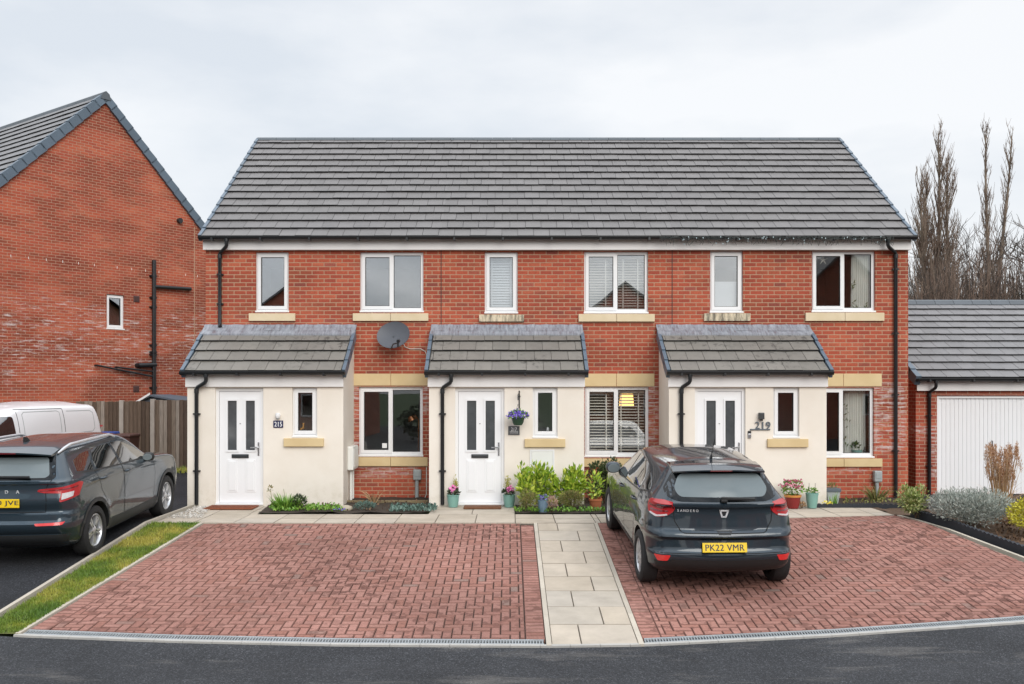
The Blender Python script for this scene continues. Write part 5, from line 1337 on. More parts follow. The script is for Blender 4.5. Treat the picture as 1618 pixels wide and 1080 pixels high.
def plate(root, cx_, y, z, tilt, text, w_=.52, h_=.111, align=None):
    M = Matrix.Translation((cx_, y, z)) @ Matrix.Rotation(R(tilt), 4, 'X')
    m = MB(); m.bevbox(-w_/2, w_/2, -.006, .004, -h_/2, h_/2, .004, M); p = m.build('number_plate', PLATE, root)
    m = MB(); M2 = M @ Matrix.Translation((align[0] if align else 0, -.0065, 0)) @ Matrix.Rotation(R(90), 4, 'X')
    put_text(m, text, None, .072, align[1] if align else w_ * .87, .0015, M2, bold=True); m.build('lettering', INKD, p)
def mirror_(root, s, x, y, z, pm, k=1.0):
    m = MB(); M = Matrix.Translation((s * x, y, z)) @ Matrix.Diagonal((.105 * k, .085 * k, .080 * k, 1))
    pr = [(.001, -1)] + [(math.cos(R(a)) ** .6, math.sin(R(a))) for a in range(-75, 76, 15)] + [(.001, 1)]
    m.lathe(pr, M, 20); m.tube([(s * (x - .2), y + .05, z - .06), (s * (x - .08), y + .02, z - .04)], [.045, .04], 10)
    o = m.build('wing_mirror', pm, root, smooth=50)
    m = MB(); M = Matrix.Translation((s * x, y - .083 * k, z)) @ Matrix.Rotation(R(90), 4, 'X') @ Matrix.Diagonal((.085 * k, .060 * k, 1, 1)); m.prism([(math.cos(R(a)), math.sin(R(a))) for a in range(0, 360, 15)], -.012, .004, lambda u, v, d_: M @ Vector((u, v, d_))); m.build('mirror_glass', CGLASSL, o)
def handle_(P_bvh, root, view, u, v, s, mat, L=.19):
    p = hit(P_bvh, view, u, v); m = MB(); m.tube([(p.x - s * .02, u - L / 2, v), (p.x + s * .022, u - L / 2 + .03, v + .004), (p.x + s * .026, u + L / 2 - .03, v + .006), (p.x - s * .02, u + L / 2, v + .004)], [.012, .016, .016, .012], 8); m.build('door_handle', mat, root, smooth=50)

# ---- hatchback on the right drive (its own axes: y forward from the rear axle, z up from the tyres)
sp = dict(zs=[.22,.26,.30,.34,.38,.42,.46,.49,.505,.53,.57,.61,.645,.66,.675,.69,.72,.75,.765,.785,.81,.85,.90,.95,1.0,1.022,1.035,1.05,1.062,1.075,1.10,1.14,1.18,1.22,1.26,1.30,1.34,1.37,1.395,1.415,1.43],
    yr=[(.22,-.42),(.26,-.52),(.30,-.585),(.34,-.63),(.42,-.66),(.49,-.662),(.505,-.640),(.53,-.618),(.645,-.592),(.66,-.60),(.675,-.625),(.69,-.640),(.74,-.632),(.755,-.605),(.765,-.592),(.785,-.586),(.81,-.582),(.90,-.565),(1.0,-.552),(1.022,-.556),(1.035,-.60),(1.062,-.60),(1.075,-.555),(1.10,-.53),(1.22,-.45),(1.37,-.335),(1.43,-.28)],
    yf=[(.22,3.25),(.34,3.38),(.5,3.43),(.7,3.40),(.78,3.30),(.85,3.05),(.93,2.55),(.98,2.40),(1.05,2.27),(1.2,2.06),(1.35,1.82),(1.43,1.62)],
    w=[(.22,.80),(.30,.862),(.42,.872),(.6,.885),(.75,.888),(.86,.885),(.95,.87),(1.02,.85),(1.08,.83),(1.2,.76),(1.32,.69),(1.39,.645),(1.415,.615),(1.43,.585)],
    bow=[(.22,.12),(.5,.12),(.66,.10),(.8,.12),(1.1,.12),(1.43,.12)], rx=[(.22,.22),(.8,.20),(1.1,.17),(1.43,.14)], ry=[(.22,.34),(.6,.34),(.8,.30),(1.0,.34),(1.1,.30),(1.43,.18)],
    tr=[(.22,.02),(.8,.03),(1.0,.06),(1.2,.14),(1.43,.17)], tf=[(.22,.06),(.9,.08),(1.2,.1),(1.43,.06)], hump=.065,
    axles=(0, 2.604), rw=.317, ra=.365, track=.795, tw=.20, spokes=6, style='hub', paint=PAINT_A, zs_trim=[(-.7,.0),(4,.0)], flare=.014)
yaw = math.atan2(.10, 2.67); yc = 11.56
root, bo, bv, P, S = make_car(sp, 'parked_hatchback', 'dark blue grey hatchback parked nose in on the right red block drive', 'car', (2.45, yc, gz(yc) + .004), (math.atan(.0973), 0, yaw))
gl = P('rear_window', rounded([(-.53,1.40),(-.665,1.20),(-.645,1.135),(-.53,1.088),(.53,1.088),(.645,1.135),(.665,1.20),(.53,1.40)], .06), REAR, FRIT)
P('glass', rounded([(-.47,1.38),(-.555,1.22),(-.50,1.135),(.50,1.135),(.555,1.22),(.47,1.38)], .07), REAR, CGLASSL, par=gl, off=.006)
for s, view in ((-1, SIDE_L), (1, SIDE_R)):
    P('side_window', rounded([(2.28,1.0),(1.30,1.03),(1.28,1.375),(1.45,1.37),(1.80,1.25)], .03), view, CGLASS)
    P('side_window', rounded([(1.22,1.035),(.36,1.075),(.40,1.20),(.62,1.345),(1.22,1.378)], .03), view, CGLASS)
    P('quarter_window', rounded([(.30,1.08),(-.02,1.13),(.05,1.18),(.33,1.28)], .02), view, CGLASS)
    S('door_gap', [(1.25,.34),(1.25,1.02)], view); S('door_gap', [(2.30,.40),(2.34,.75),(2.30,.99)], view)
    S('door_gap', [(.26,1.07),(.30,.80),(.42,.62),(.52,.36)], view); S('door_gap', [(.5,.345),(2.32,.345)], view)
    S('crease', [(.2,.93),(2.9,.89)], view, mat=PAINT_B, wd=.012)
    P('sill_trim', [(.42,.24),(2.18,.24),(2.18,.325),(.42,.325)], view, TRIM)
    handle_(bv, root, view, 1.40, .90, s, sp['paint']); handle_(bv, root, view, .48, .925, s, sp['paint'])
    mirror_(root, s, .91, 2.05, 1.03, sp['paint'])
    D_ = DIAG(R(36), s)
    tl = P('tail_lamp', rounded([(.155,1.02),(.17,1.075),(.30,1.10),(.52,1.075),(.545,1.02),(.50,.945),(.36,.90),(.24,.915),(.17,.965)], .03), D_, REDL, thick=.03, off=.014)
    P('dark_lens', rounded([(.19,1.015),(.20,1.03),(.50,1.03),(.51,1.012),(.30,1.0)], .008), D_, REDD, par=tl, off=.018)
    P('dark_lens', rounded([(.22,.965),(.22,.98),(.46,.985),(.47,.965)], .008), D_, REDD, par=tl, off=.018)
    P('reverse_lens', rounded([(.225,.925),(.36,.905),(.47,.932),(.46,.948),(.35,.925),(.235,.942)], .006), D_, WHTL, par=tl, off=.018)
    P('reflector', rounded([(s*.80,.475),(s*.62,.478),(s*.655,.412),(s*.76,.405)][::s], .012), REAR, REDB, off=.01)
    P('headlamp', rounded([(s*.45,.72),(s*.82,.76),(s*.80,.64),(s*.50,.62)][::s], .03), FRONT, WHTL)
    S('window_trim', [(2.30,.988),(1.25,1.018),(.30,1.062),(-.03,1.118)], view, mat=TRIM, wd=.014)
P('windscreen', rounded([(-.68,1.02),(.68,1.02),(.54,1.39),(-.54,1.39)], .04), FRONT, CGLASS)
S('tailgate_gap', [(-.60,1.10),(-.585,1.03),(-.575,.93),(-.565,.86),(-.50,.755),(-.46,.735),(.46,.735),(.50,.755),(.565,.86),(.575,.93),(.585,1.03),(.60,1.10)], REAR, wd=.009)
P('bumper_vent', rounded([(-.09,.765),(.09,.765),(.07,.722),(-.07,.722)], .01), REAR, TRIM, off=.006)
P('rear_valance', rounded([(-.80,.405),(-.63,.405),(-.60,.43),(.60,.43),(.63,.405),(.80,.405),(.74,.27),(-.74,.27)], .015), REAR, TRIM, off=.006)
S('bumper_crease', [(-.84,.50),(.84,.50)], REAR, mat=SEAM, wd=.006)
m = MB(); hw = .545
for (z0, z1, y0, y1, k) in ((1.445, 1.475, -.10, -.10, 1), ):
    pts = [(-.395, 1.418), (-.40, 1.436), (-.25, 1.468), (-.02, 1.488), (.05, 1.45), (-.25, 1.425)]
    n_ = 12; vs = []; 
    for i in range(n_ + 1):
        u = -1 + 2 * i / n_; x = hw * u; dy = .10 * abs(u) ** 3; dz = -.035 * abs(u) ** 2.5
        vs += [(x, y + dy, z + dz) for y, z in pts]
    fs = []
    for i in range(n_):
        for j in range(6): fs.append((i*6 + j, i*6 + (j+1) % 6, (i+1)*6 + (j+1) % 6, (i+1)*6 + j))
    fs += [tuple(range(6)), tuple(range(n_*6, n_*6 + 6))[::-1]]; m.add(vs, fs)
spo = m.build('roof_spoiler', sp['paint'], root, smooth=40)
m = MB(); m.bevbox(-.13, .13, -.403, -.39, 1.416, 1.430, .003); m.build('brake_light', REDD, spo)
m = MB(); m.bevbox(-.04, .04, -.575, -.52, 1.085, 1.125, .01); m.bevbox(-.055, .34, -.575, -.545, 1.115, 1.150, .008, Matrix.Translation((.02,0,0)) @ Matrix.Translation((0, -.52, 1.12)) @ Matrix.Rotation(R(1.5), 4, 'Y') @ Matrix.Translation((0, .52, -1.12))); m.build('wiper', TRIM, root)
m = MB(); m.tube([(0, .10, 1.48), (0, .08, 1.525)], [.022, .012], 8); m.tube([(0, .08, 1.52), (0.0, -.06, 1.75)], [.006, .003], 6); m.build('aerial', TRIM, root)
plate(root, 0, -.632, .572, -15, 'PK22 VMR')
m = MB()
for i, ch in enumerate('SANDERO'):
    X = -.525 + i * .036; p = hit(bv, REAR, X, .985); put_text(m, ch, None, .028, None, .004, Matrix.Translation((X, p.y - .004, .985)) @ Matrix.Rotation(R(-6), 4, 'Z') @ Matrix.Rotation(R(93), 4, 'X'), bold=True)
m.build('badge_lettering', CHR, root)
p = hit(bv, REAR, 0, .96); M = Matrix.Translation((0, p.y - .004, .955)) @ Matrix.Rotation(R(90 + 4), 4, 'X'); m = MB()
F = lambda u, v, d_: M @ Vector((u, v, d_))
for q in ([(-.058,.045),(.058,.045),(.052,.028),(-.052,.028)], [(-.058,.045),(-.040,.045),(-.012,-.034),(-.030,-.045)], [(.040,.045),(.058,.045),(.030,-.045),(.012,-.034)], [(-.030,-.045),(.030,-.045),(.026,-.030),(-.026,-.030)]):
    m.prism(q, 0, .007, F)
bdg = m.build('badge', CHR, root)
m = MB(); m.prism([(-.045,.03),(.045,.03),(.022,-.034),(-.022,-.034)], .0, .003, F); m.build('badge_field', DKMETAL, bdg)

# ---- estate car on the side drive
sp = dict(zs=[.22,.27,.31,.36,.40,.44,.48,.52,.55,.58,.62,.66,.69,.71,.73,.76,.80,.85,.90,.95,1.0,1.04,1.065,1.08,1.095,1.11,1.14,1.2,1.26,1.32,1.38,1.42,1.45,1.465,1.48],
    yr=[(.22,-.58),(.27,-.68),(.31,-.74),(.36,-.785),(.40,-.80),(.44,-.80),(.46,-.835),(.52,-.862),(.55,-.868),(.58,-.868),(.60,-.83),(.69,-.825),(.71,-.79),(.73,-.782),(.80,-.80),(.86,-.815),(.90,-.80),(1.0,-.775),(1.065,-.775),(1.08,-.79),(1.095,-.79),(1.11,-.745),(1.2,-.69),(1.42,-.52),(1.48,-.45)],
    yf=[(.22,3.25),(.4,3.48),(.6,3.51),(.8,3.47),(.92,3.38),(.99,3.15),(1.03,2.75),(1.06,2.42),(1.12,2.27),(1.28,2.06),(1.40,1.86),(1.48,1.68)],
    w=[(.22,.82),(.30,.88),(.45,.905),(.6,.915),(.8,.92),(.95,.915),(1.03,.90),(1.08,.88),(1.14,.85),(1.28,.775),(1.40,.71),(1.455,.67),(1.48,.635)],
    bow=[(.22,.10),(.6,.10),(.8,.12),(1.1,.10),(1.535,.10)], rx=[(.22,.18),(.8,.16),(1.1,.16),(1.535,.12)], ry=[(.22,.34),(.7,.34),(.9,.30),(1.1,.26),(1.535,.18)],
    tr=[(.22,.01),(.8,.015),(1.1,.05),(1.535,.11)], tf=[(.22,.05),(.9,.08),(1.2,.1),(1.535,.06)], hump=.06,
    axles=(0, 2.638), rw=.335, ra=.39, track=.805, tw=.22, spokes=5, style='alloy', paint=PAINT_B, zs_trim=[(-1,.0),(4,.0)], flare=.02)
yc = 12.76
root, bo, bv, P, S = make_car(sp, 'parked_estate_car', 'slate grey estate car with silver roof rails parked on the asphalt side drive', 'car', (-6.50, yc, gz(yc) - .012), (math.atan(.0625), 0, 0))
gl = P('rear_window', rounded([(-.60,1.425),(-.70,1.155),(-.66,1.125),(.66,1.125),(.70,1.155),(.60,1.425)], .03), REAR, FRIT)
P('glass', rounded([(-.54,1.39),(-.62,1.18),(-.58,1.15),(.58,1.15),(.62,1.18),(.54,1.39)], .04), REAR, CGLASSL, par=gl, off=.006)
ARCH = simple('grey arch cladding', (0.03, 0.032, 0.035), .6, .15, 20)
for s, view in ((-1, SIDE_L), (1, SIDE_R)):
    P('side_window', rounded([(2.0,1.085),(1.0,1.11),(.98,1.405),(1.30,1.395),(1.68,1.25)], .03), view, CGLASS)
    P('side_window', rounded([(.91,1.11),(.21,1.14),(.23,1.26),(.34,1.395),(.90,1.41)], .03), view, CGLASS)
    P('quarter_window', rounded([(.13,1.145),(-.30,1.175),(-.24,1.31),(.02,1.37),(.25,1.385),(.155,1.26)], .03), view, CGLASS)
    S('window_trim', [(2.06,1.07),(1.0,1.095),(.1,1.13),(-.36,1.16)], view, mat=TRIM, wd=.02)
    S('roof_rail_base', [(1.2,1.43),(1.0,1.44),(.3,1.43),(-.28,1.39)], view, mat=TRIM, wd=.03)
    S('door_gap', [(.95,.36),(.95,1.40)], view, wd=.012); S('door_gap', [(2.06,.45),(2.12,.8),(2.06,1.08)], view); S('door_gap', [(.12,1.14),(.20,.85),(.36,.66),(.46,.38)], view)
    S('crease', [(-.55,1.0),(2.9,.97)], view, mat=PAINT_A, wd=.014); S('crease', [(.45,.62),(2.2,.58)], view, mat=PAINT_A, wd=.014)
    P('sill_trim', [(.44,.24),(2.2,.24),(2.2,.40),(.44,.40)], view, ARCH)
    arc = [(yw_ + .47 * math.cos(R(a)), .345 + .47 * math.sin(R(a))) for yw_ in () for a in ()]
    for yw_ in (0, 2.638): S('arch_trim', [(yw_ + .42 * math.cos(R(a)), .335 + .42 * math.sin(R(a))) for a in range(-5, 186, 8)], view, mat=ARCH, wd=.055, off=.006)
    handle_(bv, root, view, 1.10, .985, s, sp['paint']); handle_(bv, root, view, .30, 1.0, s, sp['paint'])
    mirror_(root, s, .935, 1.84, 1.085, TRIM, .82)
    D_ = DIAG(R(32), s)
    tl = P('tail_lamp', rounded([(.03,.985),(.05,1.01),(.33,1.035),(.55,1.06),(.60,1.04),(.55,.95),(.53,.90),(.28,.845),(.265,.86),(.295,.955),(.10,.965)], .012), D_, REDL, thick=.03, off=.012)
    P('reverse_lens', rounded([(.305,.955),(.46,.965),(.44,.905),(.29,.875)], .008), D_, WHTL, par=tl, off=.016)
    P('dark_lens', rounded([(.06,.985),(.06,.995),(.52,1.02),(.52,1.005)], .004), D_, REDD, par=tl, off=.016)
    P('reflector', rounded([(s*.84,.60),(s*.50,.59),(s*.52,.56),(s*.82,.565)][::s], .01), REAR, REDB, off=.012)
    m = MB(); rp = []
    for k in range(13): u = k / 12; rp.append((s * lerp(.625, .665, math.sin(math.pi * u)) , lerp(-.42, 1.38, u), 1.445 + .075 * min(1, math.sin(math.pi * u) * 2.2) - .03 * abs(u - .45)))
    m.tube(rp, [.012] + [.021] * 11 + [.012], 8); m.build('roof_rail', RIM, root, smooth=50)
    P('headlamp', rounded([(s*.5,.86),(s*.86,.90),(s*.84,.78),(s*.52,.76)][::s], .03), FRONT, WHTL)
P('windscreen', rounded([(-.70,1.12),(.70,1.12),(.57,1.44),(-.57,1.44)], .04), FRONT, CGLASS)
S('tailgate_gap', [(-.66,1.12),(-.60,1.0),(-.62,.86),(-.60,.72),(.60,.72),(.62,.86),(.60,1.0),(.66,1.12)], REAR, wd=.009)
P('rear_valance', rounded([(-.86,.43),(.86,.43),(.80,.25),(-.80,.25)], .02), REAR, TRIM, off=.006)
m = MB(); pts = [(-.66,1.45),(-.665,1.47),(-.45,1.52),(-.1,1.537),(-.05,1.48),(-.45,1.465)]; n_ = 12; vs = []
for i in range(n_ + 1):
    u = -1 + 2 * i / n_; vs += [(.60 * u, y + .12 * abs(u) ** 3, z - .045 * abs(u) ** 2.5) for y, z in pts]
fs = []
for i in range(n_):
    for j in range(6): fs.append((i*6 + j, i*6 + (j+1) % 6, (i+1)*6 + (j+1) % 6, (i+1)*6 + j))
m.add(vs, fs + [tuple(range(6)), tuple(range(n_*6, n_*6 + 6))[::-1]]); spo = m.build('roof_spoiler', sp['paint'], root, smooth=40)
m = MB(); m.bevbox(-.20, .20, -.668, -.655, 1.448, 1.465, .003); m.build('brake_light', REDD, spo)
m = MB(); m.bevbox(-.04, .40, -.745, -.71, 1.150, 1.180, .008); m.build('wiper', TRIM, root)
m = MB(); m.prism([(-.05, 1.525), (.10, 1.53), (.0, 1.595), (-.05, 1.60)], -.015, .015, lambda u, v, d_: (d_, u, v)); m.build('aerial', TRIM, root)
plate(root, .05, -.815, .845, -3, '20 JVE', align=(.085, .33))
for i, ch in enumerate('SKODA'):
    m = MB()
    X = .0 + (i - 2) * .135; p = hit(bv, REAR, X, .985); put_text(m, ch, None, .040, None, .004, Matrix.Translation((X, p.y - .005, .985)) @ Matrix.Rotation(R(95), 4, 'X'), bold=True); m.build('letter', CHR, root)

# ---- white van behind it
sp = dict(zs=[.24,.30,.36,.45,.55,.7,.85,.95,1.05,1.15,1.3,1.45,1.55,1.62,1.67,1.70,1.72],
    yr=[(.24,-.66),(.36,-.72),(.55,-.74),(.95,-.73),(1.3,-.69),(1.6,-.63),(1.68,-.60),(1.72,-.54)],
    yf=[(.24,3.35),(.5,3.58),(.8,3.52),(.95,3.3),(1.05,2.95),(1.15,2.72),(1.45,2.2),(1.65,1.85),(1.72,1.5)],
    w=[(.24,.82),(.36,.88),(.6,.905),(.95,.905),(1.15,.89),(1.45,.845),(1.6,.80),(1.67,.765),(1.70,.735),(1.72,.69)],
    bow=[(.24,.05),(1.72,.05)], rx=[(.24,.12),(1.72,.09)], ry=[(.24,.12),(1.72,.10)], tr=[(.24,.0),(1.72,.02)], tf=[(.24,.06),(1.2,.10),(1.72,.06)], hump=.085,
    axles=(0, 2.70), rw=.32, ra=.37, track=.80, tw=.20, spokes=6, style='hub', paint=PAINT_V, zs_trim=[(-1,.36),(4,.36)], flare=.01)
vd = Vector((-.32, -.947)); yaw = math.atan2(-vd.x, vd.y); rear = Vector((wx(160, 20.9), 20.9)); lft = Vector((vd.y * -1, vd.x)); 
lft = Vector((-vd.y, vd.x)); pos = rear - lft * .84 + vd * .66
root, bo, bv, P, S = make_car(sp, 'parked_van', 'plain white panel van parked in front of the board fence', 'van', (pos.x, pos.y, gz(pos.y) - .01), (0, 0, yaw))
for s, view in ((-1, SIDE_L), (1, SIDE_R)):
    P('side_window', rounded([(2.45,1.14),(1.70,1.14),(1.72,1.52),(1.98,1.52)], .05), view, CGLASS, off=.014)
    S('door_gap', [(1.60,.40),(1.60,1.64)], view, wd=.012); S('door_gap', [(.42,.5),(.42,1.655)], view, wd=.012); S('door_gap', [(.42,1.655),(1.60,1.655)], view, wd=.012)
    S('panel_press', [(.52,1.10),(.52,1.58),(.58,1.61),(1.42,1.60),(1.48,1.55),(1.48,1.10)], view, mat=GREYBOX, wd=.014)
    S('panel_press', [(.32,1.60),(-.36,1.60),(-.43,1.55),(-.43,1.22),(-.36,1.15),(.32,1.13)], view, mat=GREYBOX, wd=.014)
    S('door_rail', [(.40,1.03),(-.56,1.045)], view, mat=TRIM, wd=.045, off=.01)
    handle_(bv, root, view, 1.80, .98, s, TRIM); mirror_(root, s, 1.02, 2.45, 1.15, TRIM)
    P('tail_lamp', rounded([(s*.88,.75),(s*.88,1.12),(s*.78,1.12),(s*.80,.75)][::-s], .02), REAR, REDL, off=.01, thick=.03)
    P('marker_lens', rounded([(-.60,1.20),(-.70,1.20),(-.70,1.27),(-.60,1.27)], .01), view, REDL)
    P('sill_trim', [(.42,.28),(2.25,.28),(2.25,.40),(.42,.40)], view, TRIM)
P('windscreen', rounded([(-.72,1.18),(.72,1.18),(.6,1.6),(-.6,1.6)], .04), FRONT, CGLASS)
S('rear_door_gap', [(0,.5),(0,1.66)], REAR)
# ------------------------------------------------------------------ planting
def leafmat(name, a, b, c_, rough=.5):
    t = NT(name); col = t.ramp(t.island(), [(0, a), (.5, b), (1, c_)])
    return t.out(col, rough, Subsurface_Weight=0.0)
LAUREL = leafmat('bright laurel leaf', (0.13, 0.25, 0.02), (0.32, 0.46, 0.04), (0.58, 0.62, 0.10), .35)
HEATH = leafmat('olive heather', (0.10, 0.12, 0.03), (0.20, 0.21, 0.06), (0.32, 0.23, 0.09), .8)
DARKL = leafmat('dark shrub leaf', (0.012, 0.022, 0.010), (0.03, 0.05, 0.018), (0.06, 0.075, 0.03), .5)
GREENL = leafmat('fresh green leaf', (0.06, 0.16, 0.015), (0.14, 0.30, 0.03), (0.26, 0.42, 0.07), .5)
GREYL_ = leafmat('silver grey leaf', (0.22, 0.25, 0.22), (0.36, 0.39, 0.35), (0.52, 0.54, 0.49), .8)
VARI = leafmat('variegated leaf', (0.09, 0.16, 0.03), (0.26, 0.32, 0.08), (0.58, 0.57, 0.28), .5)
YELL = leafmat('golden shrub leaf', (0.25, 0.24, 0.01), (0.52, 0.47, 0.025), (0.70, 0.64, 0.07), .5)
DRY = leafmat('dry grass stem', (0.26, 0.15, 0.07), (0.42, 0.26, 0.13), (0.56, 0.40, 0.24), .8)
PLUME = leafmat('dry seed plume', (0.32, 0.16, 0.08), (0.46, 0.26, 0.14), (0.58, 0.38, 0.24), .9)
TEALF = leafmat('blue green mound', (0.05, 0.10, 0.08), (0.10, 0.17, 0.14), (0.17, 0.25, 0.21), .7)
PURP = leafmat('violet petal', (0.10, 0.06, 0.40), (0.17, 0.11, 0.55), (0.30, 0.22, 0.70), .6)
PINK = leafmat('pink petal', (0.65, 0.10, 0.35), (0.80, 0.22, 0.50), (0.85, 0.40, 0.62), .6)
ROSE = leafmat('dull rose petal', (0.35, 0.06, 0.11), (0.50, 0.14, 0.20), (0.58, 0.26, 0.30), .6)
SALM = leafmat('faded pink spray', (0.36, 0.20, 0.15), (0.50, 0.30, 0.24), (0.58, 0.42, 0.35), .8)
YFLOW = leafmat('yellow petal', (0.75, 0.55, 0.03), (0.8, 0.65, 0.06), (0.85, 0.75, 0.2), .6)
CONIF = leafmat('golden conifer', (0.20, 0.22, 0.02), (0.38, 0.36, 0.04), (0.50, 0.45, 0.08), .7)
STEM = simple('brown stem', (0.08, 0.05, 0.03), .85); STEMG = simple('green stem', (0.10, 0.17, 0.04), .7)
TERRA = simple('terracotta', (0.42, 0.135, 0.055), .85, .12, 8); REDG = simple('red glaze', (0.22, 0.018, 0.018), .25, .1, 6); REDRIM = simple('orange rim', (0.55, 0.22, 0.05), .4); BLUEG = simple('blue grey glaze', (0.13, 0.20, 0.27), .4); WHG = simple('white grey planter', (0.42, 0.46, 0.45), .5, .15, 4); CHARC = simple('charcoal rubber edging', (0.022, 0.025, 0.032), .7, .15, 10)
DARKM = leafmat('dark green shrub leaf', (0.03, 0.05, 0.018), (0.06, 0.085, 0.03), (0.12, 0.14, 0.05), .5)
DEAD = leafmat('dead leaf', (0.07, 0.04, 0.025), (0.14, 0.08, 0.045), (0.24, 0.15, 0.09), .9)
def blades(mb, n, c_, spread, l, w_, rnd, lean=.5, seg=4, droop=.6):
    for _ in range(n):
        a = rnd.uniform(0, 6.283); r_ = spread * math.sqrt(rnd.random()); b = Vector(c_) + Vector((math.cos(a) * r_, math.sin(a) * r_, 0))
        d_ = Vector((math.cos(a) * lean * rnd.uniform(.3, 1.2), math.sin(a) * lean * rnd.uniform(.3, 1.2), 1)).normalized(); side = d_.cross(Vector((rnd.gauss(0, 1), rnd.gauss(0, 1), .1))).normalized()
        L = l * rnd.uniform(.55, 1.1); P = b.copy(); vs = []
        for k in range(seg + 1):
            ww = w_ * (1 - (k / seg) ** 1.5) * .5 + .0004; vs += [P - side * ww, P + side * ww]; P = P + d_ * (L / seg); d_ = (d_ + Vector((math.cos(a), math.sin(a), -.6)) * droop * .12 * k).normalized()
        mb.add(vs, [(2*k, 2*k + 1, 2*k + 3, 2*k + 2) for k in range(seg)])
def stems(mb, n, c_, rad, h, r_, rnd):
    c_ = Vector(c_)
    for _ in range(n):
        a = rnd.uniform(0, 6.283); e = c_ + Vector((math.cos(a) * rad * rnd.random(), math.sin(a) * rad * rnd.random(), h * rnd.uniform(.6, 1)))
        mb.tube([c_ + Vector((rnd.uniform(-.03, .03), rnd.uniform(-.03, .03), 0)), c_.lerp(e, .5) + Vector((0, 0, h * .08)), e], [r_, r_ * .8, r_ * .4], 5)
def shrub(name, label, cat, px0, px1, py0, D, mat, n, size, seed, z0=.02, asp=.5, up=.5, depth=None, group=None, lo=-.35, smat=None, parts=1, shell=.45):
    rnd = random.Random(seed); x0, x1 = wx(px0, D), wx(px1, D); zt = wz(py0, D); c_ = ((x0 + x1) / 2, D, z0)
    root = thing(name, label, cat, c_, 0, group); rx, rz = (x1 - x0) / 2, (zt - z0) / 2; ry = depth or rx
    m = MB(); k = 0
    for i in range(parts):        # several overlapping clumps so the outline stays uneven
        if parts == 1: cc, rr, nn = (c_[0], D, z0 + rz * 1.02), (rx, ry, rz), n
        else:
            f = rnd.uniform(.45, .68); hx = rnd.uniform(-1, 1) * (1 - f); hz = rnd.uniform(.8, 1.25)
            cc = (c_[0] + hx * rx, D + rnd.uniform(-1, 1) * ry * (1 - f), z0 + rz * hz * (1 if i % 2 else .8)); rr = (rx * f, ry * f, rz * rnd.uniform(.55, .78)); nn = n // parts
        leaves(m, nn, cc, rr, size, rnd, up, asp, lo, shell)
    m.build('foliage', mat, root)
    s = MB(); stems(s, 7, c_, rx * .7, rz * 1.6, max(.004, size * .06), rnd); s.build('stem', smat or STEM, root, smooth=40)
    return root, rnd, c_
def pot(px, py0, py1, D, rtop, rbot, mat, name, label, rim=None, z0=.006, group=None):
    X = wx(px, D); h = (py1 - py0) * D / FPX; root = thing(name, label, 'plant pot', (X, D, z0), 0, group)
    m = MB(); M = Matrix.Translation((X, D, z0)); rm = lerp(rbot, rtop, .55) * 1.06
    m.lathe([(.001, 0), (rbot, 0), (rm, h * .5), (rtop, h * .90), (rtop * 1.05, h * .91), (rtop * 1.05, h), (rtop * .93, h), (rtop * .9, h * .9), (.001, h * .88)], M, 28); m.build('pot', mat, root, smooth=40)
    if rim:
        m = MB(); m.lathe([(rtop * 1.06, h * .84), (rtop * 1.09, h * .85), (rtop * 1.09, h * 1.005), (rtop * .92, h * 1.005), (rtop * .92, h * .9)], M, 28); m.build('rim', rim, root, smooth=40)
    return root, X, z0 + h
def flower_head(mb, c_, r_, n, rnd):
    for _ in range(n):
        p = Vector(c_) + Vector((rnd.gauss(0, r_ * .45), rnd.gauss(0, r_ * .45), rnd.gauss(0, r_ * .35))); u = Vector((rnd.gauss(0, 1), rnd.gauss(0, 1) - .8, rnd.gauss(0, 1) + .4)).normalized(); a = u.orthogonal().normalized(); b = u.cross(a); s = r_ * rnd.uniform(.25, .42)
        vs = [p + u * s * .2] + [p + (a * math.cos(k * 1.2566) + b * math.sin(k * 1.2566)) * s for k in range(5)]; mb.add(vs, [(0, 1 + k, 1 + (k + 1) % 5) for k in range(5)])
# --- bed by number 215
rn = random.Random(31)
root = thing('grassy_plant', 'bright green strap leaved clump under the small porch window of number 215', 'plant', (wx(452, 15.95), 15.95, .02)); m = MB(); blades(m, 260, (wx(453, 15.95), 15.95, .02), .15, .30, .026, rn, .9); m.build('foliage', GREENL, root)
shrub('small_shrub', 'little grey green bush right of the bright strap leaved clump', 'shrub', 460, 484, 783, 15.9, DARKL, 260, .05, 32, asp=.45)
m = MB(); X = wx(431, 16.1); m.tube([(X, 16.1, .02), (X - .02, 16.1, .2), (X - .04, 16.08, .36)], [.006, .005, .003], 5); m.tube([(wx(452, 16.2), 16.2, .1), (wx(448, 16.2), 16.2, .34)], [.006, .003], 5); leaves(m, 26, (X - .04, 16.08, .33), (.03, .03, .07), .045, rn)
tag(m.build('seedling', HEATH), 'thin upright seedling against the cream wall left of the strap leaved clump', 'plant')
def cover(name, label, px0, px1, D0, D1, mat, n, size, seed, hh=.05, z0=.03, flowers=None):
    rnd = random.Random(seed); m = MB()
    for _ in range(n):
        D = rnd.uniform(D0, D1); p = Vector((wx(rnd.uniform(px0, px1), D), D, z0 + gz(D) * (z0 < 0) + rnd.random() ** 2 * hh)); a = Vector((rnd.gauss(0, .7), rnd.gauss(0, .7), 1)).normalized(); s = a.cross(Vector((rnd.gauss(0, 1), rnd.gauss(0, 1), rnd.gauss(0, 1)))).normalized(); l = size * rnd.uniform(.6, 1.3)
        m.add([p, p + a * l * .5 + s * l * .3, p + a * l, p + a * l * .5 - s * l * .3], [(0, 1, 2, 3)])
    o = m.build(name, mat); return tag(o, label, kind='stuff')
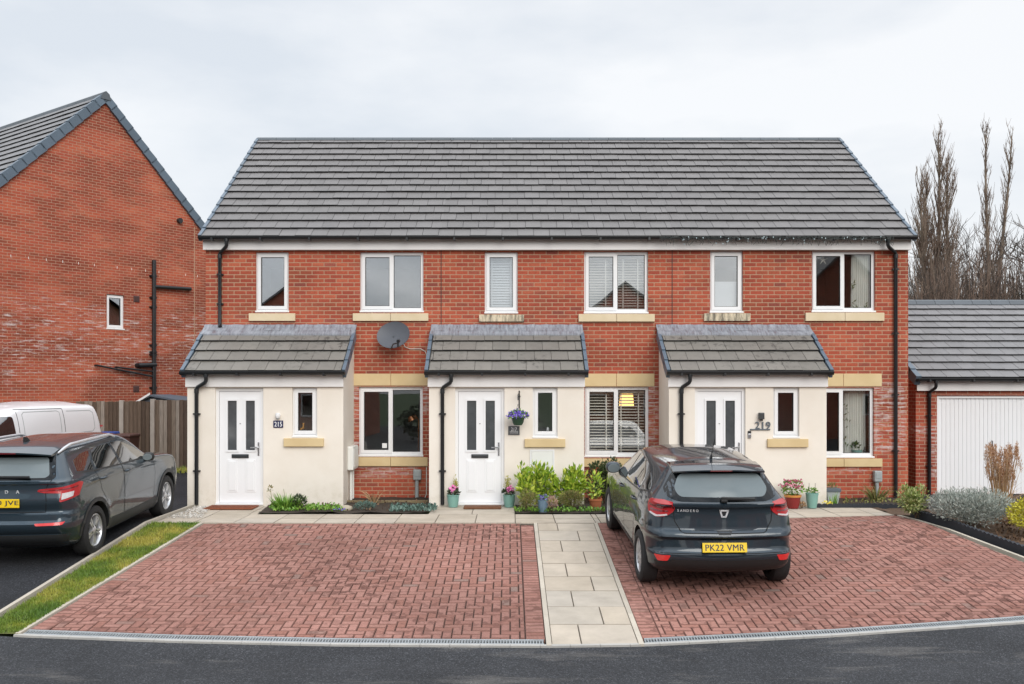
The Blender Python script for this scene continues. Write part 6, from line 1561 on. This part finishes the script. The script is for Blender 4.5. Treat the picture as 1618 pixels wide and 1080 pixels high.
cover('ground_cover', 'low leafy ground cover in the bed of number 215', 425, 540, 15.6, 16.3, GREENL, 620, .05, 33)
cover('ground_cover', 'mixed low green plants in the bed beside the middle porch', 618, 690, 15.58, 16.2, TEALF, 520, .055, 34)
cover('ground_cover', 'low green plants along the front of the laurel bed', 812, 962, 15.55, 15.75, GREENL, 420, .05, 35)
cover('dead_leaves', 'scattered brown leaves on the bed soil', 420, 690, 15.6, 16.9, DEAD, 200, .05, 36, .01)
cover('dead_leaves', 'brown leaves and bark lying over the planting bed', 1575, 1660, 13.3, 14.6, DEAD, 420, .05, 37, .02, -.0001)
root = thing('violas', 'tiny violet flowers at the path edge beside a pale stone', 'flowers', (wx(535, 15.62), 15.62, .02)); m = MB(); leaves(m, 40, (wx(535, 15.62), 15.62, .04), (.12, .05, .04), .035, rn); m.build('foliage', GREENL, root); m = MB()
for k in range(5): flower_head(m, (wx(528 + 4 * k, 15.6), 15.6 + rn.uniform(-.04, .04), .07), .03, 6, rn)
m.build('flower', PURP, root)
m = MB(); M = Matrix.Translation((wx(546, 15.85), 15.85, .05)) @ Matrix.Diagonal((.13, .09, .06, 1)); m.lathe([(.001, -1), (.8, -.7), (1, -.1), (.85, .55), (.4, .9), (.001, 1)], M, 9); tag(m.build('stone', stone_mat('field stone', (.36, .31, .24), (.46, .4, .31)), smooth=60), 'pale rounded stone at the front corner of the left porch', 'stone')
m = MB(); m.bevbox(wx(546, 16.95), wx(676, 16.95), 16.92, 17.0, -.02, .055, .008); tag(m.build('timber_edging', simple('old timber edging', (0.20, 0.155, 0.085), .9, .3, 8)), 'weathered timber board edging the raised soil below the lower window of number 215', 'edging')
root = thing('dried_plant', 'straw coloured dead stems arching in front of the brick below the window', 'plant', (wx(590, 16.8), 16.8, .03)); m = MB(); blades(m, 34, (wx(590, 16.8), 16.8, .03), .05, .42, .011, rn, .9, 6, 1.2); m.build('stem', DRY, root)
shrub('mound_plant', 'low blue green mound plant at the path edge near the dead stems', 'plant', 560, 594, 794, 15.85, TEALF, 420, .045, 38, asp=.3, depth=.16, up=.8)
# --- middle porch
for px, flip, lab in ((716, -1, 'teal glazed pot with a golden conifer and pink cyclamen left of the middle door'), (804.5, 1, 'teal glazed pot with a golden conifer and pink cyclamen right of the middle door')):
    root, X, zt = pot(px, 780, 799.5, 16.40, .105, .078, TEAL, 'potted_plant', lab, group='teal pots either side of the middle door')
    m = MB()
    for k in range(9): a = rn.uniform(0, 6.28); r_ = .05 * rn.random(); b = Vector((X - .03 * flip + math.cos(a) * r_, 16.43 + math.sin(a) * r_, zt)); h = rn.uniform(.16, .33); leaves(m, 46, (b.x + rn.uniform(-.01, .01), b.y, b.z + h * .5), (.022, .022, h * .55), .03, rn, 1.6, .3, -1)
    m.build('conifer', CONIF, root)
    m = MB(); leaves(m, 70, (X + .02 * flip * -1, 16.36, zt + .03), (.09, .06, .06), .055, rn, .4, .8); m.build('foliage', DARKL, root)
    m = MB(); flower_head(m, (X + .02, 16.34, zt + .115), .07, 30, rn); m.build('flower', PINK, root)
D = 16.32; X, Z = wx(818.5, D), wz(670, D)
root = thing('hanging_basket', 'green hanging basket full of violet flowers on a black wall bracket', 'hanging basket', (X, D, Z)); M = Matrix.Translation((X, D, Z))
m = MB(); m.lathe([(.001, -.02), (.07, -.015), (.095, .03), (.115, .12), (.105, .12), (.06, .05), (.001, .05)], M, 24); m.build('basket', simple('dark green basket', (0.02, 0.055, 0.03), .5), root, smooth=40)
m = MB(); leaves(m, 150, (X, D, Z + .15), (.17, .15, .08), .05, rn, .2, .6, -.4); m.build('foliage', GREENL, root)
m = MB()
for _ in range(150): a = rn.uniform(0, 6.28); r_ = .19 * math.sqrt(rn.random()); flower_head(m, (X + math.cos(a) * r_, D + math.sin(a) * r_ * .85, Z + .15 + .10 * (1 - (r_ / .2) ** 2) - rn.random() * .05), .034, 5, rn)
m.build('flower', PURP, root)
zt = wz(617, DP); m = MB(); bx = wx(820.5, DP); m.tube([(bx, DP - .012, zt), (bx, DP - .012, wz(645, DP))], .011, 6); m.tube([(bx, DP - .012, wz(628, DP)), (bx, DP - .1, wz(622, DP) + .02), (X, D + .01, wz(626, DP) + .03), (X, D, wz(632, D))], .009, 6); m.tube([(bx - .02, DP - .012, wz(626, DP)), (bx + .02, DP - .012, wz(626, DP))], .012, 6); m.build('bracket', BLACK, root)
m = MB()
for k in range(3): a = 2.1 * k + .4; m.tube([(X, D, wz(638, D)), (X + .11 * math.cos(a), D + .11 * math.sin(a), Z + .12)], .0025, 4)
m.build('chain', BLACK, root)
for k, (a, b, t_, D, n) in enumerate(((815, 842, 732, 16.05, 150), (830, 890, 728, 16.15, 380), (872, 926, 728, 16.1, 340))):
    shrub('laurel_shrub', ('narrow yellow green laurel beside the right teal pot', 'broad yellow green laurel in front of the white meter cabinet', 'yellow green laurel at the right front corner of the middle porch')[k], 'shrub', a, b, t_, D, LAUREL, int(n * 2.2), .105, 40 + k, asp=.46, up=.9, depth=.17, parts=6, group='laurels in front of the middle porch', smat=STEMG, lo=-.9, shell=.2)
for k, (a, b, t_, D, n) in enumerate(((810, 852, 772, 15.72, 1300), (876, 936, 766, 15.75, 1900))):
    shrub('heather', ('small olive heather mound below the narrow laurel', 'wide olive heather mound left of the terracotta pot')[k], 'shrub', a, b, t_, D, HEATH, n, .035, 45 + k, asp=.28, up=.9, depth=.2, parts=4, lo=-.6)
root, X, zt = pot(858, 791, 811, 15.64, .085, .065, BLUEG, 'potted_plant', 'small blue grey pot of violet flowers between two heather mounds')
m = MB(); leaves(m, 60, (X, 15.64, zt + .02), (.10, .09, .05), .04, rn); m.build('foliage', GREENL, root); m = MB()
for _ in range(14): flower_head(m, (X + rn.uniform(-.09, .09), 15.62 + rn.uniform(-.08, .06), zt + rn.uniform(.02, .08)), .03, 5, rn)
m.build('flower', PURP, root)
shrub('faded_plant', 'faded pink brown tuft right of the small blue grey pot', 'plant', 863, 881, 784, 15.62, SALM, 240, .04, 50, asp=.3, up=.8, depth=.1)
root, X, zt = pot(941, 787, 806, 15.9, .105, .072, TERRA, 'potted_plant', 'terracotta pot with a bright yellow green leafy shrub near the hatchback', TERRA)
m = MB(); leaves(m, 120, (X, 15.9, zt + .2), (.11, .09, .22), .09, rn, .8, .45, -.9, .2); m.build('foliage', LAUREL, root); m = MB(); stems(m, 4, (X, 15.9, zt - .01), .08, .3, .006, rn); m.build('stem', STEMG, root)
shrub('evergreen_shrub', 'dark evergreen shrub under the blind window behind the hatchback', 'shrub', 922, 992, 708, 16.8, DARKM, 3200, .06, 51, asp=.45, up=.4, depth=.3, parts=6, lo=-.9)
# --- right hand porch
root, X, zt = pot(1252.5, 780, 801, 16.25, .135, .095, REDG, 'potted_plant', 'dark red pot with an orange rim and dull pink flowers', REDRIM)
m = MB(); leaves(m, 170, (X, 16.25, zt + .11), (.20, .14, .13), .06, rn, .3, .65, -.7, .3); m.build('foliage', GREENL, root); m = MB(); stems(m, 6, (X, 16.25, zt - .01), .16, .2, .005, rn); m.build('stem', STEMG, root); m = MB()
for _ in range(26): a = rn.uniform(0, 6.28); flower_head(m, (X - .04 + math.cos(a) * .2 * rn.random() ** .5, 16.2 + math.sin(a) * .12, zt + rn.uniform(.1, .26)), .05, 6, rn)
m.build('flower', ROSE, root)
root, X, zt = pot(1283, 778, 801.5, 16.28, .105, .075, TEAL, 'potted_plant', 'plain teal pot with short green leaves and two thin canes')
m = MB(); leaves(m, 80, (X, 16.28, zt + .02), (.09, .08, .05), .05, rn); m.build('foliage', GREENL, root); m = MB()
for s in (-.05, .055): m.tube([(X + s, 16.28, zt - .02), (X + s, 16.28, zt + .17)], .0035, 5)
m.build('cane', STEM, root)
shrub('dried_plant', 'small brown tuft between the red pot and the plain teal pot', 'plant', 1262, 1272, 795, 16.25, DRY, 60, .05, 52, z0=.005, depth=.06)
D = 16.85; X = wx(1314, D); z1 = wz(771, D); h = z1 - .02
root = thing('planter', 'square tapered white planter with a grey band by the porch corner', 'plant pot', (X, D, .02)); m = MB(); a, b = .085, .125
vs = [(X + sx_ * k, D + sy_ * k, .02 + zz) for zz, k in ((0, a), (h, b)) for sx_, sy_ in ((-1, -1), (1, -1), (1, 1), (-1, 1))]; m.add(vs, ((0,3,2,1),(0,1,5,4),(1,2,6,5),(2,3,7,6),(3,0,4,7))); m.build('pot', WHG, root)
m = MB(); ring = b + .006; m.bevbox(X - ring, X + ring, D - ring, D + ring, .02 + h - .055, .02 + h + .004, .006); m.build('rim', simple('grey planter band', (0.10, 0.12, 0.14), .6), root)
m = MB(); leaves(m, 40, (X, D, z1 + .03), (.09, .09, .05), .05, rn); stems(m, 5, (X, D, z1), .06, .18, .004, rn); m.build('foliage', HEATH, root)
root = thing('daffodils', 'upright green shoots with small yellow flowers behind the charcoal edging', 'flowers', (wx(1314, 16.45), 16.45, .02)); m = MB(); blades(m, 26, (wx(1317, 16.45), 16.45, .02), .05, .25, .016, rn, .25, 4, .3); m.build('foliage', GREENL, root); m = MB(); [flower_head(m, (wx(1302 + 3 * k, 16.42), 16.42, .07 + .015 * (k % 2)), .04, 6, rn) for k in range(5)]; m.build('flower', YFLOW, root)
root = thing('spiky_plant', 'olive spiky leaved plant below the right grey utility box', 'plant', (wx(1385, 17.15), 17.15, .02)); m = MB(); blades(m, 120, (wx(1385, 17.15), 17.15, .02), .09, .38, .016, rn, .8, 5, .9); m.build('foliage', HEATH, root)
cover('ground_cover', 'sparse low plants along the right house wall', 1330, 1430, 16.5, 17.3, HEATH, 160, .05, 53)
def scallop(name, label, pts, h=.12, w_=.055, z=.0):
    m = MB()
    for (ax, ay), (bx, by) in zip(pts, pts[1:]):
        d_ = Vector((bx - ax, by - ay)); L = d_.length; d_.normalize(); s = Vector((-d_.y, d_.x)) * w_; n = max(1, int(L / .085)); st = L / n
        for i in range(n):
            for k in range(4):
                u0, u1 = i * st + st * k / 4, i * st + st * (k + 1) / 4; h0, h1 = h + .022 * math.sin(math.pi * k / 4), h + .022 * math.sin(math.pi * (k + 1) / 4)
                p0, p1 = Vector((ax, ay)) + d_ * u0, Vector((ax, ay)) + d_ * u1
                vs = [(p0.x, p0.y, gz(p0.y) - .03), (p1.x, p1.y, gz(p1.y) - .03), (p1.x + s.x, p1.y + s.y, gz(p1.y) - .03), (p0.x + s.x, p0.y + s.y, gz(p0.y) - .03), (p0.x, p0.y, gz(p0.y) + z + h0), (p1.x, p1.y, gz(p1.y) + z + h1), (p1.x + s.x, p1.y + s.y, gz(p1.y) + z + h1), (p0.x + s.x, p0.y + s.y, gz(p0.y) + z + h0)]
                m.add(vs, ((4,5,6,7),(0,1,5,4),(2,3,7,6),(1,2,6,5),(3,0,4,7)))
    tag(m.build(name, CHARC), label, 'edging', 'charcoal scalloped edgings')
scallop('scalloped_edging', 'charcoal scalloped edging along the wall bed of number 219', [(wx(1283, 16.32), 16.36), (5.6, 16.32), (6.3, 16.42), (7.05, 16.15)], .05)
scallop('scalloped_edging', 'charcoal scalloped edging between the right drive and the planting bed', [(7.36, 10.6), (6.60, 14.6), (6.5, 15.2)], .10)
# --- planting bed on the right
shrub('variegated_shrub', 'cream and green variegated shrub at the corner of the planting bed', 'shrub', 1424, 1472, 754, 14.9, VARI, 1500, .05, 60, asp=.5, depth=.26, parts=6, lo=-.8, up=.8)
shrub('lavender_bush', 'wide silver grey lavender bush in front of the garage door', 'shrub', 1462, 1600, 768, 14.3, GREYL_, 9500, .05, 61, asp=.30, depth=.55, parts=14, lo=-.95, up=1.0, shell=.6)
shrub('golden_shrub', 'bright golden yellow shrub at the right edge of the planting bed', 'shrub', 1580, 1700, 770, 13.5, YELL, 4600, .038, 62, z0=-.08, asp=.55, depth=.4, parts=8, lo=-.7)
D = 14.9; X = wx(1582, D)
root = thing('ornamental_grass', 'tall straw coloured ornamental grass with feathery plumes against the garage', 'grass plant', (X, D, .0)); m = MB(); pl = MB()
for _ in range(120):
    a = rn.uniform(0, 6.283); r_ = .1 * rn.random(); le = rn.uniform(.02, .30); H = rn.uniform(.65, 1.17); b = Vector((X + math.cos(a) * r_, D + math.sin(a) * r_, 0)); d_ = Vector((math.cos(a) * le, math.sin(a) * le, 1))
    tip = b + d_ * H; mid = b + d_ * H * .5 + Vector((0, 0, .03)); m.tube([b, mid, tip], [.004, .0035, .002], 4)
    if rn.random() < .62: leaves(pl, 44, tip - d_.normalized() * .05, (.016, .016, .12), .045, rn, 1.8, .22, -1, .1)
blades(m, 130, (X, D, 0), .12, .75, .008, rn, .5, 6, 1.0); m.build('stem', DRY, root); pl.build('plume', PLUME, root)
# --- grass strip
t = NT('grass blade'); p = t.wpos(); c_ = t.ramp(t.noise(1.3, 4, p, .6), [(.32, (0.07, 0.155, 0.015)), (.47, (0.17, 0.24, 0.022)), (.60, (0.40, 0.36, 0.06))])
c_ = t.mix(.6, c_, t.ramp(t.island(), [(0, .45), (1, 1.45)]), 'MULTIPLY'); GRASS = t.out(c_, .6)
t = NT('grass thatch'); p = t.wpos(); c_ = t.ramp(t.noise(1.3, 4, p, .6), [(.35, (0.04, 0.075, 0.01)), (.6, (0.20, 0.18, 0.05))]); t.bump(t.noise(60, 3, p), .8, .02); THATCH = t.out(c_, .95)
def gx1(y): return lerp(-5.06, -4.73, (y - 9.70) / 4.77)
m = MB()
ys = [9.70 + .2 * i for i in range(24)] + [14.47]
for y0, y1 in zip(ys, ys[1:]): m.add([(-5.495, y0, gz(y0) + .006), (gx1(y0), y0, gz(y0) + .006), (gx1(y1), y1, gz(y1) + .006), (-5.495, y1, gz(y1) + .006)], [(0, 1, 2, 3)])
tag(m.build('lawn', THATCH), kind='structure')
m = MB(); rg = random.Random(77)
for _ in range(17000):
    y = rg.uniform(9.72, 14.47); x = rg.uniform(-5.50, gx1(y) - .015); h = rg.uniform(.018, .05); a = rg.uniform(0, 3.14); w2 = rg.uniform(.003, .006); z = gz(y) + .004; dx_, dy_ = math.cos(a) * w2, math.sin(a) * w2
    m.add([(x - dx_, y - dy_, z), (x + dx_, y + dy_, z), (x + rg.gauss(0, .016), y + rg.gauss(0, .016), z + h)], [(0, 1, 2)])
tag(m.build('grass', GRASS, uv=False), 'short green and yellowing grass on the strip beside the asphalt drive', kind='stuff')
m = MB(); rg = random.Random(78)
for _ in range(900):
    y = rg.uniform(23.0, 24.2); x = rg.uniform(-8.6, -5.8); h = rg.uniform(.05, .14); a = rg.uniform(0, 3.14); m.add([(x - .012, y, 0), (x + .012, y, 0), (x + rg.gauss(0, .03), y + rg.gauss(0, .03), h)], [(0, 1, 2)])
tag(m.build('grass', GRASS, uv=False), 'grass tuft growing at the foot of the back fence', kind='stuff')

# ------------------------------------------------------------------ bare winter trees beyond the garage
def barkmat(name, a, b):
    t = NT(name); return t.out(t.ramp(t.noise(1.2, 4, t.wpos()), [(.35, a), (.65, b)]), .9)
BARKP = barkmat('poplar bark', (0.13, 0.095, 0.072), (0.24, 0.185, 0.145)); BARKD = barkmat('dark bark', (0.035, 0.03, 0.025), (0.075, 0.062, 0.05)); TWIGD = barkmat('dark twigs', (0.06, 0.045, 0.038), (0.12, 0.09, 0.075)); TWIG = barkmat('brown twigs', (0.16, 0.10, 0.075), (0.27, 0.19, 0.145))
def poplar(name, label, px, top, D, seed, lean=0.0, width=1.0, stemsn=1, group=None):
    rnd = random.Random(seed); X = wx(px, D); H = wz(top, D); root = thing(name, label, 'tree', (X, D, 0), 0, group); tr = MB(); tw = MB()
    for s in range(stemsn):
        hs = H * (1 if s == 0 else rnd.uniform(.80, .95)); ox = 0 if s == 0 else rnd.choice((-1, 1)) * width * rnd.uniform(.5, .8); ox = -width * .75 if s == 1 else ox
        def at(u): return Vector((X + lean * u * u + ox * min(1, u * 1.6) + .12 * math.sin(u * 7 + seed + s), D + .1 * math.sin(u * 5 + s), hs * u))
        tr.tube([at(k / 14) for k in range(15)], [.19 * (1 - k / 14.5) ** .8 + .012 for k in range(15)], 7)
        for _ in range(int(100 * width ** .5)):
            u = rnd.uniform(.10, .985); b = at(u); a = rnd.uniform(0, 6.283); L = (1.0 + 4.2 * (1 - u) ** .8 * min(1, u * 4)) * rnd.uniform(.5, 1.05) * (.75 + .25 * width); sp_ = rnd.uniform(.18, .34) * (.7 + .4 * width)
            d_ = Vector((math.cos(a) * sp_, math.sin(a) * sp_, 1)).normalized(); P = [b]; q = b.copy()
            for k in range(4): q = q + d_ * L / 4; d_ = (d_ + Vector((rnd.gauss(0, .06), rnd.gauss(0, .06), .12))).normalized(); P.append(q.copy())
            r0 = .016 + .009 * L; tr.tube(P, [r0, r0 * .75, r0 * .55, r0 * .4, .008], 4, False)
            for _ in range(int(3 + L * 3.6)):
                v = rnd.uniform(.15, 1) * 3.99; i = int(v); s0 = P[i].lerp(P[i + 1], v - i); a2 = rnd.uniform(0, 6.283); l = rnd.uniform(.3, 1.0) * min(1, .4 + L * .2); dd = Vector((math.cos(a2) * .38, math.sin(a2) * .38, 1)).normalized()
                m1 = s0 + dd * l * .5; tw.tube([s0, m1, m1 + (dd + Vector((rnd.gauss(0, .12), rnd.gauss(0, .12), .2))).normalized() * l * .5], [.013, .010, .005], 3, False)
    tr.build('trunk', BARKP, root, smooth=True); tw.build('crown', TWIG, root)
def broad(name, label, px, top, D, seed, spread=.55, group=None, bark=None, ivy=0):
    rnd = random.Random(seed); X = wx(px, D); H = wz(top, D); root = thing(name, label, 'tree', (X, D, 0), 0, group); tr = MB(); tw = MB()
    def grow(p, d_, L, r_, lev):
        n = 4; P = [p.copy()]; q = p.copy()
        for k in range(n): q = q + d_ * L / n; d_ = (d_ + Vector((rnd.gauss(0, .12), rnd.gauss(0, .12), rnd.gauss(.03, .08)))).normalized(); P.append(q.copy())
        (tr if lev < 3 else tw).tube(P, [lerp(r_, r_ * .6, k / n) for k in range(n + 1)], 6 if lev < 2 else 3, False)
        if lev >= 5 or L < .25: return
        for k in range(rnd.choice((3, 3, 4)) if lev < 4 else 4):
            v = rnd.uniform(.35, 1.0) if k else 1.0; i = min(n - 1, int(v * n)); b = P[i].lerp(P[i + 1], v * n - i); a = rnd.uniform(0, 6.283); o = Vector((math.cos(a), math.sin(a), rnd.uniform(-.15, .5))); grow(b, (d_ * 1.0 + o * spread * rnd.uniform(.7, 1.5)).normalized(), L * rnd.uniform(.58, .8), r_ * .56, lev + 1)
    grow(Vector((X, D, 0)), Vector((rnd.gauss(0, .04), 0, 1)), H * .36, H * .017, 0)
    tr.build('trunk', bark or BARKD, root, smooth=True); tw.build('crown', bark or TWIGD, root)
    if ivy: m = MB(); leaves(m, ivy, (X, D, H * .24), (.7, .7, H * .22), .22, rnd, .3, .7, -1, .6); m.build('ivy', DARKL, root)
poplar('poplar_tree', 'tall broad bare poplar nearest the terrace roof, with twin tops', 1479, 207, 60, 3, .15, 1.35, 4)
poplar('poplar_tree', 'slender upright bare poplar, the taller of the close pair', 1561, 203, 60, 5, -.1, .55, 1)
poplar('poplar_tree', 'slender bare poplar leaning right, beside the taller one of the pair', 1577, 214, 61, 8, .75, .55, 1)
for k, (px, top, D, sd_, spd, iv, lab) in enumerate(((1512, 318, 64, 11, .6, 0, 'bare spreading tree between the broad poplar and the slender pair'), (1538, 345, 58, 12, .6, 0, 'lower bare tree just left of the slender poplar pair'), (1640, 262, 52, 13, .8, 0, 'bare wide branching tree cut off by the right edge'), (1452, 395, 56, 14, .6, 260, 'low ivy clad tree right behind the terrace corner'), (1604, 385, 66, 15, .65, 160, 'low bare tree with ivy right of the leaning poplar'), (1490, 372, 68, 17, .65, 0, 'dark bare tree behind the foot of the broad poplar'))): broad('bare_tree', lab, px, top, D, sd_, spd, 'bare trees beyond the garage', None, iv)
rg = random.Random(90); mm = (MB(), MB())
for i_ in range(1300):
    m = mm[i_ % 2]; D = rg.uniform(50, 58); X = wx(rg.uniform(1405, 1680), D); h = rg.uniform(6.2, 9.3) * (1 + .17 * math.sin(X * .8) * math.sin(X * .31 + 1)); a = rg.gauss(0, .06); P = Vector((X, D, 0)); b = P + Vector((a * h, 0, h * .72)); e = b + Vector((a * h * .5 + rg.gauss(0, .3), 0, h * .28))
    m.tube([P, b, e], [.028, .02, .007], 3, False)
    for _k in range(4): s_ = b.lerp(e, rg.uniform(-.4, .7)); m.tube([s_, s_ + Vector((rg.gauss(0, .35), rg.gauss(0, .3), rg.uniform(.3, .9)))], [.012, .005], 3, False)
for m, mt_, lb in ((mm[0], TWIG, 'brown thicket of saplings behind the garage roof'), (mm[1], TWIGD, 'darker bramble stems mixed through the brown thicket')): tag(m.build('undergrowth', mt_), lb, kind='stuff')
m = MB(); leaves(m, 7000, (wx(1540, 60), 63, 4.0), (12, 2.0, 3.9), .42, rg, .3, .6, -.1, .3); tag(m.build('undergrowth', DARKL), 'dark evergreen undergrowth below the bare trees', kind='stuff')

# ------------------------------------------------------------------ the other side of the street (the windows mirror it)
for k, (x, lab) in enumerate(((5.9, 'brick house opposite with its gable to the street, mirrored in the middle bedroom window'), (17.2, 'brick house opposite mirrored in the right bedroom window'), (-11.2, 'brick house opposite mirrored in the narrow left bedroom window'))):
    root = thing('opposite_house', lab, 'house', (x, -13, -.55), 0, 'houses across the street'); hw_ = 3.4 if k != 1 else 4.4; hz = 5.0; ap = 7.5 if k != 1 else 9.2; m = MB()
    m.add([(x + hw_, -13, -.6), (x - hw_, -13, -.6), (x - hw_, -13, hz), (x, -13, ap), (x + hw_, -13, hz)], [(0, 1, 2, 3, 4)])
    m.quad((x - hw_, -13, -.6), (x - hw_, -21, -.6), (x - hw_, -21, hz), (x - hw_, -13, hz)); m.quad((x + hw_, -21, -.6), (x + hw_, -13, -.6), (x + hw_, -13, hz), (x + hw_, -21, hz)); m.add([(x - hw_, -21, -.6), (x + hw_, -21, -.6), (x + hw_, -21, hz), (x, -21, ap), (x - hw_, -21, hz)], [(0, 1, 2, 3, 4)]); m.build('wall', BRICK, root)
    m = MB()
    for s in (-1, 1):
        e, a = (x + s * (hw_ + .25), hz - .18), (x, ap + .08)
        m.prism([e, a, (a[0], a[1] - .12), (e[0], e[1] - .12)], -21.2, -12.8, lambda u, v, d_: (u, d_, v))
    m.build('roof', TILE, root)
    for s in (-1, 1):
        for z in (.7, 3.4): c_ = x + s * 1.5; m = MB(); ring_frame(m, c_ - .55, c_ + .55, z, z + 1.1, .07, -13.0 + .0, -12.96); wn_ = m.build('window', UPVC, root); m = MB(); m.box(c_ - .48, c_ + .48, -12.985, -12.975, z + .07, z + 1.03); m.build('pane', FRIT, wn_)
for x0, x1, lab in ((-5.5, 1.5, 'clipped dark hedge across the street opposite the left house'), (10.2, 12.2, 'short dark hedge across the street opposite the right house')):
    m = MB(); leaves(m, 2600, ((x0 + x1) / 2, -11.5, .4), ((x1 - x0) / 2, .7, 1.3), .22, rg, .3, .7, -1, .7); tag(m.build('hedge', DARKL), lab, 'hedge')
